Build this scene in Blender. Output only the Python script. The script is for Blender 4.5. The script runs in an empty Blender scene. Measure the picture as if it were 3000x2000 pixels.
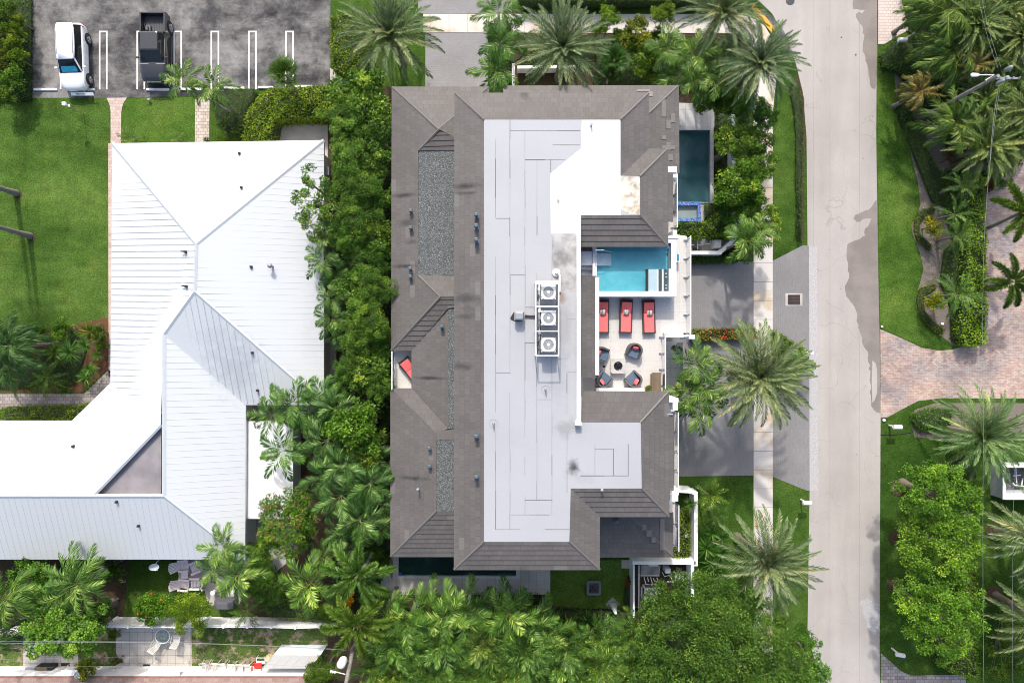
import bpy, math, random
import numpy as np
from mathutils import Vector, Matrix

# ---------------------------------------------------------------- camera, sky, sun, exposure
scene = bpy.context.scene
C = scene.collection
H = 50.0                       # drone height; the photograph looks straight down
cam_d = bpy.data.cameras.new("camera"); cam = bpy.data.objects.new("camera", cam_d)
C.objects.link(cam); cam.location = (0, 0, H); cam.rotation_euler = (0, 0, 0)
cam_d.sensor_width = 36; cam_d.lens = 24.0; cam_d.clip_start = 0.5; cam_d.clip_end = 2000
scene.camera = cam
SUN_EL, SUN_AZ = 43.0, -6.5    # degrees; azimuth clockwise from +Y (north)
w = bpy.data.worlds.new("World"); scene.world = w; w.use_nodes = True
nt = w.node_tree; bg = nt.nodes['Background']
sky = nt.nodes.new('ShaderNodeTexSky'); sky.sky_type = 'NISHITA'; sky.sun_disc = False
sky.sun_elevation = math.radians(SUN_EL); sky.sun_rotation = math.radians(SUN_AZ)
sky.air_density = 1.0; sky.dust_density = 4.0; sky.ozone_density = 1.0
nt.links.new(sky.outputs[0], bg.inputs[0]); bg.inputs[1].default_value = 0.15
sl = bpy.data.lights.new("sun", 'SUN'); sl.energy = 2.25; sl.angle = math.radians(2.0)
sl.color = (1.0, 0.955, 0.89)
so = bpy.data.objects.new("sun", sl); C.objects.link(so); so.location = (0, 60, 80)
_d = Vector((math.sin(math.radians(SUN_AZ)) * math.cos(math.radians(SUN_EL)),
             math.cos(math.radians(SUN_AZ)) * math.cos(math.radians(SUN_EL)), math.sin(math.radians(SUN_EL))))
so.rotation_euler = _d.to_track_quat('Z', 'Y').to_euler()
scene.view_settings.view_transform = 'Standard'; scene.view_settings.look = 'None'
scene.view_settings.gamma = 1; scene.view_settings.exposure = 0.76
scene.render.resolution_x = 1024; scene.render.resolution_y = 682
scene.cycles.pixel_filter_type = 'BLACKMAN_HARRIS'; scene.cycles.filter_width = 1.0; scene.cycles.max_bounces = 6; scene.cycles.transparent_max_bounces = 12

# ---------------------------------------------------------------- helpers
def G(px, py, z=0.0):
    "world point seen at pixel (px, py) of the 3000 x 2000 photograph when it lies at height z"
    k = (H - z) / 2000.0
    return (px - 1500) * k, (1000 - py) * k, z
def G2(px, py, z=0.0): return G(px, py, z)[:2]
def lin(c):
    return tuple(((v / 255) / 12.92 if v / 255 <= 0.04045 else ((v / 255 + 0.055) / 1.055) ** 2.4) for v in c)

def tag(o, label=None, cat=None, group=None, kind=None):
    if label: o['label'] = label
    if cat: o['category'] = cat
    if group: o['group'] = group
    if kind: o['kind'] = kind
    return o
def empty(name, loc, rz=0.0, label=None, cat=None, group=None):
    o = bpy.data.objects.new(name, None); C.objects.link(o)
    o.location = loc; o.rotation_euler = (0, 0, rz); o.empty_display_size = 0.3
    return tag(o, label, cat, group)
def copy_tree(o, parent=None):
    c = o.copy(); C.objects.link(c)
    if parent: c.parent = parent
    for ch in [x for x in C.objects if x.parent == o]: copy_tree(ch, c)
    return c

class MB:
    "collects shapes, builds ONE mesh object"
    def __init__(s): s.v = []; s.f = []; s.m = []; s.uv = []
    def face(s, idx, m=0, uv=None): s.f.append(tuple(idx)); s.m.append(m); s.uv.append(uv)
    def poly(s, pts, m=0, uv=None):
        n = len(s.v); s.v += [tuple(p) for p in pts]; s.face(range(n, n + len(pts)), m, uv); return s
    def box(s, x0, y0, z0, x1, y1, z1, m=0):
        if x0 > x1: x0, x1 = x1, x0
        if y0 > y1: y0, y1 = y1, y0
        return s.prism([(x0, y0), (x1, y0), (x1, y1), (x0, y1)], z0, z1, m)
    def obox(s, cx, cy, z0, lx, ly, h, rot=0, m=0, top=1.0):
        c, n = math.cos(rot), math.sin(rot)
        a = [(-lx/2, -ly/2), (lx/2, -ly/2), (lx/2, ly/2), (-lx/2, ly/2)]
        p = [(cx + x*c - y*n, cy + x*n + y*c, z0) for x, y in a] + [(cx + top*(x*c - y*n), cy + top*(x*n + y*c), z0 + h) for x, y in a]
        k = len(s.v); s.v += p
        for q in ((3,2,1,0), (4,5,6,7), (0,1,5,4), (1,2,6,5), (2,3,7,6), (3,0,4,7)): s.face([k + i for i in q], m)
        return s
    def prism(s, pts, z0, z1, m=0, mside=None, bottom=True):
        area = sum(pts[i][0]*pts[(i+1) % len(pts)][1] - pts[(i+1) % len(pts)][0]*pts[i][1] for i in range(len(pts)))
        if area < 0: pts = pts[::-1]
        n = len(pts); k = len(s.v)
        s.v += [(x, y, z0) for x, y in pts] + [(x, y, z1) for x, y in pts]
        if bottom: s.face([k + i for i in range(n)][::-1], m)
        s.face([k + n + i for i in range(n)], m)
        for i in range(n):
            j = (i + 1) % n; s.face((k+i, k+j, k+n+j, k+n+i), m if mside is None else mside)
        return s
    def cyl(s, p0, p1, r0, r1=None, n=12, m=0, caps=True):
        r1 = r0 if r1 is None else r1
        p0 = Vector(p0); p1 = Vector(p1); d = (p1 - p0).normalized()
        a = d.orthogonal().normalized(); b = d.cross(a); k = len(s.v)
        for p, r in ((p0, r0), (p1, r1)):
            for i in range(n):
                t = 2*math.pi*i/n; s.v.append(tuple(p + (a*math.cos(t) + b*math.sin(t))*r))
        for i in range(n):
            j = (i+1) % n; s.face((k+i, k+j, k+n+j, k+n+i), m)
        if caps: s.face([k+i for i in range(n)][::-1], m); s.face([k+n+i for i in range(n)], m)
        return s
    def tube(s, pts, rs, n=8, m=0):
        pts = [Vector(p) for p in pts]
        if not hasattr(rs, '__len__'): rs = [rs]*len(pts)
        k = len(s.v); N = len(pts); a = None
        for i, p in enumerate(pts):
            d = (pts[min(i+1, N-1)] - pts[max(i-1, 0)]).normalized()
            a = d.orthogonal().normalized() if a is None else (a - d*a.dot(d)).normalized()
            b = d.cross(a)
            for q in range(n):
                t = 2*math.pi*q/n; s.v.append(tuple(p + (a*math.cos(t) + b*math.sin(t))*rs[i]))
        for i in range(N-1):
            for q in range(n):
                r = (q+1) % n; s.face((k+i*n+q, k+i*n+r, k+(i+1)*n+r, k+(i+1)*n+q), m)
        s.face([k+q for q in range(n)][::-1], m); s.face([k+(N-1)*n+q for q in range(n)], m)
        return s
    def lathe(s, c, prof, n=20, m=0):
        k = len(s.v)
        for r, z in prof:
            for i in range(n):
                t = 2*math.pi*i/n; s.v.append((c[0] + r*math.cos(t), c[1] + r*math.sin(t), c[2] + z))
        for a in range(len(prof)-1):
            for i in range(n):
                j = (i+1) % n; s.face((k+a*n+i, k+a*n+j, k+(a+1)*n+j, k+(a+1)*n+i), m)
        s.face([k+i for i in range(n)][::-1], m); s.face([k+(len(prof)-1)*n+i for i in range(n)], m)
        return s
    def loft(s, rings, m=0, caps=True):
        n = len(rings[0]); k = len(s.v)
        for r in rings: s.v += [tuple(p) for p in r]
        for a in range(len(rings)-1):
            for i in range(n):
                j = (i+1) % n; s.face((k+a*n+i, k+a*n+j, k+(a+1)*n+j, k+(a+1)*n+i), m)
        if caps: s.face([k+i for i in range(n)][::-1], m); s.face([k+(len(rings)-1)*n+i for i in range(n)], m)
        return s
    def build(s, name, mats, parent=None, smooth=False, bevel=0, local=False, seg=2):
        me = bpy.data.meshes.new(name)
        v = s.v
        if parent is not None and not local:
            L = parent.location; v = [(a-L[0], b-L[1], c-L[2]) for a, b, c in v]
        me.from_pydata(v, [], s.f)
        if not isinstance(mats, (list, tuple)): mats = [mats]
        for q in mats: me.materials.append(q)
        for p, mi in zip(me.polygons, s.m): p.material_index = mi
        if any(u is not None for u in s.uv):
            ul = me.uv_layers.new(name='UVMap')
            for p, u in zip(me.polygons, s.uv):
                if u is not None:
                    for li, q in zip(p.loop_indices, u): ul.data[li].uv = q
        me.update()
        if smooth: me.shade_smooth()
        o = bpy.data.objects.new(name, me); C.objects.link(o)
        if parent is not None: o.parent = parent
        if bevel:
            b = o.modifiers.new('bevel', 'BEVEL'); b.width = bevel; b.segments = seg; b.limit_method = 'ANGLE'; b.angle_limit = math.radians(40)
        return o
    def origin(s):
        "origin at the base centre of everything collected"
        a = np.array(s.v); return ((a[:,0].min()+a[:,0].max())/2, (a[:,1].min()+a[:,1].max())/2, a[:,2].min())
def single(mb, name, mats, label, cat, group=None, kind=None, **kw):
    "a thing that is one mesh, origin at its base"
    L = mb.origin(); mb.v = [(a-L[0], b-L[1], c-L[2]) for a, b, c in mb.v]
    o = mb.build(name, mats, None, **kw); o.location = L
    return tag(o, label, cat, group, kind)

# ---------------------------------------------------------------- materials
def nn(nt, t, **kw):
    n = nt.nodes.new(t)
    for k, v in kw.items(): setattr(n, k, v)
    return n
class Mat:
    def __init__(s, name, rough=0.6, metal=0.0, spec=0.5):
        s.m = bpy.data.materials.new(name); s.m.use_nodes = True; s.nt = s.m.node_tree
        s.b = s.nt.nodes['Principled BSDF']; s.out = s.nt.nodes['Material Output']
        s.b.inputs['Roughness'].default_value = rough; s.b.inputs['Metallic'].default_value = metal
        s.b.inputs['Specular IOR Level'].default_value = spec
    def L(s, a, b): s.nt.links.new(a, b)
    def pos(s, scale=(1,1,1), rot=0.0):
        g = nn(s.nt, 'ShaderNodeNewGeometry'); mp = nn(s.nt, 'ShaderNodeMapping')
        mp.inputs['Scale'].default_value = scale; mp.inputs['Rotation'].default_value = (0, 0, rot)
        s.L(g.outputs['Position'], mp.inputs['Vector']); return mp.outputs[0]
    def uvc(s):
        return nn(s.nt, 'ShaderNodeUVMap').outputs[0]
    def noise(s, vec, scale, detail=4, rough=0.55, dist=0.0):
        n = nn(s.nt, 'ShaderNodeTexNoise'); n.inputs['Scale'].default_value = scale
        n.inputs['Detail'].default_value = detail; n.inputs['Roughness'].default_value = rough; n.inputs['Distortion'].default_value = dist
        s.L(vec, n.inputs['Vector']); return n.outputs['Fac']
    def ramp(s, fac, stops, interp='LINEAR'):
        r = nn(s.nt, 'ShaderNodeValToRGB'); r.color_ramp.interpolation = interp
        e = r.color_ramp.elements
        while len(e) < len(stops): e.new(0.5)
        for i, (p, c) in enumerate(stops):
            e[i].position = p; e[i].color = (c if hasattr(c, '__len__') else (c, c, c))[:3] + (1,) if hasattr(c, '__len__') else (c, c, c, 1)
        s.L(fac, r.inputs[0]); return r.outputs[0]
    def mix(s, fac, a, b, mode='MIX'):
        n = nn(s.nt, 'ShaderNodeMix', data_type='RGBA', blend_type=mode)
        for sock, v in ((n.inputs[0], fac), (n.inputs[6], a), (n.inputs[7], b)):
            if hasattr(v, 'is_output') or hasattr(v, 'links'): s.L(v, sock)
            elif hasattr(v, '__len__'): sock.default_value = tuple(v[:3]) + (1,)
            else: sock.default_value = v
        return n.outputs[2]
    def math(s, op, a, b=0.0):
        n = nn(s.nt, 'ShaderNodeMath', operation=op)
        for sock, v in ((n.inputs[0], a), (n.inputs[1], b)):
            if hasattr(v, 'links'): s.L(v, sock)
            else: sock.default_value = v
        return n.outputs[0]
    def color(s, c):
        if hasattr(c, 'links'): s.L(c, s.b.inputs['Base Color'])
        else: s.b.inputs['Base Color'].default_value = tuple(c[:3]) + (1,)
        return s
    def bump(s, h, strength=0.3, dist=0.02):
        n = nn(s.nt, 'ShaderNodeBump'); n.inputs['Strength'].default_value = strength; n.inputs['Distance'].default_value = dist
        s.L(h, n.inputs['Height']); s.L(n.outputs[0], s.b.inputs['Normal']); return s
def plain(name, c, rough=0.6, metal=0.0, var=0.12, scale=3.0, spec=0.5, coat=0.0):
    a = Mat(name, rough, metal, spec); p = a.pos(); f = a.noise(p, scale, 5)
    a.color(a.mix(a.math('MULTIPLY', f, 1.0), tuple(x*(1-var) for x in c), tuple(min(1, x*(1+var)) for x in c)))
    if coat: a.b.inputs['Coat Weight'].default_value = coat; a.b.inputs['Coat Roughness'].default_value = 0.08
    return a.m

def brickmat(name, c1, c2, mortar, w, h, gap, rot=0, var=0.25, use_uv=False, off=0.5, rough=0.75, macro=None, bias=0.0):
    a = Mat(name, rough)
    v = a.uvc() if use_uv else a.pos((1,1,1), rot)
    b = nn(a.nt, 'ShaderNodeTexBrick'); b.offset = off
    b.inputs['Scale'].default_value = 1; b.inputs['Brick Width'].default_value = w; b.inputs['Row Height'].default_value = h
    b.inputs['Mortar Size'].default_value = gap; b.inputs['Mortar Smooth'].default_value = 0.3; b.inputs['Bias'].default_value = bias
    b.inputs['Color1'].default_value = c1 + (1,); b.inputs['Color2'].default_value = c2 + (1,); b.inputs['Mortar'].default_value = mortar + (1,)
    a.L(v, b.inputs['Vector'])
    p = a.pos(); f = a.noise(p, 0.35, 6, 0.6); f2 = a.noise(p, 9, 3)
    c = a.mix(1.0, b.outputs['Color'], a.ramp(f, [(0.3, 1-var), (0.7, 1+var*0.5)]), 'MULTIPLY')
    c = a.mix(1.0, c, a.ramp(f2, [(0.25, 0.9), (0.75, 1.08)]), 'MULTIPLY')
    if macro: c = macro(a, c)
    a.color(c); a.bump(b.outputs['Fac'], -0.25, 0.01)
    return a.m

def grassmat(name, dark, mid, light, patch=0.12, dry=None):
    a = Mat(name, 1.0, spec=0.0); p = a.pos()
    f1 = a.noise(p, patch, 5, 0.6); f2 = a.noise(p, 1.3, 5, 0.65); f3 = a.noise(p, 9, 4, 0.7); f4 = a.noise(a.pos((1,.5,1)), 30, 2, 0.7)
    c = a.ramp(f1, [(0.36, dark), (0.5, mid), (0.64, light)]); c = a.mix(a.ramp(a.noise(p, .45, 4, .6), [(.55, 0), (.75, .45)]), c, tuple(x*y for x, y in zip(light, (1.35, 1.05, 1.0))))
    c = a.mix(1.0, c, a.ramp(f2, [(0.3, 0.72), (0.7, 1.22)]), 'MULTIPLY')
    c = a.mix(1.0, c, a.ramp(f3, [(0.3, 0.5), (0.7, 1.5)]), 'MULTIPLY')
    c = a.mix(1.0, c, a.ramp(f4, [(0.3, 0.8), (0.7, 1.2)]), 'MULTIPLY')
    if dry:
        f5 = a.noise(p, 1.1, 6, 0.7)
        c = a.mix(a.ramp(f5, [(dry[1], 0.0), (dry[1]+0.1, 1.0)]), c, dry[0])
    a.color(c); a.bump(f3, 0.6, 0.05); return a.m

def spots(a, c, lst, z, soft=.35, amp=2.4):
    "stains with soft ragged edges at fixed places of a surface (px, py, rx, ry in photograph pixels at height z)"
    k = (H - z)/2000; p = a.pos(); nz = nn(a.nt, 'ShaderNodeTexNoise'); nz.inputs['Scale'].default_value = 1.6; nz.inputs['Detail'].default_value = 6; nz.inputs['Roughness'].default_value = .7; a.L(p, nz.inputs['Vector'])
    for px, py, rx, ry, col, st in lst:
        mp = nn(a.nt, 'ShaderNodeMapping'); mp.inputs['Scale'].default_value = (1/(rx*k), 1/(ry*k), 0); mp.inputs['Location'].default_value = (-(px-1500)/rx, -(1000-py)/ry, 0); a.L(p, mp.inputs['Vector'])
        ln = nn(a.nt, 'ShaderNodeVectorMath', operation='LENGTH'); a.L(mp.outputs[0], ln.inputs[0])
        d = a.math('ADD', ln.outputs['Value'], a.math('MULTIPLY', a.math('SUBTRACT', nz.outputs['Fac'], .5), amp))
        c = a.mix(a.ramp(d, [(0.15, st), (0.15+soft*2.2, 0.0)]), c, col)
    return c
M = {}
M['grass'] = grassmat('grass', (.026,.060,.011), (.042,.088,.015), (.066,.118,.022))
M['grass_bright'] = grassmat('grass_bright', (.040,.085,.014), (.060,.118,.019), (.090,.150,.028), 0.25)
M['grass_left'] = grassmat('grass_left', (.038,.080,.015), (.062,.118,.022), (.096,.158,.033), 0.16)
M['turf'] = grassmat('turf', (.06,.12,.022), (.075,.14,.025), (.09,.165,.035), 0.4)
M['patchy'] = grassmat('patchy', (.05,.09,.02), (.07,.11,.025), (.09,.14,.04), 0.4, dry=((.30,.235,.17), 0.5))
a = Mat('soil', 0.95, spec=.1); p = a.pos(); f = a.noise(p, 14, 5, .7); g = a.noise(p, 1.5, 4)
a.color(a.mix(g, a.ramp(f, [(.3,(.022,.018,.012)), (.7,(.085,.065,.045))]), a.ramp(f, [(.3,(.03,.022,.014)), (.7,(.12,.085,.05))]))); a.bump(f, .8, .05); M['soil'] = a.m
a = Mat('sand_soil', 0.95, spec=.1); p = a.pos(); f = a.noise(p, 12, 5, .7)
a.color(a.ramp(f, [(.3,(.09,.075,.06)), (.7,(.27,.235,.2))])); a.bump(f, .8, .05); M['sand_soil'] = a.m
a = Mat('mulch', 0.95, spec=.1); p = a.pos(); f = a.noise(p, 22, 4, .8); g = a.noise(p, .8, 3)
a.color(a.mix(g, a.ramp(f, [(.3,(.07,.035,.02)), (.7,(.25,.125,.07))]), a.ramp(f, [(.3,(.05,.027,.018)), (.7,(.16,.085,.052))]))); a.bump(f, .8, .05); M['mulch'] = a.m
# weathered asphalt of the parking lot
a = Mat('asphalt', 0.9, spec=.25); p = a.pos((.75, .9, 1)); q = a.pos()
f = a.noise(p, .34, 9, .66, .5); g = a.noise(q, .9, 10, .72); h = a.noise(q, 25, 3, .6); k = a.noise(a.pos((.3,1.6,1)), 1.6, 6, .7)
s1 = a.math('ADD', a.math('MULTIPLY', f, 1.25), a.math('MULTIPLY', g, .60)); s1 = a.math('ADD', s1, a.math('MULTIPLY', k, .28))
c = a.ramp(a.math('MULTIPLY', s1, .5), [(.425,(.024,.024,.027)), (.49,(.070,.069,.070)), (.545,(.135,.131,.127)), (.63,(.24,.232,.224))])
c = a.mix(1.0, c, a.ramp(h, [(.3,.75), (.7,1.25)]), 'MULTIPLY'); M['_asph'] = (a, c, h)
# pale old road surface, hairline cracks
def crackmask(a, scale, width, dist=.9):
    p = a.pos(); nz = nn(a.nt, 'ShaderNodeTexNoise'); nz.inputs['Scale'].default_value = .9; nz.inputs['Detail'].default_value = 5
    a.L(p, nz.inputs['Vector'])
    v = nn(a.nt, 'ShaderNodeVectorMath', operation='SCALE'); v.inputs['Scale'].default_value = dist; a.L(nz.outputs['Color'], v.inputs[0])
    u = nn(a.nt, 'ShaderNodeVectorMath', operation='ADD'); a.L(p, u.inputs[0]); a.L(v.outputs[0], u.inputs[1])
    vo = nn(a.nt, 'ShaderNodeTexVoronoi', feature='DISTANCE_TO_EDGE'); vo.inputs['Scale'].default_value = scale; a.L(u.outputs[0], vo.inputs['Vector'])
    thin = a.ramp(vo.outputs['Distance'], [(0.0, 1.0), (width, 0.0)])
    gate = a.ramp(a.noise(a.pos(), .35, 3), [(.48, 0.0), (.56, 1.0)])
    return a.math('MULTIPLY', thin, gate)
a_, c_, h_ = M.pop('_asph'); a_.color(a_.mix(a_.math('MULTIPLY', crackmask(a_, .55, .012), .5), c_, (.025,.025,.027))); a_.bump(h_, .5, .02); M['asphalt'] = a_.m
a = Mat('road_surface', .88, spec=.25); q = a.pos()
f = a.noise(a.pos((1.0,.12,1)), .5, 6, .6); g = a.noise(q, .25, 5); h = a.noise(q, 20, 3, .7)
c = a.ramp(f, [(.3,(.325,.302,.282)), (.7,(.395,.370,.348))])
c = a.mix(1.0, c, a.ramp(g, [(.35,.93), (.65,1.05)]), 'MULTIPLY'); c = a.mix(1.0, c, a.ramp(h, [(.3,.90), (.7,1.10)]), 'MULTIPLY')
dots = nn(a.nt, 'ShaderNodeTexVoronoi'); dots.inputs['Scale'].default_value = .7; a.L(q, dots.inputs['Vector'])
c = a.mix(a.ramp(dots.outputs['Distance'], [(.03,.45), (.06,0)]), c, (.13,.12,.12))
c = a.mix(a.math('MULTIPLY', crackmask(a, .33, .008), .32), c, (.13,.115,.105)); a.color(c); a.bump(h, .3, .01); M['road'] = a.m
def stained(name, base, stain, lo=.5, hi=.6, sc=.8, rough=.8, fine=.10):
    a = Mat(name, rough); q = a.pos(); f = a.noise(q, sc, 6, .6); h = a.noise(q, 15, 4, .7)
    c = a.mix(a.ramp(f, [(lo,0), (hi,1)]), base, stain); c = a.mix(1.0, c, a.ramp(h, [(.3,1-fine), (.7,1+fine)]), 'MULTIPLY')
    a.color(c); a.bump(h, .25, .01); return a.m
M['sidewalk'] = stained('sidewalk', (.56,.525,.485), (.47,.37,.25), .5, .66, .5)
M['concrete'] = stained('concrete', (.46,.43,.40), (.36,.33,.30), .45, .65, .6)
M['wet'] = stained('wet_road', (.222,.196,.176), (.18,.157,.14), .4, .6, .6)
M['agg'] = stained('aggregate', (.40,.39,.39), (.36,.35,.35), .4, .6, 8, fine=.3)
M['dark_tar'] = stained('tar', (.05,.052,.058), (.15,.15,.155), .45, .6, 1.2)
M['tactile'] = stained('tactile_paving', (.62,.34,.035), (.55,.30,.04), .5, .6, 2)
M['slab'] = brickmat('slab', (.43,.40,.36), (.52,.48,.43), (.15,.14,.12), .56, .56, .012, off=0, var=.25)
M['line'] = stained('line_paint', (.80,.80,.80), (.62,.62,.62), .5, .75, 2, fine=.06)
M['grey_paver'] = brickmat('grey_paver', (.203,.198,.198), (.218,.213,.213), (.168,.164,.164), .3, .15, .008, rot=math.pi/2, var=.15, rough=.8)
M['grey_paver_h'] = brickmat('grey_paver_h', (.222,.217,.219), (.237,.232,.235), (.18,.176,.178), .3, .15, .008, var=.14, rough=.8)
def redmacro(a, c):
    f = a.noise(a.pos((.6,1,1)), .33, 5, .6)
    return a.mix(a.ramp(f, [(.45,0), (.62,.75)]), c, a.mix(1.0, c, (.55,.68,.85), 'MULTIPLY'))
M['red_paver'] = brickmat('red_paver', (.40,.245,.205), (.52,.43,.35), (.24,.19,.17), .24, .12, .008, var=.3, macro=redmacro)
M['pink_paver'] = brickmat('pink_paver', (.50,.42,.38), (.56,.50,.46), (.33,.24,.20), .28, .22, .012, var=.2)
M['path_brick'] = brickmat('path_brick', (.46,.33,.27), (.55,.46,.40), (.30,.22,.19), .22, .22, .008, var=.2, off=.5)
M['cobble'] = brickmat('cobble', (.40,.32,.265), (.56,.49,.42), (.22,.18,.15), .33, .24, .018, var=.2)
M['cobble_grey'] = brickmat('cobble_grey', (.26,.22,.20), (.40,.36,.34), (.15,.13,.12), .33, .24, .018, var=.2)
M['terrace'] = brickmat('terrace', (.28,.19,.16), (.36,.28,.25), (.14,.11,.10), .25, .18, .012, var=.25)
M['deck_tile'] = brickmat('deck_tile', (.53,.505,.475), (.56,.535,.505), (.44,.42,.395), .62, .62, .008, off=0, var=.06, rough=.55)
M['pool_tile'] = brickmat('pool_tile', (.47,.475,.48), (.51,.51,.515), (.30,.30,.31), .6, .6, .012, off=0, var=.1, rough=.6)
M['stone_tile'] = brickmat('stone_tile', (.42,.405,.385), (.48,.465,.44), (.25,.24,.23), .6, .6, .012, off=0, var=.2, rough=.6)
# roof tiles: colour steps from tile to tile, rows follow the slope (UV = metres across / up the slope)
def tilemat(name, c1, c2, light):
    a = Mat(name, .62, spec=.35); uv = a.uvc()
    b = nn(a.nt, 'ShaderNodeTexBrick'); b.offset = .37; b.squash = 1
    for k_, v_ in (('Scale',1), ('Brick Width',.38), ('Row Height',.335), ('Mortar Size',.012), ('Mortar Smooth',.4), ('Bias',-.1)): b.inputs[k_].default_value = v_
    b.inputs['Color1'].default_value = c1+(1,); b.inputs['Color2'].default_value = c2+(1,); b.inputs['Mortar'].default_value = tuple(x*.74 for x in c1)+(1,)
    a.L(uv, b.inputs['Vector'])
    f = a.noise(a.pos(), .28, 7, .65); h = a.noise(a.pos(), 14, 4, .6)
    c = a.mix(1.0, b.outputs['Color'], a.ramp(f, [(.3,.86), (.7,1.1)]), 'MULTIPLY')
    # replaced tiles
    w_ = nn(a.nt, 'ShaderNodeTexWhiteNoise', noise_dimensions='2D'); sn = nn(a.nt, 'ShaderNodeVectorMath', operation='SNAP')
    sn.inputs[1].default_value = (.76, .335, 1); a.L(uv, sn.inputs[0]); a.L(sn.outputs[0], w_.inputs['Vector'])
    c = a.mix(a.ramp(w_.outputs['Value'], [(.985,0), (.988,.45)]), c, light)
    dk = a.noise(a.pos((.45,1.6,1)), .35, 6, .7); c = a.mix(a.ramp(dk, [(.63,0), (.72,.4)]), c, tuple(x*.4 for x in c1))
    c = spots(a, c, [(1170,558,60,11,(.022,.022,.022),.9),(1185,640,50,20,(.035,.035,.035),.7),(1180,772,60,10,(.022,.022,.022),.9),(1255,1111,75,8,(.022,.022,.022),.9),(1370,565,60,13,(.022,.022,.022),.9),(1370,585,50,9,(.03,.03,.03),.8),(1375,880,60,20,(.035,.035,.035),.75),(1365,930,45,12,(.035,.035,.035),.7),(1360,1070,50,18,(.035,.035,.035),.8),(1200,1412,70,11,(.025,.025,.025),.85),(1535,300,26,34,(.04,.04,.04),.8),(1200,700,30,12,(.04,.04,.04),.6)], 7.5, .3, 1.5)
    c = a.mix(1.0, c, a.ramp(h, [(.3,.93), (.7,1.07)]), 'MULTIPLY'); a.color(c); a.bump(b.outputs['Fac'], -.3, .012); return a.m
M['tile'] = tilemat('roof_tile', (.104,.095,.089), (.123,.113,.106), (.18,.17,.163))
M['ridge'] = plain('ridge_tile', (.112,.103,.097), .6, var=.12, scale=6)
M['shingle'] = tilemat('brown_shingle', (.24,.165,.14), (.30,.23,.20), (.20,.19,.2))
# white standing seam metal
a = Mat('white_metal_roof', .42, spec=.5); q = a.pos(); f = a.noise(a.pos((.5,1,1)), .5, 7, .7); g = a.noise(q, .12, 3)
c = a.mix(a.ramp(f, [(.60,0), (.85,.45)]), (.515,.54,.553), (.35,.375,.39)); c = spots(a, c, [(690,1080,110,120,(.40,.43,.45),.9),(640,990,70,70,(.44,.47,.49),.8),(915,940,40,40,(.42,.43,.43),.4),(900,1000,50,60,(.46,.47,.48),.4),(330,1180,10,60,(.35,.38,.40),.6),(270,1260,10,70,(.36,.39,.41),.6),(930,740,25,60,(.46,.47,.48),.5)], 4.0); a.color(c); M['metal_roof'] = a.m
M['seam'] = plain('roof_seam', (.47,.495,.51), .45, var=.08)
M['metal_trim'] = plain('roof_trim', (.47,.505,.525), .45, var=.05)
a = Mat('membrane', .55); q = a.pos(); f = a.noise(q, .22, 7, .6); g = a.noise(a.pos((2,.5,1)), 1.2, 6, .7); h = a.noise(q, 18, 3)
c = a.mix(a.ramp(f, [(.40,0), (.75,.55)]), (.362,.370,.388), (.31,.317,.330)); c = a.mix(a.ramp(g, [(.62,0), (.8,.35)]), c, (.32,.32,.33))
c = spots(a, c, [(1684,1372,24,34,(.035,.035,.035),.95),(1660,1255,45,40,(.22,.22,.22),.6),(1655,960,38,120,(.30,.30,.31),.75),(1640,1120,40,110,(.30,.31,.33),.6),(1600,905,60,130,(.33,.33,.335),.5),(1735,1330,70,80,(.36,.365,.38),.5),(1648,870,16,22,(.22,.10,.05),.6),(1700,1400,60,30,(.30,.30,.31),.5)], 9.9)
c = a.mix(1.0, c, a.ramp(h, [(.3,.97), (.7,1.03)]), 'MULTIPLY'); a.color(c); M['membrane'] = a.m
a = Mat('white_coating', .5); a.color(spots(a, (.84,.84,.83), [(1637,588,8,13,(.16,.15,.13),.9),(1672,640,7,14,(.45,.4,.33),.6)], 9.9)); M['coating'] = a.m
M['old_membrane'] = stained('old_membrane', (.42,.415,.405), (.20,.195,.19), .40, .66, .9)
M['rusty_cream'] = stained('rusty_cream', (.62,.57,.48), (.20,.155,.10), .45, .68, 1.6)
M['smudge'] = stained('soot', (.20,.20,.205), (.05,.05,.05), .4, .6, 2.5)
M['seamline'] = plain('seam_line', (.10,.10,.10), .8)
a = Mat('gravel', .9); vo = nn(a.nt, 'ShaderNodeTexVoronoi'); vo.inputs['Scale'].default_value = 24; a.L(a.pos(), vo.inputs['Vector'])
sep = nn(a.nt, 'ShaderNodeSeparateColor'); a.L(vo.outputs['Color'], sep.inputs[0])
c = a.ramp(sep.outputs[0], [(.0,(.07,.08,.085)), (.45,(.13,.145,.145)), (.8,(.19,.205,.20)), (1.0,(.34,.36,.35))]); c = a.mix(1.0, c, a.ramp(vo.outputs['Distance'], [(.0,1.15), (.05,.7)]), 'MULTIPLY')
a.color(c); a.bump(vo.outputs['Distance'], .9, .03); M['gravel'] = a.m
M['stucco'] = plain('white_stucco', (.80,.80,.79), .7, var=.03, scale=2)
M['stucco_blue'] = plain('pale_stucco', (.66,.71,.74), .7, var=.04, scale=2)
M['wall'] = plain('house_wall', (.62,.61,.59), .75, var=.05)
M['marble'] = stained('marble', (.66,.675,.70), (.56,.575,.61), .5, .6, 1.5, rough=.35, fine=.04)
M['white'] = plain('white_paint', (.80,.80,.80), .4, var=.03)
M['offwhite'] = plain('offwhite', (.62,.60,.55), .5, var=.12, scale=5)
M['pvc'] = plain('white_pvc', (.82,.84,.84), .4, var=.04)
M['black'] = plain('black_rubber', (.018,.018,.019), .7, var=.3)
M['dark_glass'] = plain('dark_glass', (.012,.014,.016), .06, var=.1, spec=.6)
M['wicker'] = plain('dark_wicker', (.045,.032,.026), .6, var=.7, scale=30)
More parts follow.
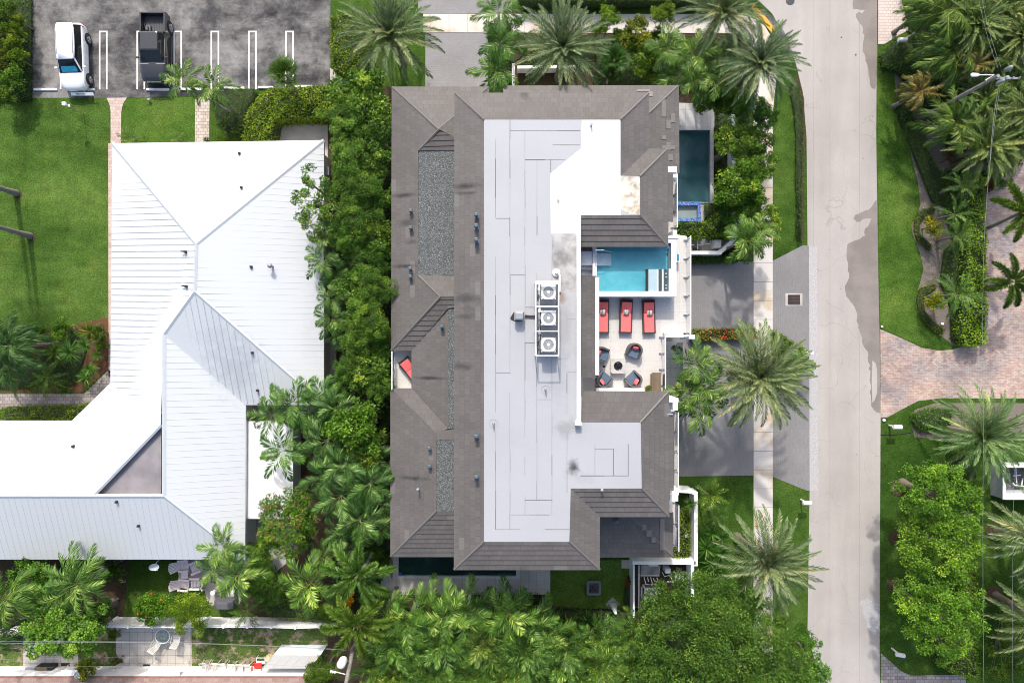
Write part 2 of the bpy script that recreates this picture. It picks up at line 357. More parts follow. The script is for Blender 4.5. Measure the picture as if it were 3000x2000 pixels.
M['wicker_grey'] = plain('grey_wicker', (.085,.08,.075), .65, var=.6, scale=30)
M['coral'] = plain('coral_fabric', (.74,.145,.14), .85, var=.05)
M['navy'] = plain('slate_blue_fabric', (.085,.125,.18), .85, var=.12)
M['wood'] = brickmat('slatted_wood', (.20,.145,.09), (.25,.19,.12), (.07,.05,.03), 2.0, .07, .01, rot=math.pi/2, var=.2)
M['grey_metal'] = plain('grey_metal', (.30,.32,.34), .4, .3)
M['ac_grey'] = plain('ac_casing', (.62,.64,.66), .45, var=.05)
M['ac_dark'] = plain('ac_dark', (.10,.105,.11), .6, var=.3)
M['bluegrey'] = plain('blue_grey_vent', (.08,.115,.145), .5, var=.1)
M['steel'] = plain('steel', (.55,.56,.57), .25, 1.0, var=.05)
M['stone_pit'] = stained('cast_stone', (.44,.43,.41), (.38,.37,.35), .4, .6, 3)
M['lava'] = plain('lava_rock', (.02,.02,.021), .35, var=.8, scale=25)
M['trunk'] = plain('palm_trunk', (.19,.175,.16), .9, var=.35, scale=7)
M['bark'] = plain('tree_bark', (.16,.13,.105), .9, var=.4, scale=8)
M['red_plastic'] = plain('red_plastic', (.65,.02,.02), .35)
M['pole'] = stained('weathered_wood_pole', (.27,.25,.23), (.17,.155,.14), .4, .6, 5)
M['statue'] = plain('verdigris', (.36,.42,.39), .6, var=.25, scale=9)
M['pink_white'] = plain('pinkish_white_paint', (.86,.76,.79), .5, var=.05)
M['grille_metal'] = plain('grille', (.05,.04,.04), .6, var=.2)
M['blue_towel'] = plain('blue_fabric', (.03,.22,.42), .8, var=.3, scale=12)
M['cover'] = plain('grey_cover', (.11,.11,.125), .7, var=.2, scale=4)
M['wire'] = plain('cable', (.24,.26,.26), .4)
M['sand_tan'] = plain('tan_plastic', (.55,.45,.25), .5, var=.2, scale=8)
M['cardoor'] = plain('white_car_paint', (.78,.79,.80), .25, coat=.6, var=.02)
M['carblack'] = plain('black_car_paint', (.022,.023,.027), .22, coat=.8, var=.1)
M['lamp_lens'] = plain('headlight', (.62,.64,.66), .15, var=.05)
M['tail'] = plain('tail_light', (.45,.01,.01), .2)
# pool interiors + water (tinted, fresnel mirror)
M['pool_blue'] = stained('pool_plaster_caustics', (.25,.58,.63), (.175,.49,.57), .38, .64, .9, fine=.05)  # pale and deeper blotches: caustic light put into the plaster colour
M['pool_dark'] = stained('dark_pool_plaster', (.075,.155,.17), (.12,.21,.22), .4, .62, .35, fine=.05)
M['pool_black'] = stained('black_pool_plaster', (.008,.028,.026), (.012,.04,.036), .4, .62, .35, fine=.05)
a = Mat('mosaic', .2); vo = nn(a.nt, 'ShaderNodeTexVoronoi', feature='F1', distance='CHEBYCHEV'); vo.inputs['Scale'].default_value = 26; vo.inputs['Randomness'].default_value = .15; a.L(a.pos(), vo.inputs['Vector'])
sep = nn(a.nt, 'ShaderNodeSeparateColor'); a.L(vo.outputs['Color'], sep.inputs[0])
a.color(a.ramp(sep.outputs[1], [(0,(.02,.06,.30)), (.35,(.05,.15,.45)), (.6,(.10,.30,.55)), (.8,(.25,.20,.45)), (1,(.4,.55,.65))])); M['mosaic'] = a.m
def glassy(name, tint, ior=1.33, rough=.02, bump=None):
    m = bpy.data.materials.new(name); m.use_nodes = True; n = m.node_tree; n.nodes.remove(n.nodes['Principled BSDF'])
    t = nn(n, 'ShaderNodeBsdfTransparent'); t.inputs[0].default_value = tint + (1,)
    g = nn(n, 'ShaderNodeBsdfGlossy'); g.inputs['Roughness'].default_value = rough
    f = nn(n, 'ShaderNodeFresnel'); f.inputs['IOR'].default_value = ior; mx = nn(n, 'ShaderNodeMixShader')
    n.links.new(f.outputs[0], mx.inputs[0]); n.links.new(t.outputs[0], mx.inputs[1]); n.links.new(g.outputs[0], mx.inputs[2]); n.links.new(mx.outputs[0], n.nodes['Material Output'].inputs[0])
    if bump:
        ge = nn(n, 'ShaderNodeNewGeometry'); z = nn(n, 'ShaderNodeTexNoise'); z.inputs['Scale'].default_value = bump; z.inputs['Detail'].default_value = 3; n.links.new(ge.outputs['Position'], z.inputs['Vector'])
        b = nn(n, 'ShaderNodeBump'); b.inputs['Strength'].default_value = .25; b.inputs['Distance'].default_value = .03
        n.links.new(z.outputs[0], b.inputs['Height'])
        for s_ in (g, f): n.links.new(b.outputs[0], s_.inputs['Normal'])
    return m
M['water'] = glassy('pool_water', (.86,.975,.99), 1.33, .03, 3.0)
M['glass'] = glassy('clear_glass', (.80,.92,.90), 1.45, .02)
M['clear_table'] = glassy('table_glass', (.85,.93,.92), 1.45, .05)

def leafmat(name, stops, rough=.55, trans=.28, spec=.22):
    "leaf colour from a per-leaf value, times the plant's own tint (object colour)"
    a = Mat(name, rough, spec=spec); at = nn(a.nt, 'ShaderNodeAttribute'); at.attribute_name = 'rnd'
    c = a.ramp(at.outputs['Fac'], stops); oi = nn(a.nt, 'ShaderNodeObjectInfo')
    c = a.mix(1.0, c, oi.outputs['Color'], 'MULTIPLY'); c = a.mix(1.0, c, a.ramp(a.noise(a.pos(), 1.1, 3), [(.3,(.78,.80,.8)), (.7,(1.22,1.16,1.05))]), 'MULTIPLY'); a.color(c)
    tr = nn(a.nt, 'ShaderNodeBsdfTranslucent'); a.L(a.mix(1.0, c, (1.15,1.25,.5), 'MULTIPLY'), tr.inputs[0])
    mx = nn(a.nt, 'ShaderNodeMixShader'); mx.inputs[0].default_value = trans
    a.L(a.b.outputs[0], mx.inputs[1]); a.L(tr.outputs[0], mx.inputs[2]); a.L(mx.outputs[0], a.out.inputs[0]); return a.m
M['leaf_date'] = leafmat('date_palm_leaf', [(0,(.055,.10,.045)), (.5,(.125,.19,.09)), (.85,(.24,.31,.16)), (1,(.38,.37,.19))], .6, .25, spec=.15)
M['leaf_palm'] = leafmat('palm_leaf', [(0,(.022,.058,.009)), (.5,(.055,.122,.018)), (.82,(.135,.225,.040)), (1,(.34,.40,.12))], .5, .22, spec=.25)
M['leaf_tree'] = leafmat('tree_leaf', [(0,(.030,.070,.010)), (.45,(.078,.165,.022)), (.8,(.17,.29,.04)), (1,(.34,.43,.07))], .5)
M['leaf_hedge'] = leafmat('hedge_leaf', [(0,(.035,.07,.010)), (.45,(.095,.160,.018)), (.8,(.20,.29,.035)), (1,(.40,.42,.07))], .5)
M['stalk'] = leafmat('frond_stalk', [(0,(.13,.17,.045)), (1,(.25,.28,.09))], .5, .1)
M['orange'] = leafmat('orange_stalk', [(0,(.45,.13,.02)), (1,(.65,.28,.05))], .6, .15)
M['flower_red'] = leafmat('flower_red', [(0,(.60,.06,.03)), (1,(.85,.20,.06))], .6, .2)
M['flower_pink'] = leafmat('flower_pink', [(0,(.62,.08,.14)), (1,(.80,.25,.28))], .6, .2)
M['twig'] = plain('inner_twigs', (.030,.046,.016), .95, var=.4)

# ---------------------------------------------------------------- foliage engine (numpy)
def nrm(a): return a / (np.linalg.norm(a, axis=-1, keepdims=True) + 1e-9)
class LF:
    "many small leaves in one mesh; every leaf is a folded diamond carrying a value for its colour"
    def __init__(s): s.V = []; s.R = []; s.Mi = []
    def add(s, P, A, N, L, W, rnd, m=0, droop=0.0, mid=.45):
        P = np.asarray(P, float); n = len(P)
        A = nrm(np.asarray(A, float)); N = np.asarray(N, float); S = nrm(np.cross(N, A)); N = np.cross(A, S)
        L = np.broadcast_to(np.asarray(L, float), (n,))[:, None]; W = np.broadcast_to(np.asarray(W, float), (n,))[:, None]
        mdp = P + A*L*mid + N*W*.12
        tip = P + A*L - np.array([0, 0, 1.0])*L*droop
        q = np.stack([P, mdp + S*W*.5, tip, mdp - S*W*.5], 1)
        s.V.append(q.reshape(-1, 3)); s.R.append(np.broadcast_to(np.asarray(rnd, float), (n,))); s.Mi.append(np.full(n, m)); return s
    def strip(s, pts, wid, rnd, m, up=(0, 0, 1)):
        pts = np.asarray(pts); T = np.gradient(pts, axis=0); S = nrm(np.cross(T, np.array(up, float)))
        wid = np.asarray(wid)[:, None]; a = pts + S*wid*.5; b = pts - S*wid*.5
        q = np.stack([a[:-1], a[1:], b[1:], b[:-1]], 1)
        s.V.append(q.reshape(-1, 3)); s.R.append(np.full(len(q), rnd)); s.Mi.append(np.full(len(q), m)); return s
    def mesh(s, name, mats, extra=None):
        V = np.concatenate(s.V); R = np.concatenate(s.R); Mi = np.concatenate(s.Mi); n = len(R)
        if extra is not None:       # MB solids appended (inner core), n-gons allowed
            ev = np.array(extra.v); ef = extra.f
        else: ev = np.zeros((0, 3)); ef = []
        me = bpy.data.meshes.new(name); me.vertices.add(len(V) + len(ev)); me.vertices.foreach_set('co', np.concatenate([V, ev]).ravel())
        loops = np.concatenate([np.arange(4*n)] + [np.array(f) + 4*n for f in ef]) if ef else np.arange(4*n)
        starts = [np.arange(n)*4]; cur = 4*n; es = []
        for f in ef: es.append(cur); cur += len(f)
        st = np.concatenate([np.arange(n)*4, np.array(es, dtype=int)]) if es else np.arange(n)*4
        me.loops.add(cur); me.loops.foreach_set('vertex_index', loops.astype(np.int32))
        me.polygons.add(n + len(ef)); me.polygons.foreach_set('loop_start', st.astype(np.int32))
        for q in mats: me.materials.append(q)
        me.polygons.foreach_set('material_index', np.concatenate([Mi, np.array(extra.m if extra else [], dtype=int)]).astype(np.int32))
        me.update(calc_edges=True); at = me.attributes.new('rnd', 'FLOAT', 'FACE')
        at.data.foreach_set('value', np.concatenate([R, np.full(len(ef), .1)]).astype(np.float32)); me.validate(); return me

def frond(lf, rng, az, e0, bend, length, nleaf, ll, lw, vee=.35, plum=0.0, base=.14, a0=1.15, a1=.5, side=0.0, origin=(0, 0, 0), m=0, ms=1, rb=.5, rw=.035, droop=.15, jit=.12, bpow=1.4):
    K = 14; t = np.linspace(0, 1, K); el = e0 - bend*t**bpow; aa = az + side*t**1.5
    d = np.stack([np.cos(el)*np.cos(aa), np.cos(el)*np.sin(aa), np.sin(el)], 1)
    pts = np.array(origin) + np.concatenate([[np.zeros(3)], np.cumsum((d[:-1]+d[1:])/2*length/(K-1), 0)])
    lf.strip(pts, np.linspace(rw, rw*.2, K), rng.uniform(0, 1), ms, up=(0, 0, 1))
    u = np.linspace(base, 1.0, nleaf)
    for sgn in (-1, 1):
        tt = np.clip(u + rng.uniform(-.004, .004, nleaf), 0, 1)
        P = np.stack([np.interp(tt, t, pts[:, i]) for i in range(3)], 1); T = nrm(np.stack([np.interp(tt, t, d[:, i]) for i in range(3)], 1))
        az2 = np.interp(tt, t, aa); S = np.stack([-np.sin(az2), np.cos(az2), np.zeros(nleaf)], 1); U = np.cross(T, S)
        an = a0 + (a1-a0)*tt + rng.uniform(-jit, jit, nleaf)
        v = vee + (rng.uniform(-1.3, 1.3, nleaf)*plum if plum else rng.uniform(-jit, jit, nleaf))
        D = T*np.cos(an)[:, None] + (sgn*S*np.cos(v)[:, None] + U*np.sin(v)[:, None])*np.sin(an)[:, None]
        N = np.cross(D, T)*sgn*-1; N = np.where(N[:, 2:3] < 0, -N, N)
        s = (u-base)/(1-base); Lh = ll*(np.sin(np.pi*np.clip(s*.82+.16, 0, 1)))**.6*rng.uniform(.85, 1.1, nleaf)
        lf.add(P, D, N, Lh, lw, np.clip(rb + rng.normal(0, .19, nleaf), 0, 1), m, droop=droop)

def proto_date(seed, nf=46, nl=42, full=1.0):
    rng = np.random.default_rng(seed); lf = LF()
    for i in range(nf):
        az = i*2.399963 + rng.uniform(-.25, .25); q = (i+.5)/nf          # q=0 young upright, 1 old drooping
        e0 = 1.42 - 1.25*q + rng.uniform(-.1, .1); bend = .55 + .75*q + rng.uniform(-.15, .15)
        Ln = (.62 + .62*min(1, q*2.2))*rng.uniform(.9, 1.08)
        rb = .62 - .25*q + rng.uniform(-.12, .14)
        if rng.random() < .06: rb = .95
        frond(lf, rng, az, e0, bend, Ln, nl, .165, .0175, vee=.42, a0=.95, a1=.36, side=rng.uniform(-.3, .3), rb=rb, rw=.011, droop=.10, jit=.18)
    for i in range(26):   # leaf bases and orange fruit stalks around the heart
        az = rng.uniform(0, 6.28); e = rng.uniform(-.2, .7); r = rng.uniform(.14, .36)
        D = np.array([[math.cos(az)*math.cos(e), math.sin(az)*math.cos(e), math.sin(e)]])
        lf.add([[math.cos(az)*.04, math.sin(az)*.04, -.05]], D, [[0, 0, 1]], r, .02, rng.uniform(0, 1), 2)
    return lf
def proto_areca(seed, nf=13, nl=21, ll=.36, lw=.030, vee=-.05, bend=1.5, e_lo=.15, e_hi=1.25, droop=.28, plum=0.0, lf=None, origin=(0,0,0), sc=1.0, rb0=.5):
    rng = np.random.default_rng(seed); lf = lf or LF()
    for i in range(nf):
        az = i*2.399963 + rng.uniform(-.3, .3); q = (i+.5)/nf; e0 = e_hi - (e_hi-e_lo)*q + rng.uniform(-.1, .1)
        rb = rb0 + .18 - .35*q + rng.uniform(-.14, .18)
        frond(lf, rng, az, e0, bend*(.6+.5*q)*rng.uniform(.85, 1.15), sc*(.85+.35*min(1, 2*q))*rng.uniform(.88, 1.1), nl, ll*sc, lw*sc, vee=vee, plum=plum, base=.2,
              a0=1.1, a1=.35, side=rng.uniform(-.6, .6), rb=rb, rw=.014*sc, droop=droop, jit=.2, origin=origin)
    return lf
def proto_fox(seed):
    rng = np.random.default_rng(seed); lf = LF()
    for i in range(9):
        az = i*2*math.pi/8.3 + rng.uniform(-.22, .22); e0 = .75 - .5*(i/9) if i else 1.1
        frond(lf, rng, az, e0, 1.25*rng.uniform(.85, 1.2), rng.uniform(.98, 1.15), 120, .21, .026, vee=.2, plum=1.0, base=.12, a0=1.0, a1=.7, side=rng.uniform(-.2, .2), rb=.45+rng.uniform(-.1,.15), rw=.03, droop=.05, jit=.2)
        frond(lf, rng, az, e0, 1.25, 1.0, 110, .19, .026, vee=.9, plum=.9, base=.12, a0=1.0, a1=.7, rb=.6, rw=.02, droop=.0, jit=.25)
    return lf
def proto_coco(seed, wind=0.0, nf=26):
    rng = np.random.default_rng(seed); lf = LF()
    for i in range(nf):
        az = i*2.399963 + rng.uniform(-.2, .2); q = (i+.5)/nf; side = (1.0 if math.sin(az-wind) < 0 else -1.0)*rng.uniform(.2, 1.1)
        frond(lf, rng, az, 1.25-1.15*q, 1.4, rng.uniform(.7, 1.2), 34, .24, .024, vee=-.25, a0=.9, a1=.35, side=side, rb=.5-.2*q+rng.uniform(-.14, .22), rw=.014, droop=.45, jit=.32)
    return lf
def proto_spike(seed, n=150, droop=.25, w=.05, lo=.0):
    rng = np.random.default_rng(seed); lf = LF(); az = rng.uniform(0, 6.283, n); e = np.arcsin(rng.uniform(lo, .98, n))
    D = np.stack([np.cos(az)*np.cos(e), np.sin(az)*np.cos(e), np.sin(e)], 1); P = D*.06
    lf.add(P, D, np.broadcast_to([0, 0, 1.0], D.shape)+.01, rng.uniform(.75, 1.05, n), w, np.clip(rng.normal(.5, .2, n), 0, 1), droop=droop, mid=.35); return lf
def proto_fan(seed, nf=16):
    rng = np.random.default_rng(seed); lf = LF()
    for i in range(nf):
        az = i*2.4 + rng.uniform(-.2, .2); q = i/nf; e = 1.35 - 1.35*q; r = .12 + .42*q
        D = np.array([math.cos(az)*math.cos(e), math.sin(az)*math.cos(e), math.sin(e)]); c = D*r; S = np.array([-math.sin(az), math.cos(az), 0]); U = np.cross(D, S)
        lf.strip(np.stack([D*.05, c]), [.02, .015], .5, 1); n = 26; a = np.linspace(-1.9, 1.9, n)
        K = D[None]*np.cos(a)[:, None] + S[None]*np.sin(a)[:, None] + U[None]*rng.uniform(-.1, .25, n)[:, None]
        lf.add(np.broadcast_to(c, (n, 3)), K, np.broadcast_to(U, (n, 3)), .52*rng.uniform(.85, 1.05, n), .045, np.clip(.5-.15*q+rng.normal(0, .14, n), 0, 1), droop=.2)
    return lf

def clumps(lf, rng, C0, R, per, ll, lw, rb=.5, m=0, flat=.8, up=.15, topbias=.45, spread=.7):
    "leaf clumps: every clump is a loose shell of leaves, mostly on its upper side"
    C0 = np.asarray(C0, float); R = np.broadcast_to(np.asarray(R, float), (len(C0),)); n = len(C0)*per
    ci = np.repeat(np.arange(len(C0)), per); d = nrm(rng.normal(0, 1, (n, 3))); d[:, 2] = np.where(d[:, 2] < -.25, -d[:, 2], d[:, 2])
    r = R[ci]*rng.uniform(.55, 1.05, n); P = C0[ci] + d*r[:, None]*np.array([1, 1, flat])
    A = nrm(d*.7 + rng.normal(0, spread, (n, 3)) + np.array([0, 0, up])); N = nrm(d*1.25 + np.array([0, 0, topbias*.5]) + rng.normal(0, .38, (n, 3)))
    cb = rng.normal(0, .17, len(C0))
    lf.add(P, A, N, ll*rng.uniform(.7, 1.2, n), lw*rng.uniform(.8, 1.2, n), np.clip(rb + cb[ci] + .06*d[:, 2] + rng.normal(0, .09, n), 0, 1), m, droop=.1)  # leaves paler towards the clump top, a touch of shading in the colour
def proto_tree(seed, rx=1.0, rz=.72, ncl=70, cr=.22, per=110, ll=.085, lw=.05, rb=.5, gaps=.0):
    rng = np.random.default_rng(seed); lf = LF(); d = nrm(rng.normal(0, 1, (ncl*4, 3))); d = d[d[:, 2] > -.35]; keep = (np.sin(d[:, 0]*4.3+seed)*np.cos(d[:, 1]*5.1+seed*2) > -.62); d = d[keep][:ncl]
    lump = 1 + .16*np.sin(3*np.arctan2(d[:, 1], d[:, 0]) + seed) + rng.uniform(-.14, .1, len(d))
    rad = rng.uniform(.50, .98, len(d))*lump; C0 = d*rad[:, None]*np.array([rx, rx, rz])
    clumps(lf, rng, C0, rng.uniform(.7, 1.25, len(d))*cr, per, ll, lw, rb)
    for i in range(16):      # limbs
        a = rng.integers(len(C0)); lf.strip(np.stack([np.array([0, 0, -.4]), C0[a]*.5, C0[a]*.96]), [.05, .03, .012], 0.0, 1)
    return lf
PM = {}
def regp(key, lf, mats, norm=96.5):
    A = np.concatenate(lf.V); s = np.percentile(np.hypot(A[:, 0], A[:, 1]), norm); lf.V = [v/s for v in lf.V]; PM[key] = lf.mesh(key, mats)
for i in range(3): regp('date%d' % i, proto_date(11+i, nf=(72, 78, 66)[i]), [M['leaf_date'], M['stalk'], M['orange']])
for i in range(4): regp('areca%d' % i, proto_areca(21+i, nf=(12, 11, 13, 10)[i], lw=.040, nl=24), [M['leaf_palm'], M['stalk']])
for i in range(3): regp('kentia%d' % i, proto_areca(31+i, nf=(12, 14, 10)[i], nl=30, ll=.38, lw=.034, vee=-.45, bend=1.9, droop=.35, e_hi=1.1), [M['leaf_palm'], M['stalk']])
for i in range(3): regp('thick%d' % i, proto_areca(41+i, nf=20, nl=16, ll=.30, lw=.034, vee=.15, bend=.9, e_lo=.25, e_hi=1.45, droop=.12, plum=.25), [M['leaf_palm'], M['stalk']])
regp('fox0', proto_fox(51), [M['leaf_palm'], M['stalk']]); regp('fox1', proto_fox(52), [M['leaf_palm'], M['stalk']])
for i in range(2): regp('coco%d' % i, proto_coco(61+i, 2.5), [M['leaf_palm'], M['stalk']])
regp('pygmy', proto_areca(71, nf=18, nl=30, ll=.20, lw=.018, vee=.1, bend=1.6, droop=.15), [M['leaf_palm'], M['stalk']])
regp('spike0', proto_spike(81), [M['leaf_palm']]); regp('spike1', proto_spike(82, 70, .35, .09), [M['leaf_palm']]); regp('grassy', proto_spike(83, 260, .5, .02, .3), [M['leaf_palm']])
regp('fan0', proto_fan(91), [M['leaf_palm'], M['stalk']])
for i in range(3): regp('tree%d' % i, proto_tree(101+i, ncl=74, cr=.19, per=125, ll=.07, lw=.042), [M['leaf_tree'], M['bark']])
for i in range(2): regp('seag%d' % i, proto_tree(111+i, ncl=52, cr=.21, per=85, ll=.11, lw=.066), [M['leaf_tree'], M['bark']])
for i in range(3): regp('bush%d' % i, proto_tree(121+i, rz=.8, ncl=44, cr=.25, per=70, ll=.13, lw=.08), [M['leaf_hedge'], M['bark']])
regp('fine', proto_tree(131, rz=.85, ncl=50, cr=.26, per=110, ll=.12, lw=.03), [M['leaf_hedge'], M['bark']])
# unit trunks
def trunkmesh(name, r0, r1, mat, rings=0, curve=0.0):
    mb = MB(); n = 14; pts = []; rs = []
    for i in range(n+1):
        t = i/n; pts.append((curve*math.sin(t*math.pi)*.12, 0, t)); rs.append(r0+(r1-r0)*t**.8 + (.006 if rings and i % 2 else 0) + (.35*r0*(1-t*8) if t < .125 else 0))
    mb.tube(pts, rs, 10); o = mb.build(name, mat, smooth=True); me = o.data; bpy.data.objects.remove(o); return me
TK = {'palm': trunkmesh('trunk_palm', .16, .10, M['trunk'], 1), 'date': trunkmesh('trunk_date', .26, .24, M['bark'], 1), 'slim': trunkmesh('trunk_slim', .09, .06, M['trunk'], 1, .6),
      'tree': trunkmesh('trunk_tree', .22, .10, M['bark']), 'stem': trunkmesh('trunk_stem', .06, .035, M['bark']), 'royal': trunkmesh('trunk_royal', .27, .17, M['trunk'], 1)}
def plant(kind, px, py, z, rpx, label, cat='palm tree', name='palm_tree', trunk='palm', tint=(1, 1, 1), group=None, rot=None, base=None, zs=1.0, crown='crown', dz=None, tilt=None, rt=1.0):
    "a plant whose crown centre stands at height z under pixel (px, py); rpx = crown radius in photograph pixels"
    rnd = random.Random(int(px*7+py*13)); X, Y, _ = G(px, py, z); r = rpx*(H-z)/2000
    bx, by = (X, Y) if base is None else G2(*base)
    e = empty(name, (bx, by, 0), 0, label, cat, group)
    c = bpy.data.objects.new(crown, PM[kind]); C.objects.link(c); c.parent = e; c.location = (X-bx, Y-by, z)
    c.rotation_euler = (rnd.uniform(-.08, .08) if tilt is None else tilt[0], rnd.uniform(-.08, .08) if tilt is None else tilt[1], rnd.uniform(0, 6.28) if rot is None else rot)
    c.scale = (r, r, r*zs); v = rnd.uniform(.9, 1.1); c.color = (tint[0]*v*rnd.uniform(.95, 1.05), tint[1]*v, tint[2]*v*rnd.uniform(.93, 1.07), 1)
    if trunk:
        t = bpy.data.objects.new('trunk', TK[trunk]); C.objects.link(t); t.parent = e
        top = Vector((X-bx, Y-by, z - (.1 if 'palm' in name else r*.25))); t.rotation_mode = 'QUATERNION'; t.rotation_quaternion = top.to_track_quat('Z', 'Y'); t.scale = (rt, rt, top.length)
    return e
def blobtree(name, blobs, label, cat='tree', mat='leaf_tree', ll=.20, lw=.11, dens=26, tint=(1, 1, 1), base=None, seed=1, rb=.5, trunk='tree', flowers=None, flat=.75, group=None, crr=(.38,.62), crown='crown', spread=.7, rt=1.3):
    "a tree or shrub with a one-off crown: blobs = (px, py, z, radius px); each is filled with leaf clumps"
    rng = np.random.default_rng(seed); lf = LF(); W = [(G(a, b, z), r*(H-z)/2000) for a, b, z, r in blobs]
    bx, by = G2(*base) if base else (sum(c[0][0] for c in W)/len(W), sum(c[0][1] for c in W)/len(W))
    cs = []; rs = []
    for (c, r) in W:
        n = max(5, int(5.5*r*r + 5*r)); d = nrm(rng.normal(0, 1, (n*3, 3))); d = d[d[:, 2] > -.3][:n]
        c0 = np.array(c) - np.array([bx, by, 0]) + d*(rng.uniform(.55, .95, len(d))*r)[:, None]*np.array([1, 1, flat]); cs.append(c0); rs.append(rng.uniform(*crr, len(d))*min(1.15, .45+r*.35))
    cs = np.concatenate(cs); rs = np.concatenate(rs); cs[:, 2] = np.maximum(cs[:, 2], .15)
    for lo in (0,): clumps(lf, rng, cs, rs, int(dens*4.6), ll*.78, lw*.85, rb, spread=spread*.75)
    for i in range(min(30, len(cs))):
        a = cs[rng.integers(len(cs))]; h = max(.3, a[2]*.5); lf.strip(np.stack([np.array([0, 0, h*.8]), a*np.array([.5, .5, .8]), a]), [.08, .05, .015], 0, 1)
    mats = [M[mat], M['bark']]
    e = empty(name, (bx, by, 0), 0, label, cat, group); me = lf.mesh(crown, mats); o = bpy.data.objects.new(crown, me); C.objects.link(o); o.parent = e; o.color = tint + (1,)
    if flowers:
        fm, nfl, fsz = flowers; f = LF(); top = cs[cs[:, 2] > np.percentile(cs[:, 2], 20)]; k = rng.integers(len(top), size=nfl); P = top[k] + nrm(rng.normal(0, 1, (nfl, 3))*[1, 1, .5]+[0, 0, .8])*rs[:1].mean()*1.0
        P = np.repeat(P, 6, 0) + rng.normal(0, fsz*.5, (nfl*6, 3)); dd = nrm(rng.normal(0, 1, P.shape) + [0, 0, .6]); f.add(P, dd, nrm(rng.normal(0, .4, P.shape)+[0, 0, 1]), fsz, fsz*.7, rng.uniform(0, 1, len(P)))
        fo = bpy.data.objects.new('blossoms', f.mesh('blossoms', [M[fm]])); C.objects.link(fo); fo.parent = e
    if trunk:
        zt = max(.3, float(np.mean(cs[:, 2]))); t = bpy.data.objects.new('trunk', TK[trunk]); C.objects.link(t); t.parent = e
        top = Vector((sum(c[0][0] for c in W)/len(W)-bx, sum(c[0][1] for c in W)/len(W)-by, zt)); t.rotation_mode = 'QUATERNION'; t.rotation_quaternion = top.to_track_quat('Z', 'Y'); t.scale = (rt, rt, top.length)
    return e

def inpoly(P, poly):
    x, y = P[:, 0], P[:, 1]; r = np.zeros(len(P), bool); n = len(poly)
    for i in range(n):
        x0, y0 = poly[i]; x1, y1 = poly[(i+1) % n]
        c = ((y0 > y) != (y1 > y)) & (x < (x1-x0)*(y-y0)/((y1-y0) or 1e-9) + x0); r ^= c
    return r
def hedge(pxpoly, z, label, dens=150, ll=.10, lw=.06, rb=.5, tint=(1, 1, 1), seed=3, name='hedge', cat='hedge', mat='leaf_hedge', flowers=None, rough=.10, group=None, zref=None, kind=None):
    "clipped hedge: leaves over a dark twiggy core; polygon is its TOP outline in photograph pixels"
    rng = np.random.default_rng(seed); poly = [G2(a, b, z if zref is None else zref) for a, b in pxpoly]
    cx = sum(p[0] for p in poly)/len(poly); cy = sum(p[1] for p in poly)/len(poly); poly = [(a-cx, b-cy) for a, b in poly]; A = np.array(poly)
    lo, hi = A.min(0), A.max(0); area = abs(sum(poly[i][0]*poly[(i+1) % len(poly)][1]-poly[(i+1) % len(poly)][0]*poly[i][1] for i in range(len(poly))))/2
    dens = dens*1.35; n = int(area*dens*(hi-lo).prod()/max(area, .01)); P = rng.uniform(lo-.05, hi+.05, (n, 2)); P = P[inpoly(P, poly)]; n = len(P)
    if n > 26000: P = P[:26000]; n = 26000
    bump = rough*(np.sin(P[:, 0]*2.1+seed)*np.cos(P[:, 1]*2.7) + .6*np.sin(P[:, 0]*5.3)*np.sin(P[:, 1]*4.9+seed))
    P3 = np.stack([P[:, 0], P[:, 1], z - .04 + bump + rng.uniform(-.10, .05, n)], 1)
    lf = LF(); D = nrm(rng.normal(0, 1, (n, 3)) + [0, 0, .3]); lf.add(P3, D, nrm(rng.normal(0, .5, (n, 3)) + [0, 0, 1]), ll*rng.uniform(.7, 1.2, n), lw, np.clip(rb + bump/max(rough, .01)*.08 + rng.normal(0, .17, n), 0, 1))
    for i in range(len(poly)):                # sides
        a = np.array(poly[i]); b = np.array(poly[(i+1) % len(poly)]); L = np.linalg.norm(b-a); k = int(L*z*dens*.6)+2
        t = rng.uniform(0, 1, k); q = a + (b-a)*t[:, None]; nv = np.array([b[1]-a[1], a[0]-b[0]])/max(L, 1e-6)
        if inpoly(np.array([(a+b)/2 + nv*.05]), poly)[0]: nv = -nv
        P3 = np.stack([q[:, 0]+nv[0]*rng.uniform(-.08, .07, k), q[:, 1]+nv[1]*rng.uniform(-.08, .07, k), rng.uniform(.02, z, k)], 1)
        N = nrm(np.array([nv[0], nv[1], .4]) + rng.normal(0, .4, (k, 3))); lf.add(P3, nrm(rng.normal(0, 1, (k, 3))), N, ll, lw, np.clip(rb+rng.normal(0, .17, k), 0, 1))
    c = np.array(poly).mean(0); core = MB(); ins = .10
    core.prism([tuple(c + (np.array(p)-c)*(1-ins/max(.3, np.linalg.norm(np.array(p)-c)))) for p in poly], 0, z-.12-rough*.8, 1)
    me = lf.mesh(name, [M[mat], M['twig']], core); o = bpy.data.objects.new(name, me); C.objects.link(o); o.location = (cx, cy, 0); o.color = tint+(1,)
    tag(o, label, cat, group, kind)
    if flowers:
        fm, nfl, fsz = flowers; f = LF(); P = rng.uniform(lo, hi, (nfl*4, 2)); P = P[inpoly(P, poly)][:nfl]; P = np.repeat(np.concatenate([P, np.full((len(P), 1), z+.03)], 1), 5, 0)+rng.normal(0, fsz*.5, (len(P)*5, 3))*[1, 1, .4]
        f.add(P, nrm(rng.normal(0, 1, P.shape)+[0, 0, .4]), nrm(rng.normal(0, .3, P.shape)+[0, 0, 1]), fsz, fsz*.8, rng.uniform(0, 1, len(P)))
        fo = bpy.data.objects.new('blossoms', f.mesh('blossoms', [M[fm]])); C.objects.link(fo); fo.parent = o
    return o

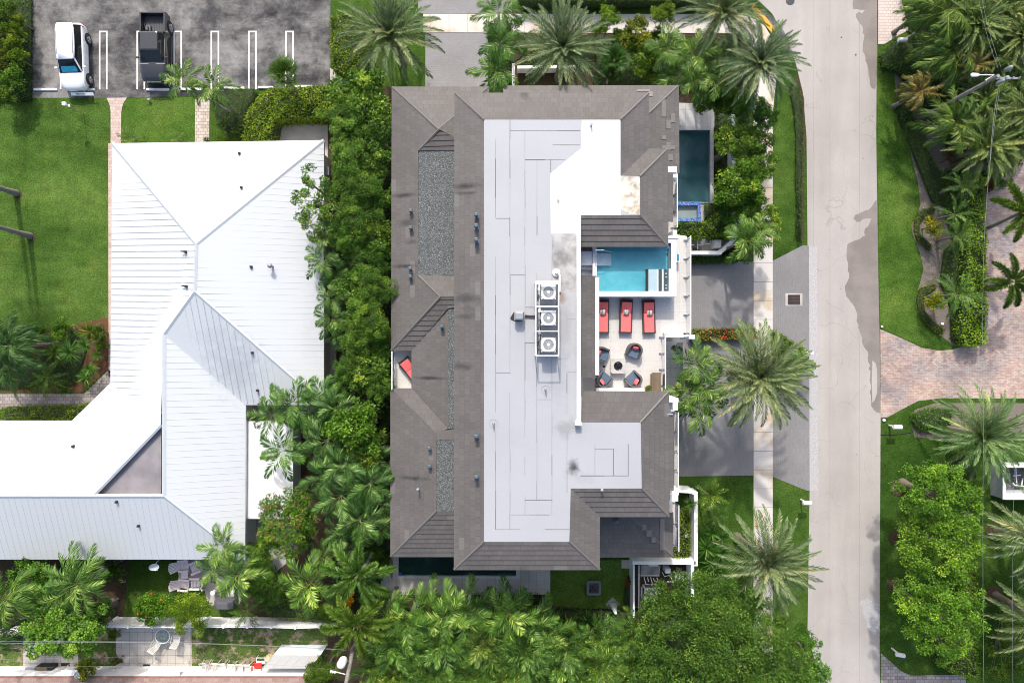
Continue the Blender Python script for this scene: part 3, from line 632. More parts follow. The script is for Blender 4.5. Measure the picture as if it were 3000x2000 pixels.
# ---------------------------------------------------------------- the setting: ground, road, paths
def jag(pts, amp=4, step=14, seed=1, keep=()):
    'ragged outline: fractal wobble along the edges'
    r = random.Random(seed); out = []
    for i in range(len(pts)):
        a, b = pts[i], pts[(i+1) % len(pts)]; L = math.hypot(b[0]-a[0], b[1]-a[1]); n = max(1, int(L/step)); out.append(a)
        if abs(a[0]-b[0]) < 9 and min(a[0], b[0]) > 2560: continue
        for k in range(1, n): t = k/n; out.append((a[0]+(b[0]-a[0])*t+r.uniform(-amp, amp), a[1]+(b[1]-a[1])*t+r.uniform(-amp, amp)))
    return out
def sheet(name, pts, z, mat, th=None, kind='structure', **kw):
    if name == 'damp_patch': pts = jag(pts, 3, 9)
    "flat slab lying on the ground; its top is at height z"
    mb = MB(); P = [G2(a, b, z) for a, b in pts]; mb.prism(P, -.03 if th is None else z-th, z)
    cx = sum(p[0] for p in P)/len(P); cy = sum(p[1] for p in P)/len(P); mb.v = [(a-cx, b-cy, c) for a, b, c in mb.v]
    o = mb.build(name, M[mat]); o.location = (cx, cy, 0); return tag(o, kind=kind)
mb = MB(); mb.prism([(-400,-400),(400,-400),(400,400),(-400,400)], -.5, 0); tag(mb.build('ground', M['grass']), kind='structure')
EXT = 900
sheet('lawn', [(-EXT,287),(330,287),(330,420),(316,940),(240,948),(120,975),(-EXT,980)], .004, 'grass_left')
sheet('lawn', [(352,287),(572,285),(572,418),(345,420),(355,330)], .004, 'grass_bright')
sheet('lawn', [(2568,160),(2640,160),(2700,420),(2760,520),(2800,700),(2790,1020),(2700,1015),(2640,985),(2579,960)], .004, 'grass_bright')
sheet('lawn', [(2640,1230),(2760,1170),(3000,1172),(3800,1172),(3800,2400),(2990,2400),(2600,1960),(2577,1910),(2577,1225)], .004, 'grass')
sheet('turf', [(1600,1640),(1865,1640),(1865,1800),(1830,1850),(1600,1850)], .004, 'turf')
sheet('yard', [(330,1838),(1010,1838),(1010,1965),(330,1965)], .004, 'patchy')
sheet('yard', [(-EXT,1838),(330,1838),(330,1965),(-EXT,1965)], .004, 'patchy')
sheet('soil', [(940,255),(1190,255),(1190,1700),(1130,1750),(1130,2400),(960,2400),(960,1830),(700,1835),(700,1480),(725,1470),(725,1190),(940,1190)], .006, 'soil')
sheet('soil', [(-EXT,1640),(380,1640),(360,1832),(-EXT,1832)], .006, 'soil')
sheet('soil', [(1130,1735),(1830,1790),(2060,1790),(2140,1740),(2140,2400),(1130,2400)], .008, 'soil')
sheet('soil', [(1480,20),(2030,95),(2200,110),(2200,330),(2200,770),(2000,700),(1990,255),(1500,250)], .006, 'soil')
sheet('mulch', [(-EXT,985),(120,980),(235,945),(318,930),(318,1080),(240,1150),(-EXT,1150)], .010, 'mulch')
sheet('soil', [(-70,-70),(85,-70),(85,300),(-70,300)], .008, 'soil')
sheet('sand_soil', [(2585,150),(2616,180),(2628,300),(2650,370),(2668,450),(2690,540),(2697,600),(2680,640),(2670,660),(2675,690),(2695,740),(2706,790),(2692,840),(2682,880),(2690,920),(2720,960),(2780,1000),(2790,1012),(2870,1012),(2890,560),(3010,470),(3800,400),(3800,-600),(2660,110)], .008, 'sand_soil')
sheet('sand_soil', [(2740,1180),(2680,1200),(2668,1240),(2680,1280),(2710,1282),(2800,1290),(3800,1290),(3800,1182)], .008, 'sand_soil')
sheet('parking_lot', [(-EXT,287),(85,287),(70,-EXT),(968,-EXT),(968,251),(860,256),(700,262),(600,281),(300,287)], .012, 'asphalt')
sheet('road', [(2220,-EXT),(2220,0),(2262,40),(2300,110),(2330,180),(2352,270),(2363,400),(2366,720),(2372,1440),(2366,1840),(2400,2000),(2420,2600),(2585,2600),(2577,1900),(2578,1560),(2580,1200),(2573,800),(2567,400),(2570,0),(2570,-EXT)], .012, 'road')
sheet('gutter_strip', [(2370,720),(2394,720),(2398,1437),(2372,1437)], .016, 'agg')
# damp patches left along the far edge of the road
sheet('damp_patch', [(2553,-60),(2570,-60),(2570,150),(2567,250),(2563,262),(2549,250),(2546,225),(2541,190),(2527,150),(2531,115),(2529,88),(2520,70),(2507,44),(2515,36),(2526,40),(2534,30),(2500,28),(2497,-60)], .017, 'wet')
sheet('damp_patch', [(2568,585),(2571,660),(2573,800),(2577,980),(2580,1210),(2560,1200),(2552,1188),(2549,1100),(2543,1030),(2531,1015),(2522,980),(2514,960),(2508,910),(2498,890),(2480,868),(2476,850),(2480,830),(2487,815),(2485,780),(2480,750),(2481,730),(2483,715),(2504,705),(2520,700),(2535,690),(2534,670),(2547,655),(2553,640),(2540,640),(2510,650),(2500,640),(2505,630),(2525,622),(2550,610)], .017, 'wet')
sheet('dry_patch', [(2556,1055),(2566,1065),(2570,1090),(2570,1150),(2563,1170),(2556,1180),(2554,1120)], .021, 'road')
sheet('damp_patch', [(2520,1760),(2540,1752),(2560,1765),(2577,1768),(2577,1830),(2565,1850),(2545,1845),(2530,1800)], .017, 'agg')
sheet('tar_patch', [(2236,28),(2262,48),(2290,80),(2312,120),(2318,160),(2300,140),(2276,100),(2250,66),(2230,45)], .018, 'dark_tar')
sheet('sidewalk', [(1240,41),(2190,42),(2240,75),(2272,130),(2275,230),(2264,330),(2264,2600),(2208,2600),(2208,330),(2215,230),(2205,140),(2170,98),(1240,95)], .05, 'sidewalk')
sheet('tactile_pavement', [(2196,10),(2212,14),(2245,52),(2274,88),(2262,98),(2240,72),(2212,42)], .056, 'tactile', th=.02)
for i, yy in enumerate(range(440, 2300, 55)): sheet('pavement_joint', [(2208,yy),(2264,yy),(2264,yy+1.0),(2208,yy+1.0)], .053, 'seamline', th=.01)
for xx in range(1260, 2180, 55): sheet('pavement_joint', [(xx,42),(xx+1,42),(xx+1,95),(xx,95)], .053, 'seamline', th=.01)
sheet('driveway', [(1225,-EXT),(1500,-EXT),(1500,40),(1225,40)], .03, 'grey_paver_h')
sheet('driveway', [(1246,96),(1430,96),(1430,330),(1246,330)], .03, 'grey_paver_h')
sheet('driveway', [(1930,766),(2208,766),(2208,1392),(1930,1396)], .03, 'grey_paver')
sheet('driveway', [(2264,764),(2352,719),(2370,719),(2372,1437),(2362,1436),(2264,1396)], .03, 'grey_paver')
sheet('brick_driveway', [(2579,964),(2640,990),(2700,1018),(2750,1027),(2790,1024),(2830,1010),(2884,1008),(2890,560),(3005,470),(3800,380),(3800,1168),(2760,1166),(2690,1174),(2640,1200),(2600,1222),(2580,1224)], .02, 'red_paver')
sheet('brick_driveway', [(2572,-EXT),(3000,-EXT),(2900,0),(2700,70),(2640,100),(2590,130),(2573,130)], .02, 'pink_paver')
sheet('paver_driveway', [(2581,1912),(2640,1965),(2668,1978),(2830,1975),(2830,2400),(2581,2400)], .02, 'cobble_grey')
sheet('path', [(312,287),(372,286),(360,305),(355,330),(354,425),(324,425),(324,330),(322,310)], .02, 'path_brick')
sheet('path', [(317,420),(330,420),(330,1115),(318,1100)], .024, 'path_brick')
sheet('path', [(572,286),(614,284),(612,425),(571,425)], .02, 'cobble')
sheet('path', [(-EXT,1152),(248,1152),(318,1083),(330,1090),(330,1140),(240,1250),(190,1190),(24,1190),(0,1200),(-EXT,1215)], .024, 'cobble_grey')
sheet('patio', [(795,350),(960,346),(960,520),(950,1200),(720,1250),(720,420),(790,420)], .02, 'concrete')
sheet('paved_corner', [(967,200),(1030,225),(1030,255),(967,258)], .02, 'concrete')
sheet('side_path', [(940,1000),(985,1000),(985,1180),(940,1180)], .024, 'concrete')
sheet('patio', [(520,1640),(700,1630),(720,1480),(850,1480),(880,1590),(838,1650),(800,1680),(730,1700),(700,1770),(610,1772),(600,1730),(525,1720)], .02, 'concrete')
sheet('patio', [(68,1838),(228,1838),(228,1962),(68,1962)], .02, 'slab')
sheet('patio', [(340,1838),(560,1838),(562,1962),(340,1962)], .02, 'slab')
sheet('side_path', [(1116,1520),(1190,1520),(1190,1640),(1116,1640)], .024, 'pool_tile')
sheet('service_yard', [(2022,696),(2150,696),(2115,735),(2022,737)], .02, 'old_membrane')
sheet('service_yard', [(1860,1640),(2030,1640),(2030,1800),(1860,1800)], .02, 'soil')
sheet('storm_drain', [(2301,859),(2351,859),(2351,896),(2301,896)], .045, 'concrete')
# parking bay lines
for x in (290, 400, 508, 617, 727, 836):
    p = G(x, 91, .015); x0 = p[0]; y0 = p[1]; y1 = G(x, 262, .015)[1]; mb = MB(); lw_, wd = .10, .62
    if x == 727: y1 = G(0, 262, .015)[1]
    mb.box(0, y1-y0, 0, lw_, 0, .004); mb.box(wd-lw_, y1-y0, 0, wd, 0, .004); mb.box(lw_, -lw_, 0, wd-lw_, 0, .004)
    o = mb.build('bay_line', M['line']); o.location = (x0, y0, .0125); tag(o, kind='structure')
mb = MB(); y0 = G(0, 91, 0)[1]; mb.box(0, G(0, 262, 0)[1]-y0, 0, .10, 0, .004); mb.box(.52, G(0, 262, 0)[1]-y0, 0, .62, 0, .004); o = mb.build('bay_line', M['line']); o.location = (G(176, 0)[0], y0, .0125); tag(o, kind='structure')
# joints / saw cuts of the road
for x in (2382, 2431, 2518):
    sheet('road_joint', [(x,-300),(x+.35,-300),(x+.9,600),(x+.2,1300),(x+.6,2300),(x+.3,2300),(x,1300),(x+.5,600)], .015, 'dark_tar', th=.002)

# ---------------------------------------------------------------- roof machinery
def plane_fit(P):
    A = np.array(P); c = A.mean(0); u, s, vt = np.linalg.svd(A-c); n = vt[2]; n = n if n[2] > 0 else -n; return c, n
def clip_poly(poly, u, lo, hi):
    "clip 2-D points (a, b) to lo <= b <= hi"
    def cut(pl, f):
        out = []
        for i in range(len(pl)):
            p, q = pl[i], pl[(i+1) % len(pl)]; fp, fq = f(p), f(q)
            if fp >= 0: out.append(p)
            if (fp >= 0) != (fq >= 0):
                t = fp/(fp-fq); out.append((p[0]+(q[0]-p[0])*t, p[1]+(q[1]-p[1])*t))
        return out
    pl = cut(poly, lambda p: p[1]-lo)
    return cut(pl, lambda p: hi-p[1]) if pl else []
def slope_frame(P):
    c, n = plane_fit(P)
    v = np.cross([0, 0, 1.0], n); v = v/np.linalg.norm(v); u = np.cross(n, v)      # u points up the slope
    if u[2] < 0: u = -u; v = -v
    return c, n, v, u
def tiled(mb, P, course=.335, th=.035, m=0):
    "stepped tile courses over the roof face P (3-D polygon)"
    c, n, v, u = slope_frame(P); A = np.array(P)-c; Q = [(float(a@v), float(a@u)) for a in A]; b0 = min(q[1] for q in Q); b1 = max(q[1] for q in Q)
    k = 0; b = b0
    while b < b1-1e-4:
        pl = clip_poly(Q, None, b, min(b+course, b1))
        if len(pl) >= 3:
            pts = [tuple(c + v*a + u*bb + n*(th*(1-(bb-b)/course))) for a, bb in pl]
            mb.poly(pts, m, [(a-Q[0][0]+37.3, k*.335+(bb-b)+.001) for a, bb in pl])
            lo = sorted([a for a, bb in pl if abs(bb-b) < 1e-5])
            if len(lo) >= 2:
                a0, a1 = lo[0], lo[-1]; p0 = c+v*a0+u*b; p1 = c+v*a1+u*b; t0 = -th*.35 if k else -.16
                mb.poly([tuple(p0+n*t0), tuple(p1+n*t0), tuple(p1+n*th), tuple(p0+n*th)], m, [(0, .1), (.3, .1), (.3, .12), (0, .12)])
        b += course; k += 1
def seamed(mb, P, pitch=.42, w=.024, h=.013, m=1, off=0.0):
    "standing seams running up the slope"
    c, n, v, u = slope_frame(P); A = np.array(P)-c; Q = [(float(a@u), float(a@v)) for a in A]; b0 = min(q[1] for q in Q); b1 = max(q[1] for q in Q); b = b0+pitch*.5+off
    while b < b1:
        ts = []
        for i in range(len(Q)):
            p, q = Q[i], Q[(i+1) % len(Q)]
            if (p[1] > b) != (q[1] > b): ts.append(p[0]+(q[0]-p[0])*(b-p[1])/(q[1]-p[1]))
        ts.sort()
        for a0, a1 in zip(ts[::2], ts[1::2]):
            if a1-a0 < .15: continue
            o0 = c+v*b+u*a0; o1 = c+v*b+u*a1; s = v*w*.5; t = n*h
            mb.poly([o0-s, o1-s, o1+t-s*.4, o0+t-s*.4], m); mb.poly([o0+t+s*.4, o1+t+s*.4, o1+s, o0+s], m); mb.poly([o0+t-s*.4, o1+t-s*.4, o1+t+s*.4, o0+t+s*.4], m)
        b += pitch
def cap(mb, p, q, w=.16, h=.05, m=0):
    p = Vector(p); q = Vector(q); d = (q-p).normalized(); s = d.cross(Vector((0, 0, 1))).normalized()*w; up = Vector((0, 0, h)); dn = Vector((0, 0, -.02))
    mb.poly([p-s+dn, q-s+dn, q+up, p+up], m); mb.poly([p+up, q+up, q+s+dn, p+s+dn], m)

# ---------------------------------------------------------------- white metal-roofed house (west)
wh = empty('white_house', G(540, 1100, 0), 0, 'long white house with a standing seam metal roof, west of the grey tiled villa', 'house')
ze, zr, zq = 3.2, 5.35, 4.75
V = {'nw': G(329,420,ze), 'ne': G(949,411,ze), 'se': G(949,1186,ze), 'p1': G(575,715,zr), 'p2': G(570,853,zr), 'p3': G(480,978,zq), 'v1': G(720,1186,ze),
     's1': G(718,1638,ze), 'r2': G(480,1452,zq), 'sw': G(-600,1638,ze), 'rw': G(-600,1452,zq), 'w1': G(323,1122,ze), 'd1': G(210,1232,ze), 'w2': G(-600,1232,ze),
     't1': G(472,1211,zq-.02), 't2': G(472,1243,zq-.02), 't3': G(275,1449,zq-.02), 't4': G(472,1449,zq-.05), 'w3': G(-600,1450,zq-.02)}
faces = [('nw','ne','p1'), ('nw','p1','p2','p3','t1','w1'), ('p1','ne','se','p2'), ('p2','se','v1','p3'), ('p3','v1','s1','r2'), ('r2','s1','sw','rw'), ('w1','t1','t2','t3','d1'), ('d1','t3','w3','w2')]
mb = MB(); 
for f in faces:
    P = [V[k] for k in f]; mb.poly(P, 0)
for i, f in enumerate(faces):
    if i != 6: seamed(mb, [V[k] for k in f], off=.07*i)
# underside/fascia so the roof has thickness
out = ['nw','ne','se','v1','s1','sw','w2','d1','w1']
for i in range(len(out)):
    a = V[out[i]]; b = V[out[(i+1) % len(out)]]; mb.poly([a, b, (b[0], b[1], b[2]-.22), (a[0], a[1], a[2]-.22)], 2)
mb.build('roof', [M['metal_roof'], M['seam'], M['metal_trim']], wh)
mb = MB()
for a, b in (('p1','nw'),('p1','ne'),('p1','p2'),('p2','p3'),('p2','se'),('p3','r2'),('r2','s1'),('r2','rw'),('t2','t3')): cap(mb, V[a], V[b], .13, .06)
for a, b in (('p3','v1'),('w1','t1')): cap(mb, V[a], V[b], .10, .015)
mb.build('ridge_cap', M['metal_trim'], wh)
a = Mat('flat_roof_dark', .5); q = a.pos(); f_ = a.noise(q, .5, 6); a.color(a.ramp(f_, [(.35,(.155,.14,.145)), (.65,(.27,.25,.255))])); M['flatdark'] = a.m
mb = MB(); zz = zq-.35; mb.poly([G(472,1243,zz), G(472,1449,zz), G(275,1449,zz)], 0)
for a_, b_ in (('t2','t3'),('t3','t4'),('t4','t2')):
    p, q = V[a_], V[b_]; mb.poly([p, q, (q[0], q[1], zz-.05), (p[0], p[1], zz-.05)], 1)
mb.build('flat_roof', [M['flatdark'], M['metal_trim']], wh)
mb = MB(); ins = [G2(350,440,ze), G2(930,432,ze), G2(930,1168,ze), G2(700,1168,ze), G2(700,1615,ze), G2(-580,1615,ze), G2(-580,1252,ze), G2(218,1252,ze), G2(340,1130,ze)]
mb.prism(ins, 0, ze+.05); mb.build('wall', M['wall'], wh)
for i in range(5):      # windows on the south and east walls
    x = G(60+130*i, 1615, ze)[0]; y = G(0, 1615, ze)[1]; mb = MB(); mb.box(x-.7, y-.06, .9, x+.7, y+.02, 2.2, 0); wdw = mb.build('window', M['white'], wh)
    mb = MB(); mb.box(x-.62, y-.075, .98, x-.03, y-.055, 2.12); mb.box(x+.03, y-.075, .98, x+.62, y-.055, 2.12); o = mb.build('pane', M['dark_glass'], wh); o.parent = wdw
def zroof(px, py):
    "height of the white roof under a pixel"
    best = None
    for f in faces:
        P = [V[k] for k in f]; c, n = plane_fit(P); ro = np.array([0, 0, H]); rd = np.array(G(px, py, 0)) - ro; t = ((c-ro)@n)/(rd@n); q = ro+rd*t
        if inpoly(np.array([[q[0], q[1]]]), [(p[0], p[1]) for p in P])[0]: return tuple(q)
    return G(px, py, zq)
for px, py, ang in ((702,450,1),(708,550,1),(544,738,0),(547,839,0),(737,782,1),(740,1033,1),(755,1143,1),(216,1306,1),(343,1469,1),(407,1539,1),(669,1575,1)):
    x, y, z = zroof(px, py); mb = MB(); mb.box(x-.075, y-.075, z-.1, x+.075, y+.075, z+.18)
    if not ang: mb.cyl((x-.28, y+.03, z+.1), (x-.05, y+.03, z+.14), .045, n=8)
    mb.build('vent_pipe', M['black'], wh, bevel=.02)
x, y, z = zroof(799, 781); mb = MB(); mb.cyl((x, y, z-.1), (x, y, z+.55), .07); mb.lathe((x, y, z+.5), [(.09,0),(.17,.04),(.15,.14),(.03,.2)], 14); mb.build('vent_cap', M['grey_metal'], wh, smooth=True)
x, y, z = G(957, 501, 2.4); mb = MB(); mb.box(x-.15, y-.3, z-.5, x+.15, y+.3, z); mb.build('meter_box', M['grey_metal'], wh)
# annex with the flat white roof
an = empty('white_annex', G(790,1370,0), 0, 'small white flat-roofed annex beside the pink flowering tree', 'building')
z0, z1 = 2.75, 2.95; a_, b_, c_, d_ = G(721,1234,z0), G(858,1234,z0), G(858,1519,z0), G(721,1519,z0); r0, r1 = G(780,1236,z1+.05), G(780,1467,z1+.12)
mb = MB(); mb.poly([a_, r0, r1, d_]); mb.poly([r0, b_, c_, r1]); mb.poly([d_, r1, c_]); mb.poly([a_, b_, r0])
for p, q in ((a_, b_), (b_, c_), (c_, d_), (d_, a_)): mb.poly([p, q, (q[0], q[1], z0-.2), (p[0], p[1], z0-.2)])
mb.build('roof', M['coating'], an)
mb = MB(); mb.prism([G2(735,1250,z0), G2(845,1250,z0), G2(845,1500,z0), G2(735,1500,z0)], 0, z0-.02); mb.build('wall', M['wall'], an)

# ---------------------------------------------------------------- grey tiled villa
vi = empty('villa', G(1600, 960, 0), 0, 'large villa with grey tile roofs, a white flat roof and a rooftop pool terrace', 'house')
E, F = 9.1, 9.62
def T(pts): return [G(*p) for p in pts]
mb = MB()
U = [  # upper roof
 [(1332,273,E),(1901,273,E),(1818,351,F),(1418,351,F)], [(1332,273,E),(1418,351,F),(1418,1586,F),(1330,1668,E)], [(1330,1668,E),(1418,1586,F),(1668,1586,F),(1757,1668,E)],
 [(1757,1668,E),(1668,1586,F),(1672,1430,F),(1757,1513,E)], [(1757,1513,E),(1672,1430,F),(1880,1430,F),(1960,1513,E)], [(1960,1513,E),(1880,1430,F),(1877,1237,F),(1960,1146,E)],
 [(1960,1146,E),(1877,1237,F),(1703,1237,F),(1705,1145,E)], [(1901,273,E),(1818,351,F),(1818,515,F),(1902,436,E)], [(1902,436,E),(1818,515,F),(1875,517,F),(1955,437,E)],
 [(1955,437,E),(1875,517,F),(1875,630,F),(1957,723,E)], [(1957,723,E),(1875,630,F),(1702,630,F),(1702,723,E)]]
for f in U: tiled(mb, T(f))
tiled(mb, T([(1971,506,E-.12),(1971,650,E-.12),(1953,650,E+.02),(1953,506,E+.02)])); tiled(mb, T([(1973,1213,E-.12),(1973,1437,E-.12),(1956,1437,E+.02),(1956,1213,E+.02)]))
tiled(mb, T([(1747,808,E-.1),(1747,1105,E-.1),(1703,1105,E+.3),(1703,808,E+.3)]))
mb.build('upper_tile_roof', M['tile'], vi)
e, g_ = 5.8, .0066
def z_(px, x0=1145): return e + g_*(px-x0)
mb = MB(); pk = (1285,380,z_(1285)); 
W = [ [(1148,255,e),(1226,326,z_(1226)),(1224,941,z_(1226)),(1146,1027,e)], [(1226,326,z_(1226)),pk,(1226,441,z_(1226))], [(1224,806,z_(1226)),(1289,870,z_(1289)),(1224,941,z_(1226))], [(1148,255,e),(1432,255,e),pk],
 [pk,(1432,255,e),(1440,441,e),(1372,441,z_(1226)),(1340,405,z_(1250))], [(1226,441,z_(1226)),pk,(1340,405,z_(1250)),(1372,441,z_(1226))],
 [(1224,806,z_(1226)),(1365,811,z_(1226)),(1365,870,z_(1289)),(1289,870,z_(1289))], [(1146,1027,e),(1289,870,z_(1289)),(1365,870,z_(1289)),(1365,896,z_(1265)),(1313,902,6.42),(1206,1027,e)],
 [(1206,1027,e),(1313,902,6.42),(1313,1255,6.42),(1206,1137,e)], [(1144,1137,e),(1206,1137,e),(1313,1255,6.55),(1278,1270,z_(1278))],
 [(1144,1137,e),(1278,1270,z_(1278)),(1278,1497,z_(1278)),(1144,1630,e)], [(1144,1630,e),(1278,1497,z_(1278)),(1360,1497,z_(1278)),(1360,1630,e)],
 [(1472,252,e),(1988,251,e),(1895,338,6.42),(1480,338,6.42)], [(1988,251,e),(1990,507,e),(1895,507,6.42),(1895,338,6.42)],
 [(1972,1631,e),(1845,1507,6.55),(1740,1507,6.55),(1740,1631,e)], [(1972,1631,e),(1972,1500,e),(1845,1500,6.55),(1845,1507,6.55)]]
for f in W[:-4]: tiled(mb, T(f))
mb.build('lower_tile_roof', M['tile'], vi)
for g2 in (W[-4:-2], W[-2:]):
    mb = MB()
    for f in g2: tiled(mb, T(f))
    mb.build('lower_tile_roof', M['tile'], vi)
mb = MB()
hips = [((1332,273,E),(1418,351,F)),((1901,273,E),(1818,351,F)),((1330,1668,E),(1418,1586,F)),((1757,1668,E),(1668,1586,F)),((1960,1513,E),(1880,1430,F)),((1960,1146,E),(1877,1237,F)),((1955,437,E),(1875,517,F)),((1957,723,E),(1875,630,F)),
 ((1148,255,e),pk),((1146,1027,e),(1289,870,z_(1289))),((1289,870,z_(1289)),(1224,806,z_(1226))),((1144,1630,e),(1278,1497,z_(1278))),((1988,251,e),(1895,338,6.42)),((1972,1631,e),(1845,1507,6.55)),((1432,255,e),pk),((1226,441,z_(1226)),pk)]
for a_, b_ in hips: mb = MB(); cap(mb, Vector(G(*a_))+Vector((0,0,.02)), Vector(G(*b_))+Vector((0,0,.04)), .085, .03); mb.build('hip_ridge', M['ridge'], vi)
# lighter replaced tiles
M['pale_tile'] = plain('pale_tile', (.160,.148,.140), .65, var=.1)
def on_face(f, px, py, off=.05):
    P = T(f); c, n = plane_fit(P); ro = np.array([0, 0, H]); rd = np.array(G(px, py, 0))-ro; t = ((c-ro)@n)/(rd@n); return tuple(ro+rd*t+n*off)
fNE = [(1988,251,e),(1990,507,e),(1895,507,6.42),(1895,338,6.42)]; fSE = [(1972,1631,e),(1972,1500,e),(1845,1500,6.55),(1845,1507,6.55)]; fN = [(1472,252,e),(1988,251,e),(1895,338,6.42),(1480,338,6.42)]
for f_, rects in ((fNE, ((1937,293,1950,343),(1964,333,1977,360),(1951,352,1964,378),(1938,397,1950,409),(1951,418,1964,440),(1964,426,1977,438),(1938,426,1951,436),(1957,452,1970,470))), (fSE, ((1880,1535,1893,1552),(1893,1552,1908,1570),(1933,1518,1946,1610),(1908,1572,1920,1588))), (fN, ((1866,263,1904,270),(1900,270,1912,284)))):
    for x0_, y0_, x1_, y1_ in rects: mb = MB(); mb.poly([on_face(f_, x0_, y0_), on_face(f_, x1_, y0_), on_face(f_, x1_, y1_), on_face(f_, x0_, y1_)]); mb.build('replaced_tile', M['pale_tile'], vi)

# membrane flat roof with its upstand
flat = [(1418,351),(1818,351),(1818,515),(1875,517),(1875,630),(1702,630),(1702,1237),(1877,1237),(1880,1430),(1672,1430),(1668,1586),(1418,1586)]
fmb = MB(); fmb.prism([G2(a_, b_, F) for a_, b_ in flat], F-.4, F+.012)
def patch(name, pts, z, mat, th=.004):
    mb = MB(); mb.prism([G2(a_, b_, z) for a_, b_ in pts], z-th, z); return mb.build(name, M[mat], vi)
Z = F+.012
patch('white_coating', [(1705,352),(1817,352),(1817,516),(1819,519),(1819,630),(1702,630),(1701,684),(1614,684),(1613,508),(1650,478),(1702,435),(1703,390)], Z+.005, 'coating')
patch('stained_coating', [(1820,518),(1874,518),(1874,629),(1862,629),(1840,627),(1820,612)], Z+.005, 'rusty_cream')
patch('old_membrane', [(1617,685),(1689,685),(1689,860),(1676,856),(1640,856),(1625,820),(1618,760)], Z+.005, 'old_membrane')
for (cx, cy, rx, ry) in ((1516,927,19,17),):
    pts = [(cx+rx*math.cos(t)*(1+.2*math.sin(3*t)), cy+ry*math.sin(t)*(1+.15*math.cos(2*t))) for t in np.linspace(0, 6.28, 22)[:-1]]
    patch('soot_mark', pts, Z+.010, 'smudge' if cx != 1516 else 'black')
mb = fmb
def sline(x0, y0, x1, y1, w_=.024):
    rr = random.Random(int(x0*3+y0)); L_ = math.hypot(x1-x0, y1-y0); n_ = max(1, int(L_/55))
    for i in range(n_):
        t0, t1 = i/n_, (i+1)/n_; ww = w_*rr.choice([.45, .6, 1, 1.5]); jx = rr.uniform(-.4, .4)
        a_ = G(x0+(x1-x0)*t0+jx, y0+(y1-y0)*t0, Z); b_ = G(x0+(x1-x0)*t1+jx, y0+(y1-y0)*t1, Z)
        if rr.random() < .12: continue
        if abs(x1-x0) < abs(y1-y0): mb.box(a_[0]-ww/2, b_[1], Z-.01, a_[0]+ww/2, a_[1], Z+.008, 1)
        else: mb.box(a_[0], a_[1]-ww/2, Z-.01, b_[0], a_[1]+ww/2, Z+.008, 1)
for L_ in ((1452,351,1452,1550),(1494,351,1494,1550),(1538,385,1538,1506),(1573,468,1573,1464),(1617,690,1617,1508),(1661,860,1661,1500),(1494,383,1700,383),(1538,425,1700,425),(1538,468,1656,468),
           (1614,468,1614,506),(1538,1464,1618,1464),(1496,1507,1668,1507),(1453,1550,1668,1550),(1743,1300,1743,1393),(1797,1314,1797,1393),(1840,1300,1840,1393),(1743,1315,1797,1315),(1743,1350,1797,1350),(1700,1393,1840,1393),
           (1452,640,1495,640),(1495,805,1538,805),(1418,1022,1418,1022.5),(1661,935,1690,935),(1617,1050,1661,1050),(1661,1090,1690,1090),(1452,1092,1495,1092),(1538,1004,1573,1004),(1574,1170,1617,1170),(1538,900,1573,900)): sline(*L_)
mb.build('flat_roof', [M['membrane'], M['seamline']], vi)
mb = MB(); mb.box(*G2(1690,684,F+.5), F-.3, *G2(1702,1240,F+.5), F+.45); mb.box(*G2(1686,1236,F+.5), F-.3, *G2(1704,1247,F+.5), F+.5)
mb.build('parapet', M['coating'], vi, bevel=.03)
mb = MB(); mb.box(*G2(1744,812,E), E-.45, *G2(1755,1098,E), E+.02); mb.box(*G2(1744,1088,E), 6.9, *G2(1752,1097,E), E-.45); mb.box(*G2(1744,870,E), 6.9, *G2(1752,879,E), E-.45); mb.build('canopy_fascia', M['coating'], vi)
mb = MB(); gz = z_(1226)-.03
mb.prism([G2(1226,441,gz), G2(1370,441,gz), G2(1370,811,gz), G2(1224,806,gz)], gz-.3, gz); mb.prism([G2(1313,905,6.48), G2(1365,905,6.48), G2(1365,1256,6.48), G2(1313,1256,6.48)], 6.3, 6.48)
gz = z_(1278)-.03; mb.prism([G2(1278,1287,gz), G2(1365,1287,gz), G2(1365,1497,gz), G2(1278,1497,gz)], gz-.3, gz); mb.build('gravel_roof', M['gravel'], vi)
mb = MB(); mb.prism([G2(1278,1262,gz+.03), G2(1365,1256,gz+.03), G2(1365,1287,gz+.03), G2(1278,1287,gz+.03)], gz-.3, gz+.03); mb.build('roof_saddle', M['ridge'], vi)
# walls
mb = MB()
for x0, y0, x1, y1 in ((1352,297,1688,1643),(1688,297,1878,690),(1878,462,1932,690),(1688,1167,1935,1488),(1688,1488,1733,1643)): mb.box(*G2(x0,y0,E), 5.4, *G2(x1,y1,E), E-.02)
for x0, y0, x1, y1 in ((1166,276,1360,1022),(1225,1022,1360,1142),(1166,1142,1360,1608),(1355,330,1965,690),(1480,278,1968,332),(1355,1150,1950,1605)): mb.box(*G2(x0,y0,5.6), 0, *G2(x1,y1,5.6), 5.62)
mb.build('wall', M['wall'], vi)
for (x, ya, yb) in ((1166,340,420),(1166,520,640),(1166,760,880),(1166,1200,1300),(1166,1400,1520)):
    for zb in (.8, 3.6):
        X_, Ya, _ = G(x, ya, 5.6); Yb = G(x, yb, 5.6)[1]; mb = MB(); mb.box(X_-.05, Yb, zb, X_+.02, Ya, zb+1.5); wd = mb.build('window', M['white'], vi)
        mb = MB(); mb.box(X_-.065, Yb+.06, zb+.06, X_-.045, (Ya+Yb)/2-.03, zb+1.44); mb.box(X_-.065, (Ya+Yb)/2+.03, zb+.06, X_-.045, Ya-.06, zb+1.44); o = mb.build('pane', M['dark_glass'], vi); o.parent = wd
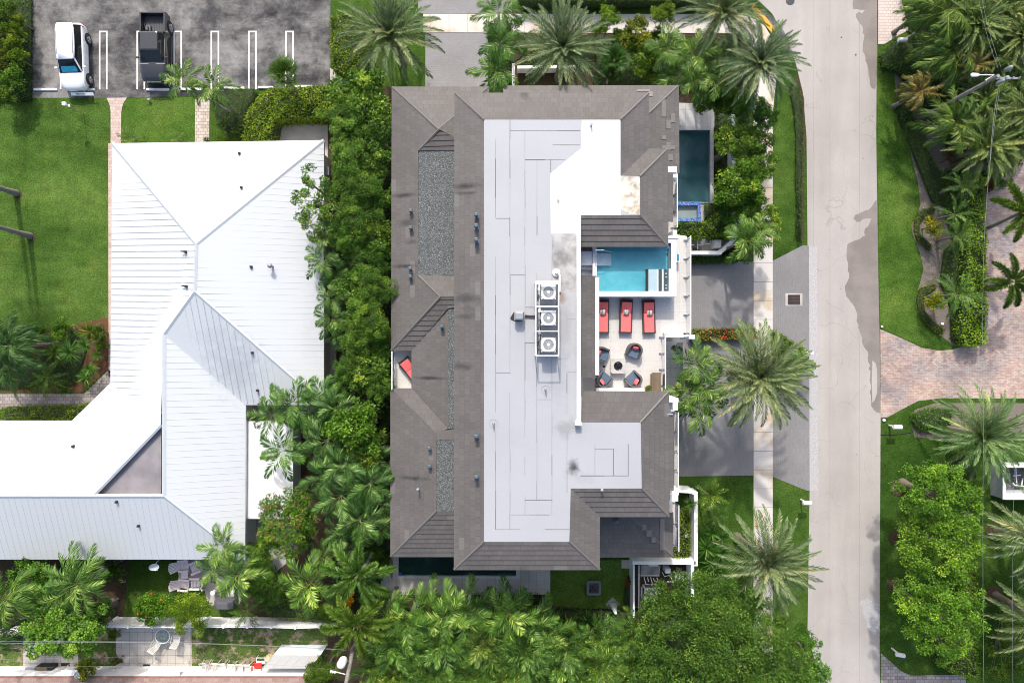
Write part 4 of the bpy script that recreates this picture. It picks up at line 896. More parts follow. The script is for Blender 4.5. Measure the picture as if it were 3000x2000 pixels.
for (xa, xb, py_, zt_, hh) in ((1400,1460,1643,E,6.4),(1520,1620,1643,E,6.4),(1660,1710,1643,E,6.4),(1780,1850,1488,E,6.6),(1880,1920,1488,E,6.6),(1210,1300,1608,5.6,1.0),(1420,1500,1605,5.6,.6),(1560,1660,1605,5.6,.6),(1780,1900,1605,5.6,3.4)):
    Xa, Y_, _ = G(xa, py_, zt_); Xb = G(xb, py_, zt_)[0]; mb = MB(); mb.box(Xa, Y_-.06, hh, Xb, Y_+.02, hh+1.7); wd = mb.build('window', M['white'], vi)
    mb = MB(); mb.box(Xa+.07, Y_-.075, hh+.07, (Xa+Xb)/2-.03, Y_-.055, hh+1.63); mb.box((Xa+Xb)/2+.03, Y_-.075, hh+.07, Xb-.07, Y_-.055, hh+1.63); o = mb.build('pane', M['dark_glass'], vi); o.parent = wd
# rooftop terrace slab and its parts
mb = MB(); DK = 7.0
mb.prism([G2(1690,640,DK), G2(2011,697,DK), G2(2011,984,DK), G2(1938,984,DK), G2(1938,1160,DK), G2(1690,1160,DK)], DK-.02, DK); mb.build('terrace_floor', M['deck_tile'], vi)
mb = MB(); mb.prism([G2(1690,640,DK), G2(2013,692,DK), G2(2013,988,DK), G2(1941,988,DK), G2(1941,1160,DK), G2(1690,1160,DK)], 5.0, DK-.02); mb.box(*G2(1700,700,DK), 0, *G2(1900,1150,DK), 5.0); mb.build('terrace_slab', M['stucco'], vi)
mb = MB(); mb.box(*G2(1700,1000,3.6), 3.3, *G2(1992,1230,3.6), 3.6); mb.build('lower_balcony', M['pool_tile'], vi)
def railing(pts, z, parent, h=1.08, n=None, label=None):
    "glass balustrade: clamps/posts, top rail and panes"
    for i in range(len(pts)-1):
        a_ = Vector((*pts[i], z)); b_ = Vector((*pts[i+1], z)); d = b_-a_; L_ = d.length; u = d/L_; s = Vector((-u.y, u.x, 0)); k = max(1, round(L_/1.25)) if n is None else n
        mb = MB(); mb.poly([a_+u*.02+Vector((0,0,.06))+s*.008, b_-u*.02+Vector((0,0,.06))+s*.008, b_-u*.02+Vector((0,0,h))+s*.008, a_+u*.02+Vector((0,0,h))+s*.008]); mb.build('glass_pane', M['glass'], parent)
        mb = MB(); mb.obox(*(a_+d/2).xy, z+h, L_, .06, .04, math.atan2(u.y, u.x)); mb.build('top_rail', M['white'], parent)
        for q in range(k+1):
            mb = MB(); p = a_+u*(.12+(L_-.24)*q/k); mb.obox(*(p+s*.04).xy, z, .05, .05, h*.96, 0); mb.obox(*(p+s*.09).xy, z+.02, .10, .16, .03, math.atan2(u.y, u.x)); mb.obox(*(p+s*.05).xy, z+h*.7, .06, .12, .04, math.atan2(u.y, u.x)); mb.build('rail_post', M['steel'], parent)
rl = empty('glass_railing', G(2010, 840, DK), 0, 'glass railing with steel posts along the edge of the rooftop terrace', 'railing')
railing([G2(2010,699,DK), G2(2010,983,DK), G2(1938,983,DK), G2(1938,1135,DK)][::-1], DK, rl)
rl = empty('glass_railing', G(1990,1100,3.6), 0, 'glass railing of the lower grey balcony beside the palm trees', 'railing'); railing([G2(1991,1228,3.6), G2(1991,1000,3.6)], 3.6, rl)
# white corner blocks and narrow east balconies
def wbox(name, x0, y0, x1, y1, za, zb, mat='stucco', par=None, bevel=.02):
    mb = MB(); mb.box(*G2(x0,y0,zb), za, *G2(x1,y1,zb), zb); return mb.build(name, M[mat], par or vi, bevel=bevel)
wbox('corner_block', 1957,487,1983,505, 4, 8.6); wbox('corner_block', 1970,505,1984,521, 4, 8.5); wbox('balcony_floor', 1950,520,1976,690, 6.2, 6.6, 'deck_tile'); wbox('corner_block', 1971,674,1984,692, 6.0, 8.3)
wbox('ledge', 1957,689,1991,698, 6.5, 8.35); wbox('corner_block', 1960,1166,1988,1178, 5, 8.2); wbox('corner_block', 1971,1178,1986,1202, 5, 8.2, 'stucco_blue'); wbox('balcony_floor', 1950,1200,1974,1440, 5.4, 5.8, 'deck_tile')
wbox('corner_block', 1963,1430,1986,1467, 4, 8.2); wbox('corner_block', 1963,1447,1987,1468, 4, 8.3); wbox('balcony_floor', 1950,1467,1978,1600, 2.9, 3.3, 'deck_tile'); wbox('drain_strip', 1906,1213,1972,1215, E-.1, E+.06, 'metal_trim')
rl = empty('glass_railing', G(1977,600,6.6), 0, 'slim glass railing above the dark ground floor pool', 'railing'); railing([G2(1972,674,6.6), G2(1972,522,6.6)], 6.6, rl)
rl = empty('glass_railing', G(1977,1320,5.8), 0, 'long glass railing of the narrow balcony above the shaded driveway', 'railing'); railing([G2(1975,1438,5.8), G2(1975,1202,5.8)], 5.8, rl)
rl = empty('glass_railing', G(1980,1530,4.2), 0, 'glass railing beside the planter of low shrubs', 'railing'); railing([G2(1977,1600,4.2), G2(1977,1468,4.2)], 4.2, rl)
wbox('corner_block', 2018,980,2036,993, 5.0, 7.3, 'stucco')
# west balcony
mb = MB(); mb.box(*G2(1154,1022,5.0), 4.7, *G2(1240,1142,5.0), 5.0); mb.build('balcony_floor', M['deck_tile'], vi)
rl = empty('glass_railing', G(1157,1082,5.0), 0, 'white railing of the small west balcony beside the trees', 'railing'); railing([G2(1157,1138,5.0), G2(1157,1028,5.0)], 5.0, rl)
# roof vents and pipes
def gooseneck(px, py, z, s=.78, mat='bluegrey'):
    x, y, _ = G(px, py, z+.25); mb = MB(); mb.obox(x, y-.05, z-.15, .36*s, .30*s, .10, 0); mb.cyl((x, y-.02, z-.1), (x, y-.02, z+.25), .11*s, n=12); mb.obox(x, y+.02, z+.22, .32*s, .30*s, .16, 0, top=.8); mb.build('roof_vent', M[mat], vi, bevel=.03)
for px, py in ((1203,618),(1203,668),(1202,787),(1202,811)): gooseneck(px, py, z_(px)+.1)
for px, py in ((1395,629),(1395,662),(1395,703),(1395,1278),(1395,1397)): gooseneck(px, py, E+(px-1332)*.0093+.1)
for px, py in ((1258,1313),(1258,1366)): gooseneck(px, py, z_(px)+.1)
gooseneck(1294, 957, 6.5, .7); gooseneck(1807, 1527, 6.6, .9)
for px, py, z in ((1225,1432,6.55),(1763,1434,F-.1)):
    x, y, _ = G(px, py, z+.2); mb = MB(); mb.cyl((x, y, z), (x, y, z+.4), .05); mb.lathe((x, y, z+.35), [(.07,0),(.1,.04),(.03,.1)], 10); mb.build('vent_pipe', M['grey_metal'], vi)
for px, py in ((1598,1141),(1446,1240)):
    x, y, _ = G(px, py, F); mb = MB(); 
    pts = [(x+.24*math.cos(t), y+.24*math.sin(t), F+.02) for t in np.linspace(0, 6.283, 25)]; mb.tube(pts, .008, 4); mb.cyl((x, y, F), (x, y, F+.1), .09, .05, 12); mb.cyl((x, y, F+.1), (x, y, F+.42), .045, n=8); mb.build('roof_drain', M['grey_metal'], vi)
x, y, _ = G(1733, 366, F+.2); mb = MB(); mb.cyl((x, y, F), (x, y, F+.35), .07); mb.build('vent_pipe', M['grey_metal'], vi)
mb = MB(); x, y, _ = G(1630, 799, F+.1); mb.lathe((x, y, F), [(.26,.02),(.24,.12),(.1,.16),(.08,.3)], 18); mb.cyl((x, y, F+.3), (x, y, F+.32), .04); p2 = G(1640,855,F+.1); mb.tube([(x+.1, y-.1, F+.12), (p2[0], y-.15, F+.12), (p2[0], p2[1], F+.12)], .07, 8); mb.build('drain_pipe', M['offwhite'], vi, smooth=False)

# ---------------------------------------------------------------- rooftop machinery
fz = 11.15
fa = G(1570,825,fz); fb = G(1637,1042,fz)
fm_ = empty('equipment_frame', ((fa[0]+fb[0])/2, (fa[1]+fb[1])/2, F), 0, 'white pipe frame standing on the flat roof round three air conditioners', 'frame')
mb = MB(); x0, x1, y0, y1 = fa[0], fb[0], fa[1], fb[1]
for X_ in (x0, x1): mb.cyl((X_, y0, fz), (X_, y1, fz), .035, n=8)
ym = [y0, G(0,831,fz)[1], G(0,898,fz)[1], G(0,970,fz)[1], y1]
for Y_ in ym: mb.cyl((x0, Y_, fz), (x1, Y_, fz), .035, n=8)
mb.build('top_rail', M['white'], fm_)
for X_ in (x0, x1):
    for Y_ in (y0, ym[2], ym[3], y1): mb = MB(); mb.cyl((X_, Y_, F), (X_, Y_, fz), .035, n=8); mb.build('leg', M['white'], fm_)
mb = MB()
for X_ in (x0+.28, x1-.05): mb.box(X_-.05, y1, F+.35, X_+.05, y0, F+.45)
mb.build('base_rail', M['ac_dark'], fm_)
mb = MB(); rr = random.Random(4)
for i in range(7):
    X_ = x0+.06+rr.random()*.22; mb.tube([(X_, y0-.1, F+.5+.05*i), (X_+rr.uniform(-.05,.05), (y0+y1)/2+rr.uniform(-.8,.8), F+.45+.05*i), (X_+rr.uniform(-.05,.05), y1+.1, F+.5)], .022, 6, i % 2)
for i in range(9):
    Y_ = y0-.35-i*.42; mb.obox(x0+.15+rr.random()*.1, Y_, F+.45, .14, .2, .35, 0, rr.choice([0, 1, 2]))
mb.build('pipework', [M['offwhite'], M['ac_dark'], M['grey_metal']], fm_)
def make_ac(x, y, z, s=.84, h=.78, label='', group=None):
    t = empty('air_conditioner', (x, y, z), 0, label, 'air conditioner', group); hs = s/2
    mb = MB(); mb.obox(0, 0, .03, s-.06, s-.06, h-.08); mb.build('coil', M['ac_dark'], t, local=True)
    mb = MB()
    for sx in (-1, 1):
        for sy in (-1, 1): mb.obox(sx*(hs-.05), sy*(hs-.05), 0, .1, .1, h-.05)
    mb.obox(0, 0, 0, s, s, .06)
    n = 32; sq = []; cr = []      # square top plate with a round opening
    for i in range(n):
        t_ = 2*math.pi*i/n; c, s_ = math.cos(t_), math.sin(t_); m_ = (abs(c)**5+abs(s_)**5)**(-1/5); sq.append((hs*m_*c, hs*m_*s_)); cr.append((hs*.74*c, hs*.74*s_))
    k = len(mb.v); mb.v += [(a_, b_, h-.07) for a_, b_ in sq] + [(a_*.97, b_*.97, h) for a_, b_ in sq] + [(a_, b_, h-.01) for a_, b_ in cr] + [(a_*.97, b_*.97, h-.12) for a_, b_ in cr]
    for r in range(3):
        for i in range(n): j = (i+1) % n; mb.face((k+r*n+i, k+r*n+j, k+(r+1)*n+j, k+(r+1)*n+i))
    mb.build('casing', M['ac_grey'], t, local=True)
    mb = MB(); mb.cyl((0,0,h-.2), (0,0,h-.08), .09, n=12)
    for i in range(3):
        a0 = i*2.094+.4; R_ = hs*.68
        mb.poly([(.07*math.cos(a0), .07*math.sin(a0), h-.16), (R_*math.cos(a0-.15), R_*math.sin(a0-.15), h-.19), (R_*math.cos(a0+.65), R_*math.sin(a0+.65), h-.13), (.08*math.cos(a0+.9), .08*math.sin(a0+.9), h-.12)])
    mb.build('fan', M['offwhite'], t, local=True)
    mb = MB(); 
    for r in np.linspace(.10, hs*.72, 7): mb.tube([(r*math.cos(q), r*math.sin(q), h+.005) for q in np.linspace(0, 6.283, 25)], .005, 4)
    for i in range(20): q = i*2*math.pi/20; mb.tube([(.07*math.cos(q), .07*math.sin(q), h+.01), (hs*.75*math.cos(q), hs*.75*math.sin(q), h)], .005, 4)
    mb.cyl((0,0,h), (0,0,h+.02), .085, n=16); mb.build('grille', M['ac_grey'], t, local=True)
    return t
for i, py in enumerate((855,931,1009)):
    x, y, _ = G(1607, py, F+1.25); make_ac(x, y, F+.45, label='%s air conditioner in the white frame on the flat roof' % ('northern', 'middle', 'southern')[i], group='air conditioners on the flat roof')
x, y, _ = G(1521, 925, F+.6); vb = empty('roof_hood', (x, y, F), 0, 'grey metal hood on a black patch of the flat roof', 'vent hood')
mb = MB(); mb.obox(0, 0, 0, .5, .42, .5); mb.build('curb', M['ac_dark'], vb, local=True); mb = MB(); mb.obox(0, 0, .5, .58, .52, .22, 0, 0, .75); mb.obox(0, 0, .46, .60, .54, .05); mb.build('hood', M['grey_metal'], vb, local=True, bevel=.02)
mb = MB(); p = G(1537,927,F+.15); q = G(1572,929,F+.15)
for i in range(3): mb.tube([(p[0], p[1]+.04*i, F+.12), ((p[0]+q[0])/2, p[1]-.03+.04*i, F+.1), (q[0], q[1]+.04*i, F+.12)], .028, 6)
single(mb, 'insulated_pipes', M['black'], 'black insulated pipes from the grey roof hood to the white frame', 'pipes')

# ---------------------------------------------------------------- rooftop pool
PZ = 8.3
po = empty('rooftop_pool', G(1860,790,DK), 0, 'turquoise raised pool with marble rim on the rooftop terrace', 'swimming pool')
def ring(mb, xo0, yo0, xo1, yo1, xi0, yi0, xi1, yi1, za, zb, m=0):
    A = [G2(xo0,yo0,zb), G2(xo1,yo1,zb)]; B = [G2(xi0,yi0,zb), G2(xi1,yi1,zb)]
    mb.box(A[0][0], A[0][1], za, B[0][0], A[1][1], zb, m); mb.box(B[1][0], A[0][1], za, A[1][0], A[1][1], zb, m)
    mb.box(B[0][0], A[0][1], za, B[1][0], B[0][1], zb, m); mb.box(B[0][0], B[1][1], za, B[1][0], A[1][1], zb, m)
mb = MB(); ring(mb, 1736,700,1982,869, 1749,712,1966,853, DK, PZ); mb.build('rim', M['marble'], po, bevel=.015)
mb = MB(); mb.box(*G2(1747,710,PZ), DK+.05, *G2(1968,855,PZ), PZ-.42); mb.build('basin', M['pool_blue'], po)
mb = MB(); mb.box(*G2(1749,712,PZ), PZ-.41, *G2(1966,853,PZ), PZ-.10); o = mb.build('water', M['water'], po); 
mb = MB()
for i, (x0, x1) in enumerate(((1749,1768),(1768,1781),(1781,1793))): mb.box(*G2(x0,741,PZ), DK+.15, *G2(x1,777,PZ), PZ-.13-.07*i)
mb.build('steps', M['marble'], po)
mb = MB(); mb.box(*G2(1895,788,PZ), DK+.15, *G2(1900,853,PZ), PZ-.04, 1); mb.box(*G2(1900,788,PZ), DK+.15, *G2(1926,853,PZ), PZ-.13, 0); mb.box(*G2(1926,788,PZ), DK+.15, *G2(1929,853,PZ), PZ-.02, 2); mb.box(*G2(1929,788,PZ), DK+.15, *G2(1941,853,PZ), PZ-.38, 3); mb.box(*G2(1941,788,PZ), DK+.15, *G2(1944,853,PZ), PZ-.02, 2)
mb.box(*G2(1944,788,PZ), DK+.15, *G2(1959,853,PZ), PZ-.36, 3)
for yy in (800,810,834,843): mb.cyl((*G2(1955,yy,PZ), PZ-.37), (*G2(1955,yy,PZ), PZ-.31), .05, n=10, m=2)
mb.box(*G2(1960,787,PZ), DK+.15, *G2(1967,853,PZ), PZ-.06, 0); mb.build('tanning_bench', [M['marble'], M['black'], M['white'], M['ac_dark']], po)
mb = MB(); mb.box(*G2(1960,719,PZ), DK+.2, *G2(1966.5,787,PZ), PZ-.2); mb.build('overflow_channel', plain('channel_grey', (.16,.20,.19), .5), po)
mb = MB(); a_ = Vector(G(1743,735,PZ+.5)); b_ = Vector(G(1798,741,PZ)); mb.tube([Vector((a_.x, a_.y, PZ)), a_+Vector((0,0,.3)), a_+Vector((.5,0,.3)), Vector((b_.x-.15, b_.y, PZ+.35)), Vector((b_.x, b_.y, PZ-.3))], .022, 8); mb.build('handrail', M['steel'], po)
mb = MB(); x, y, _ = G(1956,727,PZ-.1); mb.lathe((x, y, PZ-.13), [(.06,0),(.09,.02),(.09,.05),(.05,.09)], 16); single(mb, 'pool_float', plain('blue_plastic', (.01,.12,.5), .4), 'small round blue float in the corner of the rooftop pool', 'pool float')
st = empty('marble_steps', G(1718,770,DK), 0, 'grey marble steps up to the rooftop pool, beside the white parapet', 'steps')
mb = MB(); mb.box(*G2(1703,735,PZ), DK, *G2(1735,776,PZ), PZ-.1); mb.build('landing', M['marble'], st)
for i, (y0, y1) in enumerate(((776,789),(789,805))): mb = MB(); mb.box(*G2(1703,y0,PZ-.3), DK, *G2(1735,y1,PZ-.3), PZ-.4-.3*i); mb.build('step', M['marble'], st)
# towel caddy beside the pool
tx = empty('towel_caddy', G(1987,754,DK), 0, 'white caddy of blue towels outside the rooftop pool rim', 'caddy'); mb = MB(); p = G(1982,741,DK+.6); q = G(1992,767,DK+.6)
mb.box(p[0]+.02, p[1], DK, q[0], q[1], DK+.5); mb.build('box', M['white'], tx); mb = MB(); mb.box(p[0]+.05, p[1]-.06, DK+.5, q[0]-.04, q[1]+.10, DK+.58); mb.build('towels', M['blue_towel'], tx, bevel=.03)

# ---------------------------------------------------------------- terrace furniture
def make_lounger():
    t = empty('sun_lounger', (0, 0, 0)); L_, W_ = 2.12, .80      # head at +y
    mb = MB(); mb.box(-W_/2, -L_/2, .16, -W_/2+.09, L_/2, .34); mb.box(W_/2-.09, -L_/2, .16, W_/2, L_/2, .34); mb.box(-W_/2+.09, -L_/2, .16, W_/2-.09, -L_/2+.09, .34); mb.box(-W_/2+.09, L_/2-.09, .16, W_/2-.09, L_/2, .34)
    mb.box(-W_/2+.09, -L_/2+.09, .2, W_/2-.09, L_/2-.09, .24); mb.build('frame', M['wicker'], t, local=True, bevel=.012)
    for sx in (-1, 1):
        for sy in (-1, 1): mb = MB(); mb.box(sx*(W_/2-.09), sy*(L_/2-.1), 0, sx*(W_/2-.01), sy*(L_/2-.02), .17); mb.build('leg', M['wicker'], t, local=True)
    mb = MB(); mb.box(-.31, -1.0, .27, .31, .22, .38); mb.build('seat_cushion', M['coral'], t, local=True, bevel=.035, seg=3)
    mb = MB(); mb.loft([[(-.31,.22,.28),(.31,.22,.28),(.31,.22,.39),(-.31,.22,.39)], [(-.31,.88,.48),(.31,.88,.48),(.31,.85,.60),(-.31,.85,.60)]]); mb.build('back_cushion', M['coral'], t, local=True, bevel=.03, seg=3)
    mb = MB(); mb.loft([[(-.34,.24,.23),(.34,.24,.23),(.34,.24,.26),(-.34,.24,.26)], [(-.34,.94,.46),(.34,.94,.46),(.34,.93,.49),(-.34,.93,.49)]]); mb.build('backrest', M['wicker'], t, local=True)
    return t
def stripemat():
    a = Mat('striped_fabric', .85); tc = nn(a.nt, 'ShaderNodeTexCoord'); sx = nn(a.nt, 'ShaderNodeSeparateXYZ'); a.L(tc.outputs['Generated'], sx.inputs[0])
    a.color(a.ramp(sx.outputs[0], [(0,(.5,.48,.45)),(.12,(.25,.12,.08)),(.22,(.6,.58,.55)),(.34,(.05,.07,.16)),(.46,(.62,.6,.57)),(.58,(.6,.12,.10)),(.66,(.6,.58,.55)),(.78,(.25,.13,.09)),(.88,(.06,.08,.16)),(.95,(.5,.48,.45))], 'CONSTANT')); return a.m
M['stripe'] = stripemat()
def pillow_mesh(s, mat, name, w=.36, d=.34, h=.13):
    mb = MB(); n = 6; 
    for sg in (1, -1):
        k = len(mb.v)
        for j in range(n+1):
            for i in range(n+1):
                u, v = i/n*2-1, j/n*2-1; mb.v.append((u*w/2*(1-.08*v*v), v*d/2*(1-.08*u*u), sg*h/2*((1-u*u)*(1-v*v))**.35))
        for j in range(n):
            for i in range(n): q = k+j*(n+1)+i; mb.face((q, q+1, q+n+2, q+n+1) if sg > 0 else (q+n+1, q+n+2, q+1, q))
    o = mb.build(name, mat, smooth=True); return o
lp = make_lounger()
spots = [(1766,926,0.0,'red cushioned wicker lounger half hidden by the white canopy edge'), (1834,926,-.03,'middle red cushioned wicker lounger on the rooftop terrace'), (1901,927,.03,'red cushioned wicker lounger nearest the glass railing, east end of the row')]
for i, (px, py, rz, lab) in enumerate(spots):
    o = lp if i == 0 else copy_tree(lp); x, y, _ = G(px, py, DK+.3); o.location = (x, y, DK); o.rotation_euler.z = rz; tag(o, lab, 'sun lounger', 'sun loungers on the rooftop terrace')
for px, py, rz, lab in ((1767,915,.1,'striped pillow on the half hidden lounger'), (1835,915,-.05,'striped pillow on the middle lounger'), (1904,917,.05,'striped pillow on the lounger nearest the railing')):
    o = pillow_mesh(1, M['stripe'], 'striped_pillow'); x, y, _ = G(px, py, DK+.5); o.location = (x, y, DK+.52); o.rotation_euler = (.35, 0, rz); tag(o, lab, 'pillow', 'striped pillows on the loungers')
o = copy_tree(lp); x, y, _ = G(1208,1090,5.3); o.location = (x, y, 5.0); o.rotation_euler.z = .65; tag(o, 'red cushioned lounger set diagonally on the small west balcony', 'sun lounger')
def make_club():
    t = empty('club_chair', (0, 0, 0)); mb = MB(); R_ = .44       # opens towards -y
    outer = [(-.46,-.42),(-.47,0)] + [(-.47*math.cos(a), .02+.44*math.sin(a)) for a in np.linspace(0.1, math.pi-.1, 12)] + [(.47,0),(.46,-.42)]
    inner = [(x*.74, y*.76 if y > 0 else y) for x, y in outer]; inner[0] = (-.35,-.42); inner[-1] = (.35,-.42)
    zt = [.50 + .20*max(0, min(1, (y+.42)/.5)) for x, y in outer]; n = len(outer); k = len(mb.v)
    for (a_, b_), z in zip(outer, zt): mb.v.append((a_, b_, 0.03)); mb.v.append((a_, b_, z))
    for (a_, b_), z in zip(inner, zt): mb.v.append((a_, b_, 0.03)); mb.v.append((a_, b_, z))
    for i in range(n-1):
        o0, o1, i0, i1 = k+2*i, k+2*i+2, k+2*n+2*i, k+2*n+2*i+2
        mb.face((o0, o1, o1+1, o0+1)); mb.face((i1, i0, i0+1, i1+1)); mb.face((o0+1, o1+1, i1+1, i0+1))
    mb.face((k, k+1, k+2*n+1, k+2*n)); e_ = k+2*n-2; mb.face((e_, k+4*n-2, k+4*n-1, e_+1)); mb.box(-.36, -.42, .03, .36, .30, .26); mb.build('wicker_shell', M['wicker_grey'], t, local=True)
    mb = MB(); mb.prism([(-.34,-.45),(.34,-.45),(.33,.10),(.2,.29),(-.2,.29),(-.33,.10)], .27, .41); mb.build('seat_cushion', M['navy'], t, local=True, bevel=.03, seg=3); return t
cc = make_club(); pit = G2(1811, 1072, DK+.4)
for i, (px, py, ddx, ddy, lab) in enumerate(((1859,1026,.35,.94,'blue cushioned wicker armchair north-east of the fire pit'), (1761,1037,-.93,.36,'blue cushioned wicker armchair half hidden by the canopy, west of the fire pit'),
        (1768,1113,-.62,-.78,'blue cushioned wicker armchair south-west of the fire pit'), (1858,1113,.70,-.72,'blue cushioned wicker armchair south-east of the fire pit'))):
    o = cc if i == 0 else copy_tree(cc); x, y, _ = G(px, py, DK+.4); a_ = math.atan2(ddy, ddx)-math.pi/2; o.location = (x, y, DK); o.rotation_euler.z = a_; tag(o, lab, 'armchair', 'armchairs round the fire pit')
    p = pillow_mesh(1, M['coral'], 'throw_pillow', .40, .32, .14); ux, uy = math.cos(a_+math.pi/2), math.sin(a_+math.pi/2); p.location = (x+ux*.14, y+uy*.14, DK+.56); p.rotation_euler = (.95, 0, a_+(.15, -.1, -.3, .35)[i]); tag(p, 'coral pillow on the armchair ' + lab.split('armchair ')[1], 'pillow', 'coral pillows on the armchairs')
def firepit(px, py, z, s, h, mats, name, lab, r=.28, rot=0, square=False):
    x, y, _ = G(px, py, z+h); t = empty(name, (x, y, z), rot, lab, 'fire pit'); mb = MB(); hs = s/2
    mb.obox(0, 0, 0, s*.88, s*.88, h-.09); n = 32; k = len(mb.v); sq = []; cr = []
    for i in range(n):
        q = 2*math.pi*(i+.5)/n; c, s_ = math.cos(q), math.sin(q); m_ = 1/max(abs(c), abs(s_)); sq.append((hs*m_*c, hs*m_*s_)); mm = (m_ if square else 1)*r; cr.append((mm*c, mm*s_))
    mb.v += [(a_, b_, h-.09) for a_, b_ in sq] + [(a_, b_, h) for a_, b_ in sq] + [(a_, b_, h) for a_, b_ in cr] + [(a_, b_, h-.10) for a_, b_ in cr]
    for r_ in range(3):
        for i in range(n): j = (i+1) % n; mb.face((k+r_*n+i, k+r_*n+j, k+(r_+1)*n+j, k+(r_+1)*n+i))
    mb.build('surround', mats[0], t, local=True); mb = MB(); rr = random.Random(9)
    for i in range(150 if not square else 190):
        a_ = rr.uniform(0, 6.283); q = r*.97*math.sqrt(rr.random()); X_, Y_ = (q*math.cos(a_), q*math.sin(a_)) if not square else (rr.uniform(-r, r)*.97, rr.uniform(-r, r)*.97); mb.obox(X_, Y_, h-.12, .05+.03*rr.random(), .05+.02*rr.random(), .05+rr.random()*.04, rr.uniform(0, 3), 0, .6)
    mb.obox(0, 0, h-.14, 1.9*r if square else 1.3*r, 1.9*r if square else 1.3*r, .05); mb.build('lava_rocks', mats[1], t, local=True); return t
firepit(1811, 1072, DK, .93, .42, (M['stone_pit'], M['lava']), 'fire_pit', 'square pale stone fire pit with black stones between the armchairs')
firepit(1740, 1722, 0, 1.05, .45, (plain('slate_stone', (.13,.14,.155), .6), M['ac_dark']), 'fire_pit', 'square dark grey fire pit on the shaded turf', r=.36, square=True)
mb = MB(); mb.box(*G2(1766,1070,DK), DK, *G2(1772,1076,DK), DK+.006); single(mb, 'floor_drain', M['black'], 'small black square drain in the terrace floor left of the fire pit', 'drain')
sc = empty('wood_screen', G(1926,1118,DK), 0, 'brown slatted wooden deck panel in the terrace corner', 'wood panel'); mb = MB(); p = G(1910,1091,DK+.5); q = G(1937,1150,DK+.5)
for i in range(13): w0 = p[0]+(q[0]-p[0])*i/13; mb.box(w0, q[1], DK+.42, w0+(q[0]-p[0])/13-.012, p[1], DK+.47)
mb.build('slats', M['wood'], sc); mb = MB(); mb.box(p[0], q[1]+.1, DK, p[0]+.06, p[1]-.1, DK+.42); mb.box(q[0]-.06, q[1]+.1, DK, q[0], p[1]-.1, DK+.42); mb.box(p[0]+.06, p[1]-.5, DK+.3, q[0]-.06, p[1]-.44, DK+.42); mb.build('base', M['wood'], sc)
mb = MB(); mb.box(*G2(1747,1137,DK+.9), DK, *G2(1888,1150,DK+.9), DK+.9); single(mb, 'counter', M['ac_grey'], 'long pale grey counter against the south wall of the terrace', 'counter', bevel=.01)
x, y, _ = G(1901,1139,DK+.4); pt = empty('potted_plant', (x, y, DK), 0, 'small leafy plant in a red-brown pot in the terrace corner', 'potted plant'); mb = MB(); mb.lathe((0,0,0), [(.14,0),(.2,.3),(.22,.32),(.16,.32)], 16); mb.build('pot', plain('terracotta', (.16,.06,.04), .7), pt, local=True)
o = bpy.data.objects.new('foliage', PM['spike1']); C.objects.link(o); o.parent = pt; o.location = (0,0,.35); o.scale = (.33,.33,.33); o.color = (1.1,1.0,.9,1)

# ---------------------------------------------------------------- ground floor pools
def ground_pool(name, lab, x0, y0, x1, y1, z, mat, rim, cx0, cy0, cx1, cy1, rimmat='pool_tile'):
    t = empty(name, G((x0+x1)/2, (y0+y1)/2, 0), 0, lab, 'swimming pool'); mb = MB(); ring(mb, cx0, cy0, cx1, cy1, x0, y0, x1, y1, 0.0, z); mb.build('coping', M[rimmat], t)
    mb = MB(); mb.box(*G2(x0,y0,z), .03, *G2(x1,y1,z), .05); mb.build('basin', M[mat], t); mb = MB(); mb.box(*G2(x0,y0,z), .1, *G2(x1,y1,z), z-.10); mb.build('water', M['water'], t); return t
sheet('pool_patio', [(1930,300),(2040,303),(2093,310),(2093,372),(1930,372)], .42, 'pool_tile', th=.42)
sheet('pool_patio', [(1930,594),(2091,594),(2065,606),(2065,655),(1930,655)], .40, 'concrete', th=.40)
ground_pool('garden_pool', 'long dark pool beside the east side of the villa', 1930, 381, 2080, 592, .5, 'pool_dark', 0, 1925, 372, 2091, 595)
t = ground_pool('mosaic_spa', 'small spa with a blue mosaic rim at the south end of the dark pool', 1982, 602, 2044, 638, .7, 'pool_dark', 0, 1960, 591, 2054, 649, 'mosaic')
mb = MB(); mb.box(*G2(1986,612,.5), .05, *G2(2024,625,.5), .2); mb.build('seat_ledge', M['pool_black'], t)
lw = ground_pool('lap_pool', 'narrow black lap pool on the south side, half under the roof', 1167, 1560, 1512, 1687, .35, 'pool_black', 0, 1150, 1550, 1523, 1694, 'pool_tile')
mb = MB(); x, y, _ = G(1172,1681,.3); mb.lathe((x, y, .22), [(.07,0),(.11,.03),(.11,.06),(.05,.1)], 14); single(mb, 'pool_float', bpy.data.materials['blue_plastic'], 'small round blue float in the corner of the black lap pool', 'pool float')
sheet('pool_patio', [(1116,1640),(1146,1640),(1146,1741),(1116,1741)], .30, 'stone_tile', th=.3); sheet('pool_patio', [(1146,1694),(1612,1694),(1612,1741),(1146,1741)], .30, 'stone_tile', th=.3); sheet('pool_patio', [(1523,1600),(1612,1600),(1612,1694),(1523,1694)], .30, 'stone_tile', th=.3)
sheet('stepping_slab', [(1821,1640),(1845,1640),(1845,1664),(1821,1664)], .05, 'concrete')
